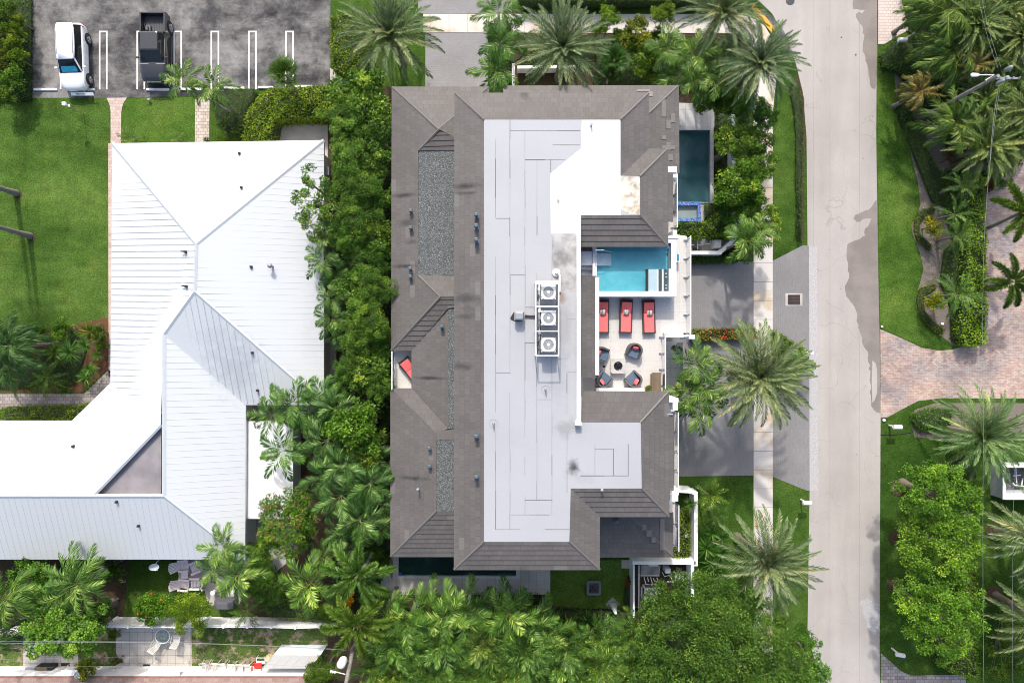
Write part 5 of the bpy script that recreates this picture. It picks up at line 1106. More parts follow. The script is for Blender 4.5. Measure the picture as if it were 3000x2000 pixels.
# driveway drain grate
gt = empty('drain_grate', G(2326,877,.045), 0, 'rusty drain grate in a pale concrete frame on the grey driveway', 'drain grate'); mb = MB(); a_ = G(2309,864,.05); b_ = G(2343,891,.05)
for i in range(14): X_ = a_[0]+(b_[0]-a_[0])*i/13; mb.box(X_-.012, b_[1], .045, X_+.012, a_[1], .075)
for i in range(4): Y_ = b_[1]+(a_[1]-b_[1])*i/3; mb.box(a_[0], Y_-.02, .046, b_[0], Y_+.02, .078)
mb.build('bars', plain('rusty_iron', (.075,.05,.045), .8), gt); mb = MB(); mb.box(a_[0]-.02, b_[1]-.02, .02, b_[0]+.02, a_[1]+.02, .05); mb.build('pit', M['black'], gt)
mb = MB(); x, y, _ = G(2315,3,.02); mb.lathe((x, y, .0125), [(.32,0),(.32,.012),(.29,.016),(.05,.016)], 28); single(mb, 'manhole_cover', M['dark_tar'], 'round dark manhole cover at the top of the road', 'manhole cover')
mb = MB(); x, y, _ = G(2507,161,.02); mb.lathe((x, y, .0125), [(.07,0),(.07,.012),(.04,.014)], 16); single(mb, 'valve_cover', M['ac_dark'], 'tiny round valve cover in the road near its damp edge', 'valve cover')
mb = MB(); x, y, _ = G(2465,110,.02); mb.lathe((x, y, .0125), [(.05,0),(.05,.012),(.03,.014)], 16); single(mb, 'road_stud', M['black'], 'small black stud in the middle of the road, near the top', 'road stud')

# ---------------------------------------------------------------- garden walls and service yards
def wall_run(name, pts, h, th, mat, lab, capm=None, closed=False, par=None):
    "freestanding wall; pts = centre line of its TOP in photograph pixels"
    P = [G2(a, b, h) for a, b in pts]; mb = MB(); n = len(P)
    for i in range(n-1 if not closed else n):
        a_, b_ = Vector(P[i]), Vector(P[(i+1) % n]); d = b_-a_; u = d.normalized(); c = (a_+b_)/2; ext = th*.5 if (i % 2 == 0) else -th*.5+.001
        mb.obox(c.x, c.y, 0, d.length+2*ext, th, h - (.0 if i % 2 == 0 else .003), math.atan2(u.y, u.x))
    return single(mb, name, M[mat], lab, 'wall')
wall_run('garden_wall', [(2023,740),(2110,740),(2160,695)], 1.35, .24, 'stucco', 'white angled wall round the pool pump yard beside the driveway')
wall_run('garden_wall', [(2153,690),(2157,600),(2150,470),(2149,345),(2148,330)], 1.35, .24, 'stucco_blue', 'pale wall behind the trees east of the dark pool')
wall_run('garden_wall', [(1990,1437),(2024,1439),(2039,1446),(2039,1652)], 1.4, .26, 'stucco', 'white planter wall beside the young palms')
wall_run('garden_wall', [(1858,1648),(2033,1648)], 1.4, .24, 'stucco', 'white wall between planter and south equipment yard')
wall_run('garden_wall', [(2029,1658),(2029,1742)], 1.4, .22, 'stucco_blue', 'short east wall of the south equipment yard')
wall_run('garden_wall', [(1857,1658),(1857,1806)], 1.5, .12, 'pvc', 'thin white west fence of the south equipment yard, beside the turf')
wall_run('garden_wall', [(1520,197),(1600,196),(1690,195)], .9, .2, 'stucco', 'white entrance wall under the date palm north of the villa')
wall_run('garden_wall', [(1504,190),(1504,252)], 2.2, .2, 'stucco', 'white wall pier at the end of the entrance driveway')
eq = empty('pool_equipment', G(2085,712,0), 0, 'pool filter, heater and white pipes in the yard behind the white angled wall', 'pool equipment')
def tank(par, px, py, r, h, mat, name='filter_tank'):
    x, y, _ = G(px, py, h); mb = MB(); mb.lathe((x, y, 0), [(r*.9,0),(r,.1),(r,h*.75),(r*.85,h*.92),(r*.35,h),(r*.3,h+.08)], 20); return mb.build(name, mat, par, smooth=True)
tank(eq, 2063, 703, .30, .8, M['grey_metal'])
def bx(par, name, px, py, lx, ly, h, mat, rot=0, z=0): x, y, _ = G(px, py, h+z); mb = MB(); mb.obox(x, y, z, lx, ly, h, rot, 0, .94); return mb.build(name, mat, par, bevel=.02)
bx(eq, 'heater', 2103, 714, .55, .6, .8, M['ac_grey']); bx(eq, 'pump', 2037, 729, .25, .2, .3, M['black']); bx(eq, 'pump', 2051, 728, .25, .18, .3, M['ac_dark'])
def pipes(par, runs, z=.35, r=.032, name='pipework'):
    mb = MB()
    for run in runs: mb.tube([G(a, b, z) for a, b in run], r, 8)
    return mb.build(name, M['white'], par)
pipes(eq, [[(2030,703),(2044,703),(2044,729)], [(2046,718),(2060,718),(2066,714),(2080,714),(2081,704)], [(2086,703),(2088,703),(2088,714)], [(2023,717),(2033,717)]])
e2 = empty('pool_equipment', G(1950,1700,0), 0, 'tangle of white pool pipes, filter and control boxes in the south equipment yard', 'pool equipment')
tank(e2, 1995, 1697, .28, .85, M['offwhite']); bx(e2, 'control_box', 1957, 1672, .42, .34, .8, M['ac_grey']); bx(e2, 'control_box', 1915, 1656, .7, .12, 1.1, M['ac_grey']); bx(e2, 'pump', 1990, 1667, .42, .2, .4, M['ac_dark'])
pipes(e2, [[(1993,1674),(2013,1674),(2013,1700)], [(1968,1675),(1978,1675),(1978,1703),(1955,1703)], [(1967,1680),(1967,1698),(1980,1704)], [(1940,1675),(1947,1688),(1960,1684)], [(1972,1700),(1972,1715)],
  [(1887,1690),(1892,1710),(1900,1710)], [(1897,1690),(1900,1702)], [(1906,1690),(1911,1708),(1908,1713)], [(1914,1693),(1918,1702),(1930,1702)], [(1924,1691),(1928,1700)], [(1917,1708),(1928,1716)], [(1880,1718),(1880,1750)]])
pipes(e2, [[(1870,1655),(1871,1800)], [(1874,1655),(1875,1800)], [(1872,1685),(1930,1685),(1934,1656)]], .5, .02, 'conduit')
x, y, _ = G(1907,1741,.8); make_ac(x, y, 0, .95, .8, 'large grey air conditioner half under the big tree in the south yard')
bx(empty('concrete_pad', G(1905,1672,0), 0, 'stained concrete pad in the south equipment yard', 'pad'), 'pad', 1905, 1672, 1.4, .9, .08, M['old_membrane'])
bx(empty('access_cover', G(2012,1569,0), 0, 'small pale square lid among planter shrubs', 'cover'), 'plate', 2012, 1569, .28, .28, .75, M['concrete'])
# east enclosure with pumps, right edge
ex = empty('pump_enclosure', G(2990,1400,0), 0, 'pale grey walled pump enclosure at the right edge', 'enclosure'); mb = MB(); ring(mb, 2940,1363,3120,1461, 2946,1368,3112,1446, 0, 1.35); mb.build('wall', plain('pale_grey_wall', (.44,.46,.50), .7), ex)
mb = MB(); ring(mb, 2938,1361,3122,1463, 2947,1369,3111,1445, 1.35, 1.40); mb.build('coping', M['stucco'], ex); mb = MB(); mb.box(*G2(2946,1368,.1), 0, *G2(3112,1446,.1), .08); mb.build('gravel_floor', M['gravel'], ex)
eq3 = empty('pool_equipment', G(2985,1400,.08), 0, 'white pipes and pumps inside the pale walled enclosure at the right edge', 'pool equipment'); bx(eq3, 'control_box', 2953, 1394, .4, .45, .4, M['grey_metal']); pipes(eq3, [[(2976,1370),(2977,1395),(2979,1420)], [(2968,1393),(2990,1391)], [(2968,1414),(2974,1421),(3010,1425),(3050,1427)], [(2996,1400),(2993,1422)], [(3004,1398),(3006,1422)]], .3, .04)

# ---------------------------------------------------------------- white fences and buildings bottom left
def pvc_fence(xs, ytop, lab, h=1.75):
    t = empty('white_fence', G((xs[0]+xs[-1])/2, ytop[0], 0), 0, lab, 'fence'); P = [G2(x, y, h) for x, y in zip(xs, ytop)]
    for i in range(len(P)-1):
        a_, b_ = Vector(P[i]), Vector(P[i+1]); d = b_-a_; u = d.normalized(); c = (a_+b_)/2; mb = MB(); n = int(d.length/.16); ang = math.atan2(u.y, u.x)
        for k in range(n):
            q = a_+u*(d.length*(k+.5)/n); mb.obox(q.x, q.y, .06, d.length/n-.008, .03, h-.34, ang)
        mb.obox(c.x, c.y, .05, d.length-.1, .055, .12, ang); mb.obox(c.x, c.y, h-.28, d.length-.1, .055, .06, ang); mb.obox(c.x, c.y, h-.05, d.length-.1, .06, .06, ang)
        for k in range(n*2): q = a_+u*(d.length*(k+.5)/n/2); mb.obox(q.x, q.y, h-.22, .03, .03, .17, ang)
        mb.build('panel', M['pvc'], t)
    for x, y in P: mb = MB(); mb.obox(x, y, 0, .13, .13, h+.06, 0); mb.obox(x, y, h+.06, .16, .16, .05, 0, 0, .5); mb.build('post', M['pvc'], t)
    return t
pvc_fence([303,375,447,512,585,655,725,795,865,937,1008], [1835,1836,1837,1837,1835,1836,1836,1837,1839,1837,1838], 'long white plastic privacy fence along the yard of the white house')
pvc_fence([-60,10,68], [1862,1862,1860], 'short white fence in the shade at the left edge')
wl = empty('brown_roofed_house', G(300,1990,0), 0, 'white house with a brown shingle roof, cut by the bottom edge at the left', 'house'); h = 1.6
mb = MB(); mb.box(*G2(-200,1981,h), 0, *G2(900,2300,h), h); mb.build('wall', M['stucco'], wl); mb = MB(); mb.box(*G2(-200,1980,h+.06), h, *G2(905,1986,h+.06), h+.06); mb.build('fascia', plain('brick_red', (.30,.13,.10), .8, var=.4), wl)
mb = MB(); tiled(mb, [G(-200,1985,h+.08), G(925,1985,h+.08), G(925,2300,h+2.6), G(-200,2300,h+2.6)], .22, .02); mb.build('roof', M['shingle'], wl)
for x0, x1, y0, y1, hz, nm, lab in ((75,100,1955,1973,.6,'storage_box','grey storage box against the bottom wall, left'), (103,152,1952,1974,.7,'barbecue','black and brown barbecue with side table against the bottom wall')):
    t = empty(nm, G((x0+x1)/2, (y0+y1)/2, 0), 0, lab, 'box' if nm == 'storage_box' else 'barbecue'); mb = MB(); mb.box(*G2(x0,y0,hz), .04, *G2(x1,y1,hz), hz); mb.build('body', M['ac_grey'] if nm == 'storage_box' else M['black'], t, bevel=.02)
    if nm == 'barbecue': mb = MB(); mb.box(*G2(104,1954,hz+.03), hz, *G2(137,1972,hz+.03), hz+.03); mb.build('griddle', M['wood'], t); mb = MB(); mb.tube([G(112,1948,hz+.1), G(120,1943,hz+.2), G(160,1940,hz+.2), G(163,1944,hz+.1)], .025, 6); mb.build('handle', M['black'], t)
    else: mb = MB(); mb.box(*G2(x0-1,y0-1,hz+.03), hz, *G2(x1+1,y1+1,hz+.03), hz+.03); mb.build('lid', M['grey_metal'], t)
for px, py, lab in ((193,1949,'square dark pit in the slabs near the bottom wall, left'), (430,1951,'square black mat in front of a white door, bottom left')):
    mb = MB(); w_ = 13 if px == 193 else 10; mb.box(*G2(px-w_,py-9 if px==193 else py-7,0), .02, *G2(px+w_,py+9 if px==193 else py+7,0), .035); single(mb, 'door_mat', M['black'] if px == 430 else M['soil'], lab, 'mat')
for xa, xb, lab in ((350,400,'grey step box in front of bottom wall'),): pass
for (xa, xb, ya, yb, lab) in ((180,228,1961,1979,'small white canopy slab over the left door in the bottom wall'), (435,528,1956,1980,'white lean-to canopy against the bottom wall')):
    t = empty('door_canopy', G((xa+xb)/2, yb, 0), 0, lab, 'canopy'); mb = MB(); a_, b_, c_, d_ = G(xa,ya,1.35), G(xb,ya,1.35), G(xb,yb,1.5), G(xa,yb,1.5); mb.loft([[a_, b_, c_, d_], [(p[0], p[1], p[2]+.06) for p in (a_, b_, c_, d_)]]); mb.build('roof', M['coating'], t)
    mb = MB()
    for p in (a_, b_): mb.cyl((p[0], p[1]-.03, 0), (p[0], p[1]-.03, 1.36), .03, n=6)
    mb.build('post', M['white'], t)
sh = empty('garden_shed', G(860,1950,0), 0, 'low cream shed with a ribbed roof at the bottom wall', 'shed'); hz = 1.55
A_ = [G(792,1918,1.75), G(936,1918,1.75), G(900,1957,1.6), G(768,1957,1.6)]; A_ = [G(800,1918,1.7), G(937,1920,1.7), G(903,1957,1.5), G(768,1957,1.5)]
mb = MB(); mb.loft([[(p[0], p[1], p[2]-.06) for p in A_], A_]); nrib = 5
for i in range(nrib+1): t_ = i/nrib; a_ = Vector(A_[0]).lerp(Vector(A_[1]), t_); b_ = Vector(A_[3]).lerp(Vector(A_[2]), t_); mb.tube([a_+Vector((0,0,.01)), b_+Vector((0,0,.01))], .022, 5)
mb.build('roof', M['offwhite'], sh); mb = MB(); B_ = [(p[0]*.998, p[1]) for p in A_]; mb.prism(B_, 0, 1.46); mb.build('wall', M['stucco_blue'], sh)
# slab leftovers
for i, (x0, x1) in enumerate(((826,845),(850,870),(874,893))): mb = MB(); mb.box(*G2(x0,1901+(i==2)*-1,.06), 0, *G2(x1,1912+i*2,.06), .06); single(mb, 'paving_slab', M['concrete'], '%s of the three paving slabs lying behind the shed' % ('leftmost', 'middle', 'rightmost')[i], 'paving slab', 'paving slabs behind the shed')
mb = MB(); a_ = G(793,1921,.3); b_ = G(783,1934,.3); mb.cyl((a_[0], a_[1], .25), (b_[0], b_[1], .25), .24, n=16); single(mb, 'hose_reel', M['sand_tan'], 'rolled tan mat beside the shed', 'rolled mat')
def plastic_chair(name, px, py, rz, mat, lab, group=None, s=1.0, z=0.0):
    x, y, _ = G(px, py, z+.4); t = empty(name, (x, y, z), rz, lab, 'chair', group)
    mb = MB()
    for i in range(6): mb.box(-.24, -.22+i*.08, .40, .24, -.16+i*.08, .43)
    mb.box(-.25, -.24, .37, .25, -.22, .44); mb.build('seat', mat, t, local=True)
    mb = MB()
    for i in range(6): mb.loft([[(-.22+i*.08,.22,.44),(-.17+i*.08,.22,.44),(-.17+i*.08,.25,.44),(-.22+i*.08,.25,.44)], [(-.22+i*.08,.42,.84),(-.17+i*.08,.42,.84),(-.17+i*.08,.45,.84),(-.22+i*.08,.45,.84)]])
    mb.loft([[(-.25,.41,.82),(.25,.41,.82),(.25,.46,.82),(-.25,.46,.82)], [(-.23,.43,.89),(.23,.43,.89),(.23,.47,.89),(-.23,.47,.89)]]); mb.build('backrest', mat, t, local=True)
    for sx in (-1, 1): mb = MB(); mb.tube([(sx*.27,-.24,.0), (sx*.27,-.22,.62), (sx*.27,.28,.64)], .022, 6); mb.build('armrest', mat, t, local=True)
    for sx in (-1, 1): mb = MB(); mb.tube([(sx*.25,.32,.0), (sx*.24,.24,.43)], .022, 6); mb.build('leg', mat, t, local=True)
    t.scale = (s, s, s); return t
plastic_chair('plastic_chair', 757, 1950, math.pi+.1, M['red_plastic'], 'bright red plastic chair beside the shed', s=1.15)
for i, (px, py, rz) in enumerate(((604,1952,.1),(632,1950,math.pi/2),(652,1951,math.pi/2+.1),(678,1953,-math.pi/2),(700,1953,-math.pi/2+.1),(722,1954,-math.pi/2))):
    plastic_chair('stacked_chair', px, py, rz, M['offwhite'], '%s weathered white patio chair in the row along the bottom wall' % ('first', 'second', 'third', 'fourth', 'fifth', 'sixth')[i], 'old patio chairs along the bottom wall', 1.1)
mb = MB(); p = G(752,1925,.4); q = G(777,1942,.4)
for a_, b_ in (((p[0],p[1]),(q[0],p[1])),((q[0],p[1]),(q[0],q[1])),((q[0],q[1]),(p[0],q[1])),((p[0],q[1]),(p[0],p[1]))): mb.cyl((*a_, .45), (*b_, .45), .025, n=6); mb.cyl((*a_, .0), (*a_, .45), .02, n=6)
mb.box(p[0]+.03, q[1]+.03, .44, q[0]-.03, q[1]+.2, .46); single(mb, 'side_table', M['white'], 'small open white table frame beside the red chair', 'table')
def round_table(px, py, r, h, lab):
    x, y, _ = G(px, py, h); t = empty('patio_table', (x, y, 0), 0, lab, 'table'); mb = MB(); mb.cyl((0,0,h-.01), (0,0,h), r-.02, n=36); mb.build('glass_top', M['clear_table'], t, local=True)
    mb = MB(); mb.tube([(r*math.cos(q), r*math.sin(q), h) for q in np.linspace(0, 6.283, 37)], .02, 6); mb.tube([(.2*math.cos(q), .2*math.sin(q), h-.04) for q in np.linspace(.785, 7.069, 5)], .015, 5); mb.build('rim', M['white'], t, local=True)
    for i in range(4): q = i*math.pi/2+.6; mb = MB(); mb.tube([(.18*math.cos(q), .18*math.sin(q), h-.02), (.12*math.cos(q), .12*math.sin(q), .35), (r*.7*math.cos(q), r*.7*math.sin(q), 0)], .015, 6); mb.build('leg', M['white'], t, local=True)
round_table(476, 1863, .52, .72, 'round glass topped patio table with white rim on the slabs')
plastic_chair('patio_chair', 461, 1884, 2.6, M['offwhite'], 'cream patio chair tucked under the round glass table', s=1.1); plastic_chair('patio_chair', 519, 1869, math.pi-.1, M['offwhite'], 'cream patio chair standing apart, right of the glass table', s=1.1)
mb = MB(); x, y, _ = G(107,1888,.75); mb.lathe((x, y, 0), [(.3,0),(.05,.05),(.05,.70),(.55,.72),(.56,.75),(.5,.76)], 28); single(mb, 'round_table', M['white'], 'round white table peeking out below the bright green tree', 'table')
# pink-white adirondack set
def adirondack(px, py, rz, lab):
    x, y, _ = G(px, py, .4); t = empty('adirondack_chair', (x, y, 0), rz, lab, 'chair', 'pinkish white garden chairs'); mb = MB()
    for i in range(6): mb.box(-.28, -.36+i*.1, .34-.015*i, .28, -.28+i*.1, .36-.015*i)
    mb.build('seat', M['pink_white'], t, local=True); mb = MB()
    for i in range(7): hh = .62+.10*math.cos((i-3)/3*1.3); X_ = -.30+i*.1; f_ = 1+.25*(0); mb.loft([[(X_*.85-.04,.22,.30),(X_*.85+.04,.22,.30),(X_*.85+.04,.25,.30),(X_*.85-.04,.25,.30)], [(X_*1.15-.045,.22+hh*.75,.30+hh),(X_*1.15+.045,.22+hh*.75,.30+hh),(X_*1.15+.045,.25+hh*.75,.30+hh),(X_*1.15-.045,.25+hh*.75,.30+hh)]])
    mb.build('backrest', M['pink_white'], t, local=True)
    for sx in (-1, 1):
        mb = MB(); mb.box(sx*.30, -.40, .55, sx*.44, .34, .58); mb.build('armrest', M['pink_white'], t, local=True)
        mb = MB(); mb.box(sx*.34, -.38, 0, sx*.38, -.28, .55); mb.build('leg', M['pink_white'], t, local=True); mb = MB(); mb.loft([[(sx*.31,-.3,.32),(sx*.34,-.3,.32),(sx*.34,-.3,.24),(sx*.31,-.3,.24)], [(sx*.31,.6,.08),(sx*.34,.6,.08),(sx*.34,.6,0),(sx*.31,.6,0)]]); mb.build('leg', M['pink_white'], t, local=True)
    return t
adirondack(537, 1656, math.pi/2+.1, 'pinkish white slatted garden chair nearest the white roof'); adirondack(538, 1712, math.pi/2-.1, 'pinkish white slatted garden chair beside the hibiscus shrub'); adirondack(572, 1661, -math.pi/2+.4, 'pinkish white slatted garden chair turned away, beside the roof and under the palm'); adirondack(573, 1708, -math.pi/2, 'pinkish white slatted garden chair under the palm fronds')
x, y, _ = G(541,1682,.45); t = empty('slatted_table', (x, y, 0), 0, 'small pinkish white slatted table between the garden chairs', 'table'); mb = MB()
for i in range(6): mb.box(-.24+i*.08, -.28, .44, -.17+i*.08, .28, .47)
mb.build('top', M['pink_white'], t, local=True)
for sx in (-1, 1):
    for sy in (-1, 1): mb = MB(); mb.box(sx*.21-.02, sy*.24-.02, 0, sx*.21+.02, sy*.24+.02, .44); mb.build('leg', M['pink_white'], t, local=True)
# grill under cover, satellite dishes, kettle
x, y, _ = G(650,1775,1.1); mb = MB(); mb.loft([[(x-.75,y-.33,0),(x+.75,y-.33,0),(x+.75,y+.33,0),(x-.75,y+.33,0)], [(x-.7,y-.3,.8),(x+.7,y-.3,.8),(x+.7,y+.3,.8),(x-.7,y+.3,.8)], [(x-.35,y-.24,1.12),(x+.38,y-.24,1.12),(x+.38,y+.22,1.12),(x-.35,y+.22,1.12)]]); single(mb, 'covered_grill', M['cover'], 'grill under a dark grey cover by the white fence', 'covered grill', bevel=.06)
def dish(px, py, z, r, lab, aim=(.25, -.45, .85), base=None):
    x, y, _ = G(px, py, z); t = empty('satellite_dish', (x, y, z-.6), 0, lab, 'satellite dish'); a_ = Vector(aim).normalized(); q = a_.to_track_quat('Z', 'Y'); mb = MB(); n = 24; rings = []
    for f_ in (.02, .3, .6, .85, 1.0): rings.append([tuple(Vector((x, y, z))+q @ Vector((f_*r*math.cos(k*2*math.pi/n), f_*r*.9*math.sin(k*2*math.pi/n), .18*r*f_*f_*2))) for k in range(n)])
    mb.loft(rings[::-1], caps=False); mb.build('reflector', plain('dish_grey', (.50,.54,.57), .4), t, smooth=True); mb = MB(); c = Vector((x, y, z)); f_ = c+q @ Vector((.0, -r*.7, .75*r)); mb.tube([c+q @ Vector((0, -r*.9, 0)), c+q @ Vector((0, -r*1.05, .4*r)), f_], .018, 6); mb.cyl(f_, f_+(c-f_).normalized()*.12, .05, n=8); mb.build('feed_arm', M['white'], t)
    mb = MB(); mb.tube([c+Vector((0,0,-.02)), c+Vector((0,.15,-.3)), c+Vector((0,.2,-.6))], .03, 6); mb.build('mount', M['white'], t); return t
dish(452, 1657, 2.6, .34, 'grey satellite dish below the eave of the white house'); dish(229, 1976, 2.0, .26, 'small satellite dish on the bottom wall', (.3,.3,.9))
for px, py in ((622,1737),(680,1733)):
    mb = MB(); x, y, _ = G(px, py, .6); mb.lathe((x, y, 0), [(.14,0),(.14,.55),(.17,.57),(.13,.58)], 16); single(mb, 'garden_stand', M['white'], 'white cylindrical stand on the patio, %s of two' % ('left' if px < 650 else 'right'), 'stand', 'white stands on the patio')

# ---------------------------------------------------------------- parking lot: cars, wheel stops, sign, lamp
def wheel(par, x, y, r=.36, w_=.24):
    mb = MB(); mb.cyl((x-w_/2, y, r), (x+w_/2, y, r), r, n=26); o = mb.build('wheel', M['black'], par, local=True, bevel=.02); s = 1 if x > 0 else -1
    mb = MB(); X_ = x+s*(w_/2+.004); mb.cyl((X_-s*.02, y, r), (X_, y, r), r*.66, n=20)
    for k in range(5): a_ = k*1.2566; mb.cyl((X_+s*.006, y, r), (X_+s*.006, y+math.cos(a_)*r*.62, r+math.sin(a_)*r*.62), .035, .05, n=6)
    q = mb.build('rim', M['grey_metal'], par, local=True); q.parent = o
def section(y, hw, zt, zb=.28, sh=.10, tum=.93):
    return [(-hw*.92,y,zb),(-hw,y,zb+.18),(-hw,y,zb+(zt-zb)*.6),(-hw*.985,y,zt-sh),(-hw*tum,y,zt-.02),(-hw*.6,y,zt+.012),(0,y,zt+.022),(hw*.6,y,zt+.012),(hw*tum,y,zt-.02),(hw*.985,y,zt-sh),(hw,y,zb+(zt-zb)*.6),(hw,y,zb+.18),(hw*.92,y,zb)]
def car_cabin(t, body, yb0, yb1, yt0, yt1, wb, wt, zb, zt, paint):
    "glasshouse: painted pillars hull, windscreen, side glass, rear glass, roof. y0 = front"
    B_ = [(-wb,yb0,zb),(wb,yb0,zb),(wb,yb1,zb),(-wb,yb1,zb)]; T_ = [(-wt,yt0,zt),(wt,yt0,zt),(wt,yt1,zt),(-wt,yt1,zt)]
    mb = MB(); mb.loft([B_, T_]); mb.build('cabin', paint, t, local=True, bevel=.09, seg=3)
    def pane(q, name, ins=.07):
        q = [Vector(p) for p in q]; c = sum(q, Vector())/4; n = (q[1]-q[0]).cross(q[3]-q[0]).normalized()
        if n.dot(c-Vector((0, (yb0+yb1)/2, zb))) < 0: n = -n
        r = [c+(p-c)*(1-ins*1.6/max(.3, (p-c).length))+n*.012 for p in q]; mb = MB(); mb.loft([[tuple(p-n*.008) for p in r], [tuple(p) for p in r]]); return mb.build(name, M['dark_glass'], t, local=True)
    pane([B_[0], B_[1], T_[1], T_[0]], 'windscreen', .05); pane([B_[2], B_[3], T_[3], T_[2]], 'rear_window'); 
    pane([B_[1], B_[2], T_[2], T_[1]], 'side_window', .06); pane([B_[3], B_[0], T_[0], T_[3]], 'side_window', .06)
    return B_, T_
def make_suv(px, py, rz, lab):
    x, y, _ = G(px, py, .8); t = empty('parked_car', (x, y, 0), rz, lab, 'car', 'cars in the parking lot')
    st = [(-2.38,.48,.72),(-2.33,.66,.80),(-2.18,.80,.90),(-1.9,.89,.98),(-1.4,.925,1.05),(-1.0,.93,1.09),(0,.93,1.10),(1.4,.93,1.12),(2.0,.91,1.12),(2.22,.86,1.10),(2.33,.76,1.02)]
    mb = MB(); mb.loft([section(a_, b_, c_) for a_, b_, c_ in st]); mb.build('body', M['cardoor'], t, local=True, smooth=True)
    car_cabin(t, None, -1.28, 2.24, -.42, 2.02, .84, .62, 1.06, 1.66, M['cardoor'])
    ring_ = lambda z_, k: [(-.62*k,-.46,z_),(-.45*k,-.52,z_),(.45*k,-.52,z_),(.62*k,-.46,z_),(.67*k,.3,z_),(.65*k,1.7,z_),(.55*k,2.06,z_),(-.55*k,2.06,z_),(-.65*k,1.7,z_),(-.67*k,.3,z_)]
    mb = MB(); mb.loft([ring_(1.62, 1.03), ring_(1.68, 1.0), ring_(1.70, .86)]); mb.build('roof', M['cardoor'], t, local=True, smooth=True)
    for s in (-1, 1):
        mb = MB(); mb.tube([(s*.57,-.15,1.69),(s*.58,0,1.735),(s*.58,1.45,1.735),(s*.57,1.6,1.69)], .022, 6); mb.build('roof_rail', M['grey_metal'], t, local=True)
        mb = MB(); mb.obox(s*1.02, -.88, 1.05, .2, .13, .12); mb.build('mirror', M['cardoor'], t, local=True, bevel=.03)
        mb = MB(); mb.loft([[(s*.52,-2.36,.66),(s*.84,-2.16,.70),(s*.84,-2.12,.84),(s*.54,-2.30,.80)], [(s*.58,-2.22,.82),(s*.88,-1.86,.90),(s*.86,-1.84,.955),(s*.62,-2.12,.90)]]); mb.build('headlight', M['lamp_lens'], t, local=True)
        mb = MB(); mb.loft([[(s*.72,2.30,.78),(s*.87,2.10,.78),(s*.90,2.02,1.06),(s*.76,2.30,1.06)], [(s*.70,2.33,.8),(s*.90,2.12,.8),(s*.92,2.06,1.04),(s*.72,2.34,1.04)]]); mb.build('tail_light', M['tail'], t, local=True)
        for yy in (-.15, .75): mb = MB(); mb.obox(s*.935, yy, .88, .03, .16, .035); mb.build('door_handle', M['steel'], t, local=True)
        for yy in (-1.52, 1.38): mb = MB(); mb.cyl((s*.90, yy, .40), (s*.934, yy, .40), .44, n=26); mb.build('wheel_arch', M['black'], t, local=True)
        for yy in (-1.52, 1.38): wheel(t, s*.85, yy)
        mb = MB()
        for yy in (-.62, .33, 1.12): mb.box(s*.932, yy, .42, s*.936, yy+.015, 1.02)
        mb.build('door_gap', M['grey_metal'], t, local=True)
    mb = MB(); mb.box(-.5, -2.42, .55, .5, -2.36, .68); mb.box(-.3, -2.425, .69, .3, -2.38, .76); mb.build('grille', M['grey_metal'], t, local=True)
    mb = MB(); mb.loft([[(-.55,-1.22,1.135),(.55,-1.22,1.135),(.55,-1.0,1.29),(-.55,-1.0,1.29)], [(-.52,-1.22,1.15),(.52,-1.22,1.15),(.5,-.9,1.38),(-.5,-.9,1.38)]]); mb.build('windscreen_reflection', plain('blue_reflection', (.03,.30,.45), .3, var=.6, scale=4), t, local=True)  # blue reflection on the windscreen, put in as a coloured panel
    return t
make_suv(213, 167, .035, 'white car with roof rails and a blue windscreen reflection in the parking lot')
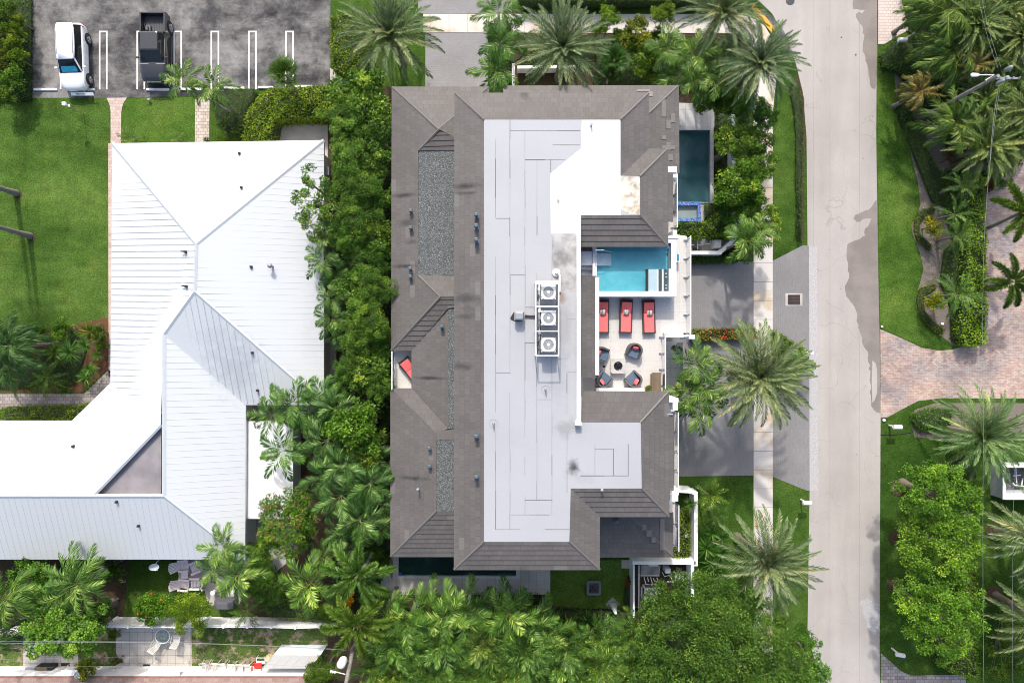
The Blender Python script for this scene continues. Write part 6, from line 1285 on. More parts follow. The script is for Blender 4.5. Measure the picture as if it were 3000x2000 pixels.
def make_pickup(px, py, rz, lab):
    x, y, _ = G(px, py, .8); t = empty('parked_pickup', (x, y, 0), rz, lab, 'pickup truck', 'cars in the parking lot'); P_ = M['carblack']
    st = [(-2.46,.62,.90),(-2.42,.78,1.0),(-2.2,.88,1.08),(-1.7,.92,1.14),(-1.25,.93,1.17),(.95,.93,1.17)]
    mb = MB(); mb.loft([section(a_, b_, c_, .35, .08) for a_, b_, c_ in st]); mb.build('body', P_, t, local=True, smooth=True)
    mb = MB(); mb.box(-.92, .97, .45, -.80, 2.42, 1.2); mb.box(.80, .97, .45, .92, 2.42, 1.2); mb.box(-.80, 2.32, .45, .80, 2.42, 1.19); mb.box(-.80, .97, .45, .80, 1.03, 1.19); mb.build('bed_side', P_, t, local=True, bevel=.02)
    mb = MB(); mb.box(-.80, 1.03, .62, .80, 2.32, .68)
    for i in range(13): mb.box(-.74+i*.12, 1.03, .68, -.69+i*.12, 2.32, .70)
    mb.build('bed_floor', plain('bed_liner', (.07,.07,.075), .7), t, local=True); mb = MB(); mb.cyl((-.5,1.2,.95), (-.5,1.5,.95), .10, n=10); mb.box(-.62,1.15,.70,-.3,1.6,.86); mb.build('cargo', M['ac_dark'], t, local=True)
    car_cabin(t, None, -1.22, .95, -.52, .80, .84, .64, 1.14, 1.74, P_)
    for s in (-1, 1):
        mb = MB(); mb.obox(s*1.04, -.85, 1.12, .2, .12, .15); mb.build('mirror', P_, t, local=True, bevel=.02)
        mb = MB(); mb.loft([[(s*.62,-2.46,.80),(s*.88,-2.22,.84),(s*.88,-2.2,.96),(s*.64,-2.44,.92)], [(s*.66,-2.38,.93),(s*.91,-2.0,.99),(s*.90,-1.96,1.05),(s*.70,-2.28,1.0)]]); mb.build('headlight', M['lamp_lens'], t, local=True)
        mb = MB(); mb.box(s*.84, 2.40, .8, s*.935, 2.44, 1.14); mb.build('tail_light', M['tail'], t, local=True)
        mb = MB(); mb.box(s*.90, -1.0, .36, s*1.03, .95, .42); mb.build('running_board', M['black'], t, local=True)
        for yy in (-1.6, 1.62): mb = MB(); mb.cyl((s*.88, yy, .44), (s*.934, yy, .44), .48, n=24); mb.build('wheel_arch', M['black'], t, local=True); wheel(t, s*.84, yy, .41, .26)
    mb = MB(); mb.tube([(-.45,-2.50,.78),(.45,-2.50,.78),(.5,-2.49,.92),(-.5,-2.49,.92),(-.45,-2.50,.78)], .018, 5); mb.build('grille', M['steel'], t, local=True)
    mb = MB(); mb.box(-.9, -1.30, 1.17, .9, -1.26, 1.185); mb.build('wiper_cowl', M['grey_metal'], t, local=True); return t
make_pickup(454, 141, .0, 'black pickup truck with an open cargo bed in the parking lot')
labs = ['leftmost white wheel stop near the hedge', 'white wheel stop under the nose of the white car', 'white wheel stop in front of the black pickup', 'white wheel stop half hidden by the twin palms', 'white wheel stop between twin palms and hedge', 'white wheel stop below the fan palm', 'rightmost white wheel stop along the hedge']
for i, (xa, xb, py) in enumerate(((97,167,262),(196,277,262),(428,495,262),(528,592,261),(655,716,258),(755,800,256),(850,915,253))):
    a_ = G(xa, py, .1); b_ = G(xb, py, .1); mb = MB(); mb.obox((a_[0]+b_[0])/2, a_[1], .012, b_[0]-a_[0], .17, .11, 0, 0, .97); single(mb, 'wheel_stop', M['line'], labs[i], 'wheel stop', 'white wheel stops', bevel=.02)
sg = empty('private_sign', G(241,278,0), 0, 'low white board reading PRIVATE behind the white car', 'sign'); hz = .55; a_ = G(207,271,hz); b_ = G(273,279,hz)
mb = MB(); mb.loft([[(a_[0],b_[1],hz-.12),(b_[0],b_[1],hz-.12),(b_[0],b_[1],hz-.09),(a_[0],b_[1],hz-.09)], [(a_[0],a_[1],hz),(b_[0],a_[1],hz),(b_[0],a_[1],hz+.03),(a_[0],a_[1],hz+.03)]]); mb.build('board', M['white'], sg)
for f_ in (.2, .8): mb = MB(); X_ = a_[0]+(b_[0]-a_[0])*f_; mb.cyl((X_, (a_[1]+b_[1])/2, 0), (X_, (a_[1]+b_[1])/2, hz-.08), .03, n=6); mb.build('leg', M['grey_metal'], sg)
fc = bpy.data.curves.new('lettering', 'FONT'); fc.body = 'PRIVATE'; fc.size = .17; fc.extrude = .003; tmp = bpy.data.objects.new('lettering', fc); C.objects.link(tmp); bpy.context.view_layer.update(); lme = bpy.data.meshes.new_from_object(tmp.evaluated_get(bpy.context.evaluated_depsgraph_get())); bpy.data.objects.remove(tmp)
fo = bpy.data.objects.new('lettering', lme); C.objects.link(fo); lme.materials.clear(); lme.materials.append(M['ac_dark']); fo.parent = sg
fo.location = (a_[0]+.35-sg.location[0], b_[1]+.035-sg.location[1], hz-.055); fo.rotation_euler = (math.atan2(.12, abs(a_[1]-b_[1])), 0, 0)
lm = empty('lamp_post', G(246,335,0), 0, 'slim grey lamp post with a white lantern box on the left lawn', 'lamp post'); tp = G(246,335,0); mb = MB(); mb.cyl((tp[0], tp[1], 0), (tp[0], tp[1], 2.0), .022, n=8); mb.build('pole', M['grey_metal'], lm)
mb = MB(); mb.obox(tp[0]-.06, tp[1]+.03, 1.98, .26, .24, .22, .1); mb.build('lantern', M['white'], lm, bevel=.02); mb = MB(); mb.obox(tp[0]+.14, tp[1]-.02, 1.9, .16, .18, .03); mb.build('bracket', M['offwhite'], lm)
mb = MB(); x, y, _ = G(434,294,.2); mb.cyl((x, y, 0), (x, y, .2), .025, n=8); mb.cyl((x-.05, y, .24), (x+.14, y+.04, .2), .08, .11, n=10); single(mb, 'garden_spotlight', M['grey_metal'], 'small garden spotlight on the middle lawn beside the parking lot', 'spotlight')

# ---------------------------------------------------------------- street furniture
def mailbox(px, py, bxp, h, rot, lab, arm=.3):
    x, y, _ = G(px, py, 0); t = empty('mailbox', (x, y, 0), rot, lab, 'mailbox', 'white kerbside mailboxes'); mb = MB(); mb.box(-.05, -.05, 0, .05, .05, h); mb.build('post', M['white'], t, local=True, bevel=.01)
    mb = MB(); mb.loft([[( -.14*1+.0, y_, h)]+[(.14*math.cos(q)*-1, y_, h+.12+.10*math.sin(q)) for q in np.linspace(0, math.pi, 7)]+[(.14, y_, h)] for y_ in (-.30, .30)]); mb.build('box', M['white'], t, local=True)
    mb = MB(); mb.box(-.045, -.30, h-.06, .045, .32, h-.01); mb.build('arm', M['white'], t, local=True); return t
mailbox(2604, 1245, 0, 1.05, math.pi/2, 'white mailbox on the lawn below the red brick driveway'); mailbox(2345, 1462, 0, 1.05, math.pi/2, 'white mailbox beside the grey driveway apron, near the road edge'); mailbox(2612, 1897, 0, 1.05, math.pi/2-.2, 'white mailbox on the shaded lawn at the bottom right')
mailbox(2617, 138, 0, 1.1, math.pi/2, 'white mailbox at the top right hedge corner'); mailbox(2350, 1035, 0, 1.05, math.pi/2, 'white mailbox poking out of the hedge below the big date palm')
def ball(px, py, r, lab, mat='white', name='marker_stone', cat='marker'): mb = MB(); x, y, _ = G(px, py, r); mb.lathe((x, y, 0), [(r*.7,0),(r,r*.5),(r*.85,r),(r*.45,r*1.3),(r*.1,r*1.4)], 14); return single(mb, name, M[mat], lab, cat, smooth=True)
ball(2591,1231,.12,'round white marker stone by the brick driveway mouth'); ball(2585,957,.09,'small white marker stone above the brick driveway'); ball(2762,949,.12,'pale oval stone in the border above the brick driveway'); ball(2587,172,.06,'small orange ball light on the grass near the top right hedge','sand_tan','ground_light','light'); ball(2609,193,.06,'second orange ball light, right of the first near the hedge','sand_tan','ground_light','light'); ball(2641,229,.07,'third orange ball light beside the dirt bed','sand_tan','ground_light','light')
mb = MB(); p = G(2696,162,.5); mb.obox(p[0], p[1], .3, .22, .4, .02, .15); mb.cyl((p[0], p[1], 0), (p[0], p[1], .3), .02, n=6); single(mb, 'yard_sign', M['white'], 'small pale sign plate in the bed under the top right palms', 'sign')
mb = MB(); mb.tube([G(x_, y_, .03) for x_, y_ in ((2580,1272),(2610,1273),(2640,1270),(2670,1266))], .03, 6); single(mb, 'drip_hose', M['black'], 'black hose lying across the grass below the mailbox', 'hose')
# utility pole with street lamp, top right
def upole(base, top_px, h, name, lab):
    b_ = G2(*base); t = empty(name, (b_[0], b_[1], 0), 0, lab, 'utility pole'); mb = MB(); mb.cyl((b_[0], b_[1], 0), (b_[0], b_[1], h), .17, .11, n=12); mb.build('pole', M['pole'], t); return t, b_
# pole top at (2935,215): its foot lies towards the picture centre
h = 10.5; fx, fy = 1500+(2925-1500)*(H-h)/H, 1000+(222-1000)*(H-h)/H; fx2, fy2 = 2700, 330
h = H*(1-(2700-1500)/(2925-1500)); up, b_ = upole((2700, 345), None, h, 'utility_pole', 'grey utility pole with street lamp and transformers among the top right palms')
mb = MB(); pa = Vector((b_[0], b_[1], h-1.0)); lampP = Vector(G(2865,220,h-.6)); armr = Vector(G(2912,220,h-.6)); mb.tube([pa, Vector((b_[0]-.3, b_[1], h-.7)), armr, lampP], .03, 8); mb.build('lamp_arm', M['white'], up)
mb = MB(); k_ = [(0,.05),(.15,.12),(.45,.13),(.55,.06)]; mb.loft([[(lampP.x+.1-d_, lampP.y+w_*math.cos(q), lampP.z+w_*.5*math.sin(q)) for q in np.linspace(0, 6.283, 11)[:-1]] for d_, w_ in k_]); mb.build('lamp_head', M['white'], up, smooth=True)
for i, (px, py) in enumerate(((2962,222),(2948,232),(2972,192))):
    x, y, _ = G(px, py, h-1.2); mb = MB(); mb.lathe((x, y, h-2.0), [(.12,0),(.14,.1),(.14,.5),(.09,.58),(.03,.65)], 16); mb.build('transformer', M['grey_metal'], up, smooth=True)
mb = MB(); mb.box(b_[0]-.1, b_[1]-.05, h-.5, b_[0]+1.6, b_[1]+.05, h-.38)
for i in range(4): mb.cyl((b_[0]+.3+i*.4, b_[1], h-.38), (b_[0]+.3+i*.4, b_[1], h-.2), .04, n=8)
mb.build('crossarm', M['grey_metal'], up)
# power lines on the right: they hang from pole to pole
def cable(pts, r, lab, name='power_line', cat='power line', group=None): mb = MB(); mb.tube(pts, r, 5); return single(mb, name, M['wire'], lab, cat, group)
def sagline(p0, p1, n=24, sag=.5): p0 = Vector(p0); p1 = Vector(p1); return [p0.lerp(p1, i/n) - Vector((0, 0, 4*sag*(i/n)*(1-i/n))) for i in range(n+1)]
hz = 9.0
cable(sagline(G(2858,-60,hz), G(2924,200,hz), sag=.2), .007, 'left of two power lines running from the top edge to the lamp pole', group='power lines on the right'); cable(sagline(G(2868,-60,hz), G(2932,196,hz), sag=.2), .007, 'right of two power lines running from the top edge to the lamp pole', group='power lines on the right')
cable(sagline(G(2930,255,hz), G(2884,700,hz), sag=.2)+sagline(G(2883,710,hz), G(2882,1200,hz), sag=.1)+sagline(G(2882,1210,hz), G(2884,2100,hz), sag=.1), .0075, 'long power line down the right side from the lamp pole to the bottom edge', group='power lines on the right')
cable(sagline(G(2925,255,hz), G(2900,480,hz), sag=.1), .010, 'thin short cable below the lamp pole', group='power lines on the right')
cable(sagline(G(2972,1366,5), G(2968,2050,5), sag=.1), .008, 'thin cable from the pump enclosure to the bottom edge')
# utility pole, bottom
h2 = H*(1-(1010-1500)/(988-1500)*1.0) if False else 9.5
pole2_top = (1012, 2000); fb = (1500+(1024-1500)*(H-9.5)/H, 1000+(1905-1000)*(H-9.5)/H)
# the pole leans: foot under (1112,1733)... stands in the thicket, top seen at (1030,1908)
b2 = Vector((*G2(1032,1905,6.5), 0)); u2 = empty('utility_pole', b2, 0, 'leaning grey wooden utility pole with a white transformer at the bottom edge', 'utility pole'); tpv = Vector(G(1012,2010,8.5)); lo_ = Vector(G(1034,1900,5.0)); mb = MB(); mb.tube([b2, lo_, tpv], [.16,.14,.12], 12); mb.build('pole', M['pole'], u2)
x, y, _ = G(1000,1944,7.3); mb = MB(); mb.lathe((x, y, 6.7), [(.24,0),(.27,.1),(.27,.7),(.2,.82),(.05,.88)], 18); mb.build('transformer', M['white'], u2, smooth=True); mb = MB(); mb.cyl(G(972,1964,7.4), G(1012,1974,7.6), .03, n=6)
for px, py in ((970,1964),(976,1966),(982,1967)): mb.lathe(G(px, py, 7.42), [(.06,0),(.03,.05),(.06,.1)], 8)
mb.build('crossarm', M['offwhite'], u2)
for i, (y0, y1, xb, yb) in enumerate(((1886,1874,1015,1903),(1879,1873,980,1900),(1932,1918,1000,1962),(1959,1944,900,1972))):
    cable(sagline(G(-60,y0,7.5), G(470 if i != 3 else 330,y1+7,7.3), sag=.1)+sagline(G(476 if i != 3 else 336,y1+7,7.3), G(xb,yb,7.2), sag=.1), (.009,.006,.004,.004)[i], '%s power line across the bottom left yards' % ('thickest', 'second', 'third', 'lowest thin')[i], group='power lines bottom left')
# abstract statue on a diamond plinth
x, y, _ = G(1795,1770,.1); sq = empty('statue', (x, y, 0), 0, 'pale green draped statue on a diamond-shaped slab in the turf corner', 'statue'); mb = MB(); mb.obox(0, 0, 0, .78, .78, .10, math.pi/4); mb.build('plinth', M['grey_metal'], sq, local=True)
mb = MB(); n = 20; prof = [(.30,.10),(.27,.3),(.22,.6),(.17,.9),(.13,1.2),(.12,1.35)]; mb.loft([[(r_*(1+.16*math.sin(7*q+z_*2))*math.cos(q), r_*(1+.16*math.sin(7*q+z_*2))*math.sin(q)*.7-.05*z_, z_) for q in np.linspace(0, 2*math.pi, n+1)[:-1]] for r_, z_ in prof]); mb.build('drapery', M['statue'], sq, local=True, smooth=True)
mb = MB(); mb.lathe((0,-.07,1.33), [(.08,0),(.11,.1),(.10,.2),(.05,.25)], 14); mb.build('head', M['white'], sq, local=True, smooth=True)

# ---------------------------------------------------------------- vegetation
DT = (1.0, 1.0, 1.0)
# feather date palms round the villa
for i, (px, py, z, r, zs, lab) in enumerate(((1148,108,4.4,150,1,'big grey-green date palm between the parking lot hedge and the top driveway'), (1650,145,4.8,142,1,'big date palm over the white entrance wall, north of the villa'),
    (2112,42,6.0,132,1,'date palm at the street corner beside the yellow tactile paving'), (2222,188,6.2,128,1,'date palm over the curved sidewalk, right of the areca clump'),
    (2218,1102,5.4,160,1,'largest date palm, over the sidewalk between the two parts of the grey driveway'), (2238,1640,5.4,150,1,'date palm at the lower sidewalk, beside the big round tree'),
    (2868,1275,3.6,142,1,'wide date palm below the brick driveway, under the power line'), (3045,1575,4.0,150,1,'right edge date palm growing from the upper round mulch ring'), (3050,1815,4.0,150,1,'right edge date palm growing from the lower round mulch ring'))):
    base = {7: (2918,1555), 8: (2915,1742)}.get(i)
    tint = (1.15,1.12,1.05) if i in (4,5,7,8) else ((.92,1.05,.8) if i == 6 else DT)
    plant('date%d' % (i % 3), px, py, z, r, lab, 'date palm', 'date_palm', 'date', tint, 'date palms', base=base)
for px, py, lab in ((2912,1558,'upper'),(2910,1743,'lower')):
    mb = MB(); x, y, _ = G(px, py, 0); mb.lathe((x, y, 0), [(.68,0),(.62,.06),(.3,.1),(.05,.11)], 24); single(mb, 'mulch_ring', M['soil'], '%s round mulch mound at the foot of a leaning palm, right edge' % lab, 'mulch ring')
# yellow-green windswept palms, top right
YT = (1.15,1.12,.75)
tr = [(2772,30,6.5,118),(2850,75,6.5,112),(2935,40,6.0,120),(2790,150,5.5,118),(2985,110,6.5,110),(2900,165,5.0,105),(2960,230,5.0,105),(2745,120,4.5,80),(3010,330,5.5,110),(2795,362,4.5,112),(2965,400,4.5,115),(2880,430,4.5,118),(2700,30,5.0,70),(2880,300,4.0,100)]
order = sorted(range(len(tr)), key=lambda i: (tr[i][1], tr[i][0])); ordw = ['first','second','third','fourth','fifth','sixth','seventh','eighth','ninth','tenth','eleventh','twelfth','thirteenth','fourteenth','fifteenth','sixteenth','seventeenth','eighteenth','nineteenth','twentieth','twenty-first','twenty-second','twenty-third','twenty-fourth','twenty-fifth','twenty-sixth','twenty-seventh','twenty-eighth','twenty-ninth','thirtieth','thirty-first','thirty-second','thirty-third','thirty-fourth','thirty-fifth','thirty-sixth']
for k, i in enumerate(order):
    px, py, z, r = tr[i]; z *= .68; plant('date%d' % (i % 3) if i % 3 else 'coco%d' % (i % 2), px, py, z, r*.97, 'yellow-green feather palm in the top right grove, %s counted from the top' % ordw[k], 'palm tree', 'feather_palm', 'palm', (YT[0]*.95,YT[1]*.98,YT[2]), 'yellow-green palms in the top right grove')
plant('coco0', 2690, 268, 3.0, 62, 'brown withered palm fronds in the top right grove, beside the pale sign', 'dead palm', 'withered_palm', 'palm', (2.2,1.0,1.2)); plant('coco1', 2860, 190, 4.5, 50, 'grey-brown dry palm crown just left of the street lamp', 'dead palm', 'withered_palm', 'palm', (2.0,.95,1.1))
for i, (px, py, z, r) in enumerate(((2815,545,2.6,58),(2795,628,2.2,56),(2802,692,2.2,60),(2800,862,2.6,72))):
    plant('pygmy', px, py, z, r, '%s small pygmy palm down the curved bed right of the road' % ordw[i], 'palm tree', 'pygmy_palm', 'slim', (.85,1.0,.9), 'pygmy palms in the curved bed')
plant('fox1', 2995, 622, 4.2, 92, 'palm with a long grey leaning trunk over the brick driveway, upper one', 'palm tree', 'palm_tree', 'palm', (1.15,1.1,.8), base=(2878,675)); plant('fox0', 2962, 826, 3.2, 78, 'palm with a grey leaning trunk over the brick driveway, lower one', 'palm tree', 'palm_tree', 'palm', (.95,.95,.8), base=(2872,845))
# areca / christmas palms
ar = [(1462,40,6.0,82,'dark glossy palm, topmost of the column over the top sidewalk'),(1466,130,5.6,78,'dark glossy palm, middle of the column beside the top driveway'),(1452,210,5.2,82,'dark glossy palm, lowest of the column touching the villa roof'),(1500,90,5,55,'small glossy palm between the palm column and the entrance date palm'),
 (1955,150,5.0,75,'areca palm at the left end of the clump beside the street corner'),(2030,165,5.6,90,'bright areca palm in the middle of the street corner clump'),(2100,175,5.0,70,'areca palm at the right end of the clump, touching the corner date palm'),(1985,225,4.6,75,'areca palm at the lower left of the street corner clump'),(2090,235,5.0,78,'areca palm at the lower right of the corner clump, above the dark pool'),(2030,235,5.4,70,'areca palm over the villa roof corner'),
 (2185,705,5.0,78,'glossy palm above the white angled pump yard wall'),(2225,680,4.2,60,'small palm between the angled wall and the street lawn'),(2035,1065,6.0,80,'tall glossy palm leaning over the lower balcony'),(2060,1130,5.6,85,'glossy palm cluster centre beside the largest date palm'),(2010,1150,5.2,75,'glossy palm beside the white corner block'),(2045,1195,5.0,80,'lowest glossy palm over the shaded driveway'),
 (540,240,4.2,70,'left crown of the twin palms at the parking lot edge'),(628,255,4.2,72,'right crown of the twin palms at the parking lot edge'),
 (870,1178,5.0,88,'dark green palm over the south-east corner of the white metal roof'),(800,1215,5.0,80,'dark green palm over the dark gap beside the white annex'),(835,1320,5.2,90,'dark green palm over the white annex roof'),
 (655,1600,5.2,82,'pale yellow-tipped palm over the corner of the white house'),(700,1680,5.0,90,'pale yellow-tipped palm above the covered grill'),(628,1665,4.6,62,'small pale palm beside the pinkish chairs'),
 (912,1705,4.6,100,'bright green palm in the bed above the white fence'),(950,1625,3.2,50,'small bright palm below the pink flowering tree')]
bases = {16: (702,345), 17: (708,350), 21: (752,1602), 22: (765,1645), 18: (905,1290), 19: (930,1290), 20: (955,1325)}
for i, (px, py, z, r, lab) in enumerate(ar):
    tint = (.85,1.05,.9) if i in (0,1,2,3,18,19,20) else ((1.35,1.32,1.15) if i in (21,22,23) else ((1.45,1.5,1.2) if i in (5,24,25) else (1.15,1.2,1.0)))
    plant('areca%d' % (i % 4), px, py, z, r, lab, 'palm tree', 'areca_palm', 'slim', tint, base=bases.get(i), rt=1.1)
plant('fan0', 835, 218, 3.6, 52, 'fan-leaved palm at the parking lot edge with a thin slanting trunk', 'palm tree', 'fan_palm', 'slim', (1.1,1.1,.9), base=(905,312)); plant('fan0', 1800, 175, 3.2, 48, 'drooping fan palm beside the orange-tipped shrub', 'palm tree', 'fan_palm', 'slim', (.7,.85,.9)); plant('fan0', 1790, 215, 2.2, 32, 'small fan palm in the dark bed above the villa roof', 'palm tree', 'fan_palm', 'slim', (.6,.75,.7))
plant('spike0', 2020, 1475, 1.6, 24, 'small spiky palm inside the white planter wall', 'palm', 'spiky_palm', 'stem', (.9,1,.9))
# kentia-like mass between the houses
kn = [(945,1160,5.0,70),(985,1195,5.4,75),(925,1235,4.6,55),(960,1290,5.6,88),(1010,1360,5.8,92),(1095,1335,5.4,72),(955,1395,5.6,85),(1085,1415,5.8,88),(1000,1450,5.6,90),(1115,1475,5.2,60),(1055,1520,5.4,92),(1000,1555,4.8,62),(1030,1600,4.2,70),(1115,1545,4.8,52)]
for k, i in enumerate(sorted(range(len(kn)), key=lambda i: (kn[i][1]))):
    px, py, z, r = kn[i]; plant('kentia%d' % (i % 3), px, py, z, r, 'broad drooping dark palm in the strip between the houses, %s from the north' % ordw[k], 'palm tree', 'drooping_palm', 'palm', (.80,.98,1.10), 'drooping palms between the houses')
km = [(962,690,5.0,62),(950,765,5.2,70),(985,815,4.6,60),(975,880,5.0,60),(975,935,5.2,66),(1000,985,4.4,50)]
for k, (px, py, z, r) in enumerate(km): plant('areca%d' % (k % 4), px, py, z, r, 'palm peeping out over the east edge of the white roof, %s from the north' % ordw[k], 'palm tree', 'areca_palm', 'slim', (.85,.95,.9), 'palms along the east edge of the white roof')
# foxtail palms
plant('fox0', 1052, 1682, 6.0, 112, 'foxtail palm with thick plume fronds, upper of two, beside the black lap pool', 'foxtail palm', 'foxtail_palm', 'palm', (1.35,1.4,1.5), rot=.5); plant('fox1', 1045, 1828, 6.0, 108, 'foxtail palm with plume fronds, lower of two, at the end of the white fence', 'foxtail palm', 'foxtail_palm', 'palm', (1.8,1.6,1.2), rot=1.1)
# thicket along the bottom
fr_ = [(1130,1790),(1195,1825),(1255,1790),(1320,1800),(1370,1785),(1430,1815),(1490,1795),(1545,1820),(1600,1850)]
for k, (px, py) in enumerate(fr_): plant('areca%d' % (k % 4), px, py, 4.6+.5*math.sin(k*2.3), 98, 'glossy palm in the front row of the bottom thicket, %s from the left' % ordw[k], 'palm tree', 'areca_palm', 'palm', ((1.3,1.32,1.0),(.95,1.1,.9),(1.15,1.2,.95))[k % 3], 'front row palms of the bottom thicket')
mid = [(1160,1880),(1225,1895),(1290,1880),(1350,1885),(1415,1880),(1480,1890),(1540,1895),(1600,1910),(1650,1890)]
for k, (px, py) in enumerate(mid): plant(('areca%d' % ((k+1) % 4)) if k % 2 else ('thick%d' % (k % 3)), px, py, 4.3+.8*math.sin(k*3.1+1), 92, 'palm in the middle row of the bottom thicket, %s from the left' % ordw[k], 'palm tree', 'areca_palm', 'palm', ((.85,1.05,.85),(1.25,1.25,.9),(1.0,1.15,.95))[k % 3], 'middle row palms of the bottom thicket')
bk = [(1100+54*k, 1955+(18 if k % 2 else -8)) for k in range(15)]
for k, (px, py) in enumerate(bk): plant('thick%d' % (k % 3), px, py, 4.0+.8*math.sin(k*2.7), 84, 'feathery palm clump at the bottom edge, %s from the left' % ordw[k], 'palm tree', 'clumping_palm', 'palm', (1.65,1.42,.95) if k in (1,2,4,7,9,13) else (1.15,1.3,1.0), 'clumping palms along the bottom edge')
bk2 = [(1120+60*k, 2015) for k in range(13)]
for k, (px, py) in enumerate(bk2): plant('thick%d' % ((k+1) % 3), px, py, 4.4, 72, 'feathery palm clump cut by the bottom edge, %s from the left' % ordw[k], 'palm tree', 'clumping_palm', None, (1.65,1.42,.95) if k in (0,3,6,10) else (1.15,1.3,1.0), 'palm clumps cut by the bottom edge')
rk = [(1700,1880),(1750,1860),(1800,1880),(1850,1860),(1730,1930),(1790,1940),(1850,1930),(1900,1945),(1905,1900),(1870,1810)]
for k, (px, py) in enumerate(rk): plant('thick%d' % (k % 3), px, py, 4.0, 70, 'feathery green clump between thicket and big tree, %s from the left' % ordw[sorted(p[0] for p in rk).index(px) + ([q for q in rk if q[0] == px].index((px, py)))], 'palm tree', 'clumping_palm', None, (1.7,1.5,1.0) if k in (0,4,5) else (1.25,1.4,1.15), 'clumping palms left of the big tree')
for k, (px, py, r, t_) in enumerate(((1612,1815,50,(.8,.95,.9)),(1660,1825,42,(1.1,1.0,.7)),(1720,1818,40,(.7,.9,.8)))): plant('spike1', px, py, 2.0, r, '%s broad-leaved plant on the lower border of the turf' % ordw[k], 'plant', 'broad_leaved_plant', 'stem', t_)
# broadleaf trees in the strip between the houses
bt = [(1062,300,5.6,92),(1005,345,5.4,62),(1070,395,5.6,80),(1015,455,5.6,52),(1090,478,5.4,60),(1030,540,5.8,66),(1095,575,5.4,62),(1045,640,5.6,68),(1095,690,5.4,58),(1020,705,5.2,46),(1080,770,5.6,66),(1100,845,5.4,56),(1045,845,5.4,58),(1085,925,5.6,64),(1100,1000,5.4,56),(1045,1000,5.4,60),(1075,1075,5.6,66),(1110,1130,5.0,44),(1020,1095,5.2,46)]
for k, (px, py, z, r) in enumerate(bt):
    plant(('tree%d' % (k % 3)) if k % 4 else 'seag1', px, py, z+(.5 if k % 2 else -.4), r*1.08, 'leafy broadleaf tree in the strip between the two houses, %s counted from the parking lot' % ordw[k], 'tree', 'broadleaf_tree', 'tree', ((1.15,1.15,1.1),(.95,1.0,.85),(.75,.88,.75),(1.0,1.08,.9))[(k*7) % 4] if k > 3 else (1.2,1.18,1.2), 'broadleaf trees between the houses', zs=.9)
plant('bush0', 1058, 1252, 6.2, 88, 'dense round bright tree among the dark drooping palms', 'tree', 'round_tree', 'tree', (.75,1.0,.7)); plant('bush1', 1075, 1310, 5.8, 62, 'round olive tree just below the bright one among drooping palms', 'tree', 'round_tree', 'tree', (.85,.9,.7))
blobtree('open_tree', [(905,510,6.2,26),(925,560,6.2,30),(890,590,6.0,34),(960,545,6.4,28),(915,625,6.0,38),(885,650,6.0,24),(955,600,6.2,35),(960,660,6.0,35),(925,690,5.6,22)], 'open light green tree reaching over the white metal roof', dens=20, ll=.17, lw=.10, seed=5, base=(1010,620), tint=(1.2,1.2,1.2), crr=(.30,.45))
# hedges round the parking lot
hedge([(784,258),(985,250),(996,262),(996,342),(835,345),(800,352),(788,415),(708,415),(714,380),(722,340),(742,300)], 1.7, 'tall clipped yellow-green hedge bending between parking lot and white roof', 190, .14, .095, .62, (1.18,1.2,.75), 7, rough=.16)
hedge([(625,262),(742,258),(722,340),(702,392),(640,375),(622,330)], 1.1, 'lower dark shrub border left of the tall clipped hedge', 170, .10, .05, .35, (.7,.8,.9), 8, rough=.14)
blobtree('round_shrub', [(655,393,.9,33)], 'round ball-shaped bright green shrub at the edge of the white roof', 'shrub', 'leaf_hedge', .09, .06, 34, (.85,1.15,.7), seed=9, trunk='stem', flat=.9, rt=1)
blobtree('orange_shrub', [(1000,275,1.9,16),(995,300,1.9,12)], 'small orange-leaved shrub at the corner of the tall hedge', 'shrub', 'leaf_hedge', .12, .09, 26, (2.4,1.0,.4), seed=10, trunk='stem', rt=.8)
hedge([(968,50),(1015,35),(1050,60),(1080,110),(1070,180),(1050,225),(1000,212),(970,195)], 1.6, 'clipped hedge between the parking lot and the big date palm', 180, .13, .08, .55, (1.15,1.15,.75), 11, rough=.14)
hedge([(1025,190),(1070,180),(1110,230),(1110,262),(1030,262)], 1.2, 'bright low hedge under the big date palm beside the villa corner', 180, .12, .08, .55, (.85,1.1,.8), 12)
# left edge shrubs of the parking lot
for k, (px, py, r, t_) in enumerate(((12,40,52,(.8,.95,.8)),(50,95,30,(1.15,1.15,.7)),(40,135,32,(1.15,1.15,.7)),(8,110,40,(.5,.5,.55)),(52,170,30,(1.0,1.1,.7)),(10,185,36,(.7,.6,.5)),(38,232,40,(.85,1.05,.8)),(15,275,38,(.8,.9,.7)),(55,60,22,(1,1.05,.7)))):
    plant('bush%d' % (k % 3), px, py, 1.5, r, 'leafy shrub along the left edge of the parking lot, %s from the top' % ordw[sorted([40,95,135,110,170,185,232,275,60]).index(py)], 'shrub', 'leafy_shrub', 'stem', t_, 'shrubs left of the parking lot')
for k, (px, py, r) in enumerate(((385,412,42),(518,408,26),(605,410,14))): plant('pygmy' if k != 2 else 'spike1', px, py, .7, r, '%s low frond plant peeping out above the north edge of the white roof' % ordw[k], 'plant', 'frond_plant', 'stem', (.95,.95,.9))
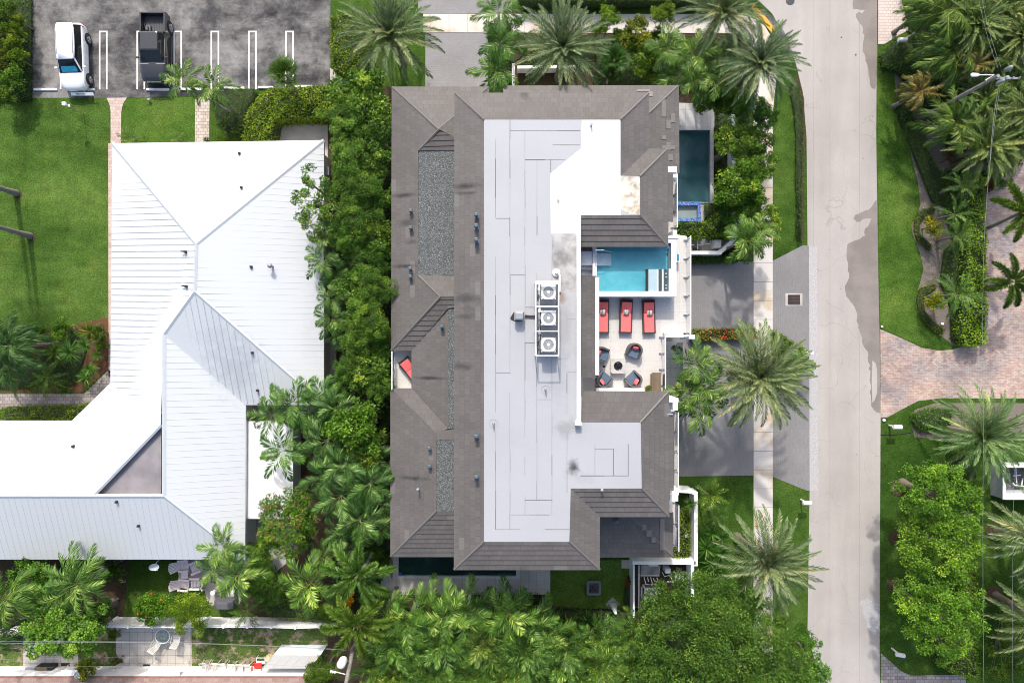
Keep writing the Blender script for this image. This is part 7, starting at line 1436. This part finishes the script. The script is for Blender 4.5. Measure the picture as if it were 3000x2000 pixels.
# north bed of the villa
for k, (px, py, z, r, kd, t_, lab) in enumerate(((1785,60,3.0,38,'bush0',(1.05,1.15,.8),'bright shrub over the top sidewalk, left of two'),(1945,48,3.4,42,'bush1',(1.05,1.15,.8),'bright upright shrub over the top sidewalk beside the corner date palm'),(1862,105,3.0,50,'bush2',(1.35,1.1,.8),'orange-tipped round shrub below the top sidewalk'),
   (1875,165,2.8,55,'bush0',(.85,1.0,.75),'dark green shrub below the orange-tipped one'),(1920,120,2.4,40,'bush1',(.7,.85,.7),'dark shrub between orange-tipped shrub and the areca clump'),(1815,125,2.4,36,'bush2',(.75,.9,.75),'dark shrub left of the orange-tipped one'),
   (1750,85,2.2,28,'bush1',(.9,1.1,.8),'small bright shrub near the entrance date palm'),(2075,290,2.6,50,'bush0',(.7,.9,.7),'dark shrub at the top of the dark pool'),(2130,285,2.8,48,'bush1',(.75,.95,.7),'dark shrub above the pale garden wall'),(1900,205,1.6,38,'bush2',(.6,.75,.6),'low dark shrub close to the villa roof'),(1970,265,1.8,30,'bush0',(.6,.8,.6),'dark shrub tucked against the villa eave'))):
    plant(kd, px, py, z, r, lab, 'shrub', 'leafy_shrub', 'stem', t_)
# east garden trees beside the dark pool
for k, (px, py, z, r, t_, lab) in enumerate(((2200,320,3.6,50,(.7,.9,.75),'dark tree below the curved sidewalk date palm'),(2240,350,3.4,40,(.75,.95,.75),'dark tree beside the street lawn, topmost'),(2150,420,4.2,64,(1.2,1.15,.8),'bright tree over the pale wall beside the dark pool'),(2215,415,3.8,48,(.8,1.0,.7),'mid green tree right of the bright one'),
   (2235,480,4.0,48,(1.15,1.1,.9),'light tree reaching to the street lawn'),(2165,540,4.2,72,(1.12,1.12,.7),'large bright clump-leaved tree, centre of the east row'),(2205,500,3.8,45,(1.0,1.0,.8),'tree above the centre of the east row'),(2190,610,3.4,55,(.75,.9,.65),'dark tree below the centre of the east row'),(2240,640,3.6,50,(1.25,1.15,.7),'yellow-tipped tree over the sidewalk, lowest of the east row'),(2140,620,2.8,45,(.6,.8,.7),'dark shrub between spa and pale wall'),(2195,670,3.2,45,(.8,.95,.7),'tree just above the glossy palm at the angled wall'))):
    plant('seag%d' % (k % 2), px, py, z, r, lab, 'tree', 'clump_leaved_tree', 'tree', t_, zs=.9)
hedge([(1983,655),(2070,650),(2110,618),(2150,640),(2150,690),(2070,695),(2022,700),(1983,690)], 1.2, 'leafy hedge between the spa and the pump yard', 150, .15, .10, .5, (.95,1.1,.75), 21, rough=.2)
hedge([(2065,597),(2105,594),(2105,640),(2066,650)], .8, 'fine-leaved shrub right of the blue mosaic spa', 180, .12, .04, .45, (.7,.95,.75), 22)
hedge([(2023,752),(2130,752),(2178,716),(2188,728),(2160,768),(2023,770)], .7, 'low dark hedge below the white angled wall', 180, .11, .06, .4, (.6,.8,.6), 23)
hedge([(2023,965),(2218,962),(2222,990),(2150,992),(2040,1000),(2023,990)], .8, 'low hedge with orange-red flowers across the grey driveway', 190, .10, .07, .55, (1.0,.95,.55), 24, flowers=('flower_red', 80, .075))
hedge([(2268,968),(2300,985),(2365,1025),(2368,1060),(2330,1130),(2295,1110),(2270,1050)], .8, 'green border hedge on the driveway island under the largest date palm', 150, .14, .07, .5, (.95,1.1,.7), 25, rough=.16)
plant('areca3', 2345, 1065, 1.8, 48, 'low bright frond shrub at the road side of the driveway island', 'shrub', 'frond_shrub', 'stem', (1.0,1.15,.8))
hedge([(2321,226),(2335,230),(2352,290),(2354,400),(2352,520),(2350,610),(2352,700),(2343,712),(2336,690),(2338,600),(2334,520),(2336,400),(2330,320),(2318,260)], .35, 'narrow dark green planting strip along the road edge', 120, .12, .06, .35, (.65,.85,.6), 26, rough=.12)
sheet('soil', [(2316,226),(2340,226),(2356,290),(2358,400),(2356,520),(2354,610),(2356,704),(2343,716),(2332,690),(2334,600),(2330,520),(2332,400),(2326,320),(2314,260)], .014, 'soil')
# planter beside the south-east wall and border right of it
hedge([(1990,1500),(2018,1490),(2022,1560),(2022,1640),(1975,1640),(1975,1605),(1990,1600)], .8, 'yellow-green low shrubs inside the white planter wall', 170, .12, .08, .55, (1.1,1.1,.6), 31, rough=.16)
plant('thick0', 2078, 1450, 2.8, 50, 'bushy yellow-tipped palm beside the white planter wall', 'palm tree', 'cycad_palm', 'slim', (1.1,1.1,.7)); plant('pygmy', 2095, 1510, 1.6, 42, 'dark feathery plant under the yellow-tipped palm', 'plant', 'frond_plant', 'stem', (.7,.85,.7))
for k, (px, py, r) in enumerate(((2085,1560,42),(2070,1605,44),(2110,1620,42),(2080,1650,40),(2115,1575,36))): plant('spike1', px, py, 1.0, r, 'broad glossy leaf plant in the bed beside the planter wall, %s from the top' % ordw[sorted([1560,1605,1620,1650,1575]).index(py)], 'plant', 'broad_leaved_plant', 'stem', (.75,.95,.8), 'broad-leaved plants beside the planter wall')
blobtree('round_shrub', [(2055,1682,.9,20)], 'small round olive shrub beside the south equipment yard', 'shrub', 'leaf_hedge', .09, .06, 34, (.85,.95,.7), seed=33, trunk='stem', flat=.9, rt=1)
for k, (px, py) in enumerate(((1840,1705),(1833,1790))): plant('spike1', px, py, .6, 15, '%s red spiky bromeliad along the turf edge' % ('upper', 'lower')[k], 'bromeliad', 'bromeliad', 'stem', (2.2,.35,.4))
hedge([(1395,1738),(1560,1738),(1612,1748),(1612,1785),(1400,1790)], .5, 'dark purple-brown ground plants below the pool patio', 120, .13, .06, .3, (.75,.35,.6), 35, rough=.14, name='border_planting', cat='plants')
hedge([(1840,1690),(1852,1690),(1854,1800),(1835,1810),(1826,1760)], .4, 'dark low border along the thin white fence', 130, .10, .05, .3, (.5,.65,.5), 36, name='border_planting', cat='plants')
hedge([(1612,1800),(1700,1812),(1835,1812),(1850,1830),(1840,1850),(1620,1850)], .6, 'dark green border below the turf', 120, .14, .07, .4, (.6,.8,.65), 37, rough=.18, name='border_planting', cat='plants')
# the big round tree, bottom right
blobtree('big_tree', [(1940,1745,6,55),(2010,1730,6.5,72),(2090,1735,6.8,72),(2160,1760,6.6,70),(2225,1790,6.0,52),(1950,1810,6.6,70),(2030,1810,7.6,82),(2110,1830,8.0,88),(2190,1850,7.4,80),(2260,1870,6.4,66),(1905,1870,5.6,55),(1985,1890,7.2,85),(2075,1910,8.0,95),(2170,1930,7.8,90),(2255,1940,6.6,75),(2320,1930,5.4,52),(1930,1960,6.4,70),(2020,1985,7.4,90),(2130,2010,7.6,95),(2230,2010,7.0,85),(2320,2000,5.6,70)],
   'huge round broadleaf tree filling the bottom right beside the road', 'tree', ll=.17, lw=.10, dens=30, tint=(.78,.84,.84), seed=41, base=(2100,1880), crr=(.34,.55), rt=2.2)
blobtree('round_leaved_shrub', [(2345,1850,2.0,22),(2378,1880,2.0,24),(2385,1930,2.2,28),(2400,1970,2.2,30),(2370,1985,2.4,40)], 'bright round-leaved shrub beside the road at the bottom', 'shrub', 'leaf_tree', .16, .13, 24, (.85,1.1,.8), seed=42, trunk='stem', rt=1.2)
# three bright trees right of the road
blobtree('bright_tree', [(2700,1380,4.2,55),(2760,1400,4.6,60),(2660,1430,4.0,45),(2725,1450,5.0,70),(2790,1440,4.6,60),(2690,1480,4.4,50),(2835,1450,3.8,38),(2840,1500,3.8,35),(2790,1500,4.6,55),(2740,1510,4.6,50)], 'bright green broadleaf tree right of the road, upper of three', 'tree', ll=.18, lw=.11, dens=26, tint=(1.15,1.28,.95), seed=43, crr=(.34,.5))
blobtree('bright_tree', [(2660,1560,3.8,45),(2720,1565,4.6,55),(2780,1560,4.8,60),(2690,1620,4.4,62),(2750,1630,5.0,66),(2820,1600,4.2,50),(2800,1660,4.4,50),(2835,1550,3.8,38)], 'yellow-green broadleaf tree right of the road, middle of three', 'tree', ll=.18, lw=.11, dens=26, tint=(1.4,1.4,.95), seed=44, crr=(.34,.5))
blobtree('bright_tree', [(2660,1725,4.0,50),(2715,1720,4.6,58),(2775,1730,4.8,60),(2830,1760,4.4,50),(2690,1790,4.6,62),(2755,1800,5.2,75),(2830,1820,4.6,60),(2700,1850,4.4,50),(2760,1870,4.8,62),(2800,1885,4.2,42),(2735,1905,3.8,36)], 'bright green broadleaf tree right of the road, lower of three', 'tree', ll=.18, lw=.11, dens=26, tint=(1.2,1.32,.9), seed=45, crr=(.34,.5))
for px, py, lab in ((2632,1428,'upper'),(2628,1575,'middle'),(2622,1715,'lower')):
    mb = MB(); x, y, _ = G(px, py, 0); mb.lathe((x, y, 0), [(.62,0),(.6,.04),(.3,.06),(.05,.07)], 24); single(mb, 'mulch_ring', M['soil'], '%s dark mulch ring peeping out left of the bright trees' % lab, 'mulch ring')
hedge([(2835,1330),(2868,1330),(2866,1500),(2862,1700),(2866,1900),(2868,1985),(2830,1985),(2770,1960),(2765,1900),(2822,1880),(2826,1600)], 1.5, 'long tall hedge behind the three bright trees under the power line', 110, .15, .08, .5, (.85,.95,.7), 46, rough=.16)
# right bed: hedge, croton, curved borders
hedge([(2852,505),(2886,520),(2891,700),(2894,900),(2890,1000),(2878,1013),(2832,1012),(2822,985),(2838,900),(2840,700),(2845,600)], 1.3, 'long bright clipped hedge beside the red brick driveway', 150, .14, .09, .6, (1.35,1.5,.8), 51, rough=.15)
hedge([(2695,615),(2740,600),(2748,612),(2712,632),(2694,655),(2700,690),(2735,720),(2728,735),(2690,705),(2681,672),(2683,640)], .35, 'upper curved yellow-green border hedge right of the road', 220, .07, .05, .5, (1.1,.95,.45), 52, rough=.05)
hedge([(2700,840),(2740,828),(2748,842),(2720,855),(2707,880),(2712,915),(2740,945),(2770,965),(2762,985),(2725,960),(2695,920),(2688,875)], .35, 'lower curved yellow-green border hedge above the brick driveway', 220, .07, .05, .5, (1.1,.95,.45), 53, rough=.05)
blobtree('croton', [(2730,660,1.2,22),(2740,685,1.2,18),(2718,645,1.1,12)], 'yellow and red croton bush inside the upper curved border', 'shrub', 'leaf_hedge', .16, .09, 20, (1.9,1.25,.5), seed=54, trunk='stem', rt=.8)
blobtree('croton', [(2733,865,1.2,20),(2740,890,1.2,18),(2725,885,1.1,12)], 'golden croton bush inside the lower curved border', 'shrub', 'leaf_hedge', .16, .09, 20, (2.4,1.6,.4), seed=55, trunk='stem', rt=.8)
blobtree('red_leaved_shrub', [(2770,455,1.0,24),(2795,475,1.0,18)], 'dark red-leaved shrub under the top right palms', 'shrub', 'leaf_hedge', .14, .05, 20, (.9,.25,.25), seed=56, trunk='stem', rt=.8)
hedge([(2555+70,110),(2690,120),(2720,200),(2680,240),(2640,200),(2595,190),(2590,150)], .9, 'dark hedge around the top right mailbox', 130, .12, .07, .4, (.7,.95,.65), 57, rough=.16)
hedge([(2645,240),(2690,250),(2680,330),(2655,370),(2640,320)], .7, 'dark curved border hedge left of the top right grove', 150, .10, .06, .4, (.7,.9,.65), 58)
hedge([(2672,330),(2700,350),(2720,430),(2760,500),(2785,520),(2775,600),(2740,590),(2720,540),(2690,470),(2665,400)], .5, 'fine-leaved ground cover hedge along the dirt path, top right', 170, .08, .05, .45, (.85,1.0,.6), 59)
hedge([(2760,500),(2830,480),(2845,560),(2845,700),(2840,1000),(2795,1000),(2790,900),(2760,830),(2770,740),(2800,700),(2770,600)], .4, 'dark mixed ground cover under the pygmy palms', 90, .14, .07, .35, (.6,.8,.6), 60, rough=.14, name='ground_cover', cat='ground cover')
hedge([(2885,498),(2960,498),(2960,512),(2885,514)], .9, 'dark clipped hedge at the top of the brick driveway', 170, .10, .06, .3, (.5,.75,.5), 61)
blobtree('flowering_shrub', [(2945,525,.9,20),(2925,545,.9,16)], 'dark green shrub dotted with tiny yellow flowers beside brick drive', 'shrub', 'leaf_hedge', .11, .06, 26, (.6,.9,.5), seed=62, trunk='stem', rt=.8)
blobtree('red_leaved_shrub', [(2895,540,.7,14),(2892,555,.6,10)], 'small pinkish red-leaved shrub beside the dark clipped hedge', 'shrub', 'leaf_hedge', .12, .06, 20, (1.6,.4,.35), seed=63, trunk='stem', rt=.7)
hedge([(2680,1215),(2730,1195),(2800,1200),(2790,1260),(2700,1262),(2680,1240)], .6, 'dark green border hedge in the curved bed below the brick driveway', 150, .10, .07, .45, (.65,1.0,.6), 64)
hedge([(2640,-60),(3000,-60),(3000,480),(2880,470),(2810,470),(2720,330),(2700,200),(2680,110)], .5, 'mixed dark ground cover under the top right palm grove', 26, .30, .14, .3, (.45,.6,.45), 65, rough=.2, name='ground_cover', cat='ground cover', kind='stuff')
blobtree('leafy_shrub', [(2930,1800,1.2,36),(2960,1850,1.4,40),(2920,1880,1.2,38),(2980,1920,1.4,40),(2930,1950,1.2,40)], 'loose yellow-green shrubs at the bottom right corner under the palms', 'shrub', 'leaf_hedge', .22, .08, 14, (1.0,1.0,.6), seed=66, trunk='stem', rt=.8)
# bed beside the white house, left
cb = plant('coco0', 38, 1010, 4.0, 96, 'dark windswept palm at the left edge below the lawn', 'palm tree', 'coconut_palm', 'palm', (.55,.72,.75)); 
plant('coco1', 20, 1065, 3.2, 85, 'grey-green windswept palm at the left edge of the bed', 'palm tree', 'coconut_palm', 'palm', (.7,.85,.85))
for k, (kd, px, py, z, r, t_, lab) in enumerate((('spike0',205,1032,1.4,44,(1.1,1.25,1.3),'large pale green spiky rosette in the left bed'),('spike0',250,1012,1.3,34,(1.1,1.25,1.3),'pale spiky rosette right of the largest one'),('spike0',284,1040,1.0,22,(1.2,1.2,.9),'small spiky rosette beside the brick path'),('spike0',264,1082,1.2,28,(1.1,1.3,1.0),'spiky rosette above the arching green plant'),('spike1',255,1105,.8,38,(.9,1.1,.6),'arching bright strap-leaved plant at the end of the left bed'),
   ('spike1',265,972,1.0,42,(1.2,1.0,.55),'strap-leaved plant with brown tips near the lawn corner'),('spike1',165,1035,1.0,44,(1.1,1.0,.6),'bronze strap-leaved plant left of the pale rosettes'),('pygmy',140,1105,1.5,58,(1.0,1.15,.75),'feathery bright plant in the lower left bed'),('pygmy',55,1115,1.3,55,(.55,.7,.65),'dark feathery plant at the lower left of the bed'),('grassy',145,1133,.6,22,(1.5,1.3,.9),'pale tufted grass beside the paver path'),('grassy',112,1133,.6,18,(1.5,1.4,.9),'second pale tufted grass left of the first'))):
    plant(kd, px, py, z, r, lab, 'plant', 'bed_plant', 'stem', t_)
for k, (px, py, r, t_, lab) in enumerate(((100,970,32,(.8,1.0,.7),'leafy shrub with cream flowers at the lawn edge'),(188,968,38,(.8,1.05,.7),'rounded green shrub at the lawn edge'),(295,975,22,(.5,.65,.5),'dark shrub against the brick path'),(192,1138,20,(.4,.6,.4),'small dark shrub at the paver path'),(298,1010,20,(.5,.6,.45),'dark low shrub beside the rosettes'))): plant('bush%d' % (k % 3), px, py, .9, r, lab, 'shrub', 'leafy_shrub', 'stem', t_)
blobtree('red_leaved_shrub', [(118,1010,.9,16),(105,1030,.9,14)], 'dark magenta-leaved plant in the left bed', 'shrub', 'leaf_hedge', .16, .04, 18, (1.3,.15,.35), seed=71, trunk='stem', rt=.7)
hedge([(0,1195),(90,1190),(190,1190),(235,1185),(262,1180),(205,1226),(0,1226)], .6, 'mixed green and yellow hedge between paver path and white roof', 160, .12, .07, .5, (1.0,1.05,.55), 72, rough=.2)
# south garden of the white house
plant('coco1', 232, 1705, 5.0, 112, 'big windswept palm over the eave of the white house', 'palm tree', 'coconut_palm', 'palm', (1.4,1.5,1.35), rot=.4); plant('coco0', 165, 1752, 4.0, 72, 'second windswept palm below the eave of the white house', 'palm tree', 'coconut_palm', 'palm', (1.25,1.4,1.25)); plant('coco0', 25, 1745, 5.0, 110, 'windswept palm at the bottom left edge', 'palm tree', 'coconut_palm', 'palm', (1.4,1.4,1.2), rot=2.0); plant('coco1', 5, 1850, 3.6, 75, 'dark windswept palm over the short white fence', 'palm tree', 'coconut_palm', 'palm', (.7,.85,.75))
blobtree('bright_tree', [(95,1850,5.0,32),(130,1830,5.2,45),(185,1820,5.4,45),(120,1885,5.2,42),(170,1875,5.6,52),(230,1860,5.4,48),(270,1835,5.0,40),(215,1895,5.0,36),(290,1800,4.6,30),(260,1880,4.8,30)], 'bright rounded yellow-green tree over the bottom left fence', 'tree', ll=.19, lw=.13, dens=30, tint=(1.5,1.55,1.4), seed=73, crr=(.34,.5))
for k, (px, py, z, r, kd, t_, lab) in enumerate(((90,1690,2.8,70,'seag0',(.75,.9,.7),'mid green tree between the windswept palms at the left'),(120,1760,2.4,50,'seag1',(.8,.95,.7),'green shrub between the left windswept palms'),(290,1790,2.4,48,'bush0',(.6,.8,.7),'dark shrub at the left end of the long fence'),(330,1670,1.4,40,'bush1',(.45,.6,.45),'dark shrub below the eave beside the small lawn'),(735,1690,2.4,55,'fine',(.5,.75,.6),'dark bluish shrub right of the covered grill'),(790,1715,2.4,62,'fine',(.55,.8,.6),'dark bluish shrub left of the bright bed palm'),(760,1610,1.6,38,'bush2',(.9,1.05,.6),'low green shrub below the pink flowering tree'),(770,1665,1.8,40,'fine',(.55,.8,.6),'dark shrub on the patio edge'),
   (260,1955,1.8,32,'bush2',(1.5,1.15,.5),'yellow-orange shrub at the bottom wall'),(345,1932,.7,15,'bush0',(.6,.45,.45),'small dark reddish shrub at the slab corner'),(333,1858,.8,20,'bush1',(.9,.75,.6),'small brownish shrub at the upper slab corner'),(955,1960,2.0,40,'bush1',(.8,.9,.6),'shrub behind the shed beside the utility pole'),(920,1965,1.6,32,'bush2',(.7,.85,.6),'dark shrub at the shed corner'),(1000,1790,1.6,42,'bush0',(.7,.95,.65),'green shrub below the foxtail palm'),(960,1790,1.6,32,'fine',(.7,.9,.7),'fine shrub beside the fence end'),(1180,1600,1.5,20,'bush1',(.4,.6,.45),'dark shrub beside the side path'),(1100,1640,1.8,40,'bush2',(.45,.65,.5),'dark shrub under the upper foxtail palm'),(1150,1770,1.6,45,'bush0',(.55,.75,.5),'dark shrub left of the front thicket row'))):
    plant(kd, px, py, z, r, lab, 'shrub' if z < 2.7 else 'tree', 'leafy_shrub', 'stem', t_)
blobtree('hibiscus_shrub', [(420,1780,1.9,30),(450,1770,2.1,40),(490,1775,2.1,38),(440,1800,2.0,28),(510,1765,1.8,22)], 'dark glossy shrub with few orange flowers by the long fence', 'shrub', 'leaf_hedge', .15, .10, 40, (.75,1.1,.55), seed=74, trunk='stem', flowers=('flower_red', 6, .14), rt=1)
blobtree('ferny_shrub', [(530,1790,2.6,35),(560,1770,2.8,40),(590,1795,2.6,38),(550,1825,2.4,30),(585,1830,2.2,22)], 'fine yellow-green ferny shrub overhanging the long fence', 'shrub', 'leaf_hedge', .17, .055, 44, (1.35,1.4,.7), seed=75, trunk='stem', rt=1)
plant('pygmy', 728, 1785, 2.0, 58, 'arching dark palm-like plant over the fence beside the covered grill', 'plant', 'frond_plant', 'slim', (.75,.85,.6)); hedge([(770,1765),(860,1765),(940,1785),(960,1825),(900,1818),(790,1812)], 1.4, 'yellow-green low shrubs along the long fence', 150, .10, .06, .5, (1.0,1.05,.55), 76, rough=.2)
blobtree('orange_croton', [(1012,1745,1.6,20),(1018,1765,1.5,14)], 'orange croton beside the upper foxtail palm', 'shrub', 'leaf_hedge', .17, .10, 22, (3.2,1.0,.3), seed=77, trunk='stem', rt=.8)
blobtree('flowering_tree', [(795,1490,4.8,40),(840,1475,4.8,44),(885,1465,4.6,38),(800,1540,4.6,46),(850,1535,5.0,54),(900,1515,4.6,40),(800,1590,4.2,34),(850,1595,4.4,42),(900,1575,4.2,36),(785,1560,4.2,30)], 'tree with pink-red flower clusters beside the white annex', 'tree', 'leaf_tree', .27, .075, 24, (1.05,1.12,.8), seed=78, flowers=('flower_pink', 90, .10), crr=(.34,.52), spread=1.0)
plant('spike1', 745, 1602, 1.4, 22, 'rusty brown spiky plant beside the white house corner', 'plant', 'bed_plant', 'stem', (1.6,.6,.6))
plant('spike1', 850, 1225, 3.4, 14, 'orange bromeliad perched between the dark palms, upper', 'bromeliad', 'bromeliad', None, (3.2,.9,.4)); plant('spike1', 905, 1235, 3.2, 15, 'orange bromeliad perched between the dark palms, lower', 'bromeliad', 'bromeliad', None, (3.2,.85,.4))
# tall trunks at the left edge (crowns are outside the picture)
for k, (bp, tp, z) in enumerate((((48,566),(-260,470),9.0),((88,691),(-235,600),9.2))):
    plant('date%d' % k, tp[0], tp[1], z, 110, '%s tall grey palm trunk leaning in from the left edge over the lawn' % ('upper', 'lower')[k], 'palm tree', 'tall_palm', 'royal', DT, rt=.72, group='tall trunks on the left lawn', base=bp)
for k, (px, py) in enumerate(((52,570),(92,695))): sheet('soil', [(px+13*math.cos(q), py+13*math.sin(q)) for q in np.linspace(0, 6.283, 15)[:-1]], .012, 'soil')
# top edge hedge line
hedge([(1520,-40),(2100,-40),(2100,2),(1520,2)], 1.2, 'dark clipped hedge along the top edge above the sidewalk', 120, .12, .07, .35, (.6,.8,.55), 81)
# under-planting that reads as one dark mass below the strip trees
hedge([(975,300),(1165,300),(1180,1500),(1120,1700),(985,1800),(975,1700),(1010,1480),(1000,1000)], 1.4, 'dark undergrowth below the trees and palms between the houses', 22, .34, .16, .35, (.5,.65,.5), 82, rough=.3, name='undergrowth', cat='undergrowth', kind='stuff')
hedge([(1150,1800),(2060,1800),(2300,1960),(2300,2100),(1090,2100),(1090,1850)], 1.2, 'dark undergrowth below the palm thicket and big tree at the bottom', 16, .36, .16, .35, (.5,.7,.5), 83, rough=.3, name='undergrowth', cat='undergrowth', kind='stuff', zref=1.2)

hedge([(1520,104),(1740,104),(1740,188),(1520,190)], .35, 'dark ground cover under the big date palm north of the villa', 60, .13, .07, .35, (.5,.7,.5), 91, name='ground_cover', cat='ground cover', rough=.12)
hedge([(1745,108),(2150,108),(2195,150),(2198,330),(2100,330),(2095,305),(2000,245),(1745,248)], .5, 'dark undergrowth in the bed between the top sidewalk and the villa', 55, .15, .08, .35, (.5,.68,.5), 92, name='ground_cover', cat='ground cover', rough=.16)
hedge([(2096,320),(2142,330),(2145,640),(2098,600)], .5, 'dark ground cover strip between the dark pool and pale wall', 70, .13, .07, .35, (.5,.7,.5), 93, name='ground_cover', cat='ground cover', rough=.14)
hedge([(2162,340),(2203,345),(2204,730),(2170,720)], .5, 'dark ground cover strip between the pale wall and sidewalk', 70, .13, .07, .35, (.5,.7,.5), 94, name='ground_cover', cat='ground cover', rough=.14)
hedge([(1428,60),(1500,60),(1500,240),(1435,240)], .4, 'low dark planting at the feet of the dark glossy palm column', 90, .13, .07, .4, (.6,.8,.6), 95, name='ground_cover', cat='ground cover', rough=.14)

hedge([(-60,-60),(80,-60),(80,288),(-60,288)], .6, 'dark low growth under the shrubs left of the parking lot', 70, .13, .08, .4, (.55,.75,.5), 96, name='ground_cover', cat='ground cover', rough=.2)
hedge([(-60,990),(60,985),(235,962),(255,1010),(235,1075),(215,1130),(90,1142),(-60,1142)], .35, 'mixed low greenery between the plants of the left bed', 42, .15, .06, .4, (.75,.9,.6), 97, name='ground_cover', cat='ground cover', rough=.14)
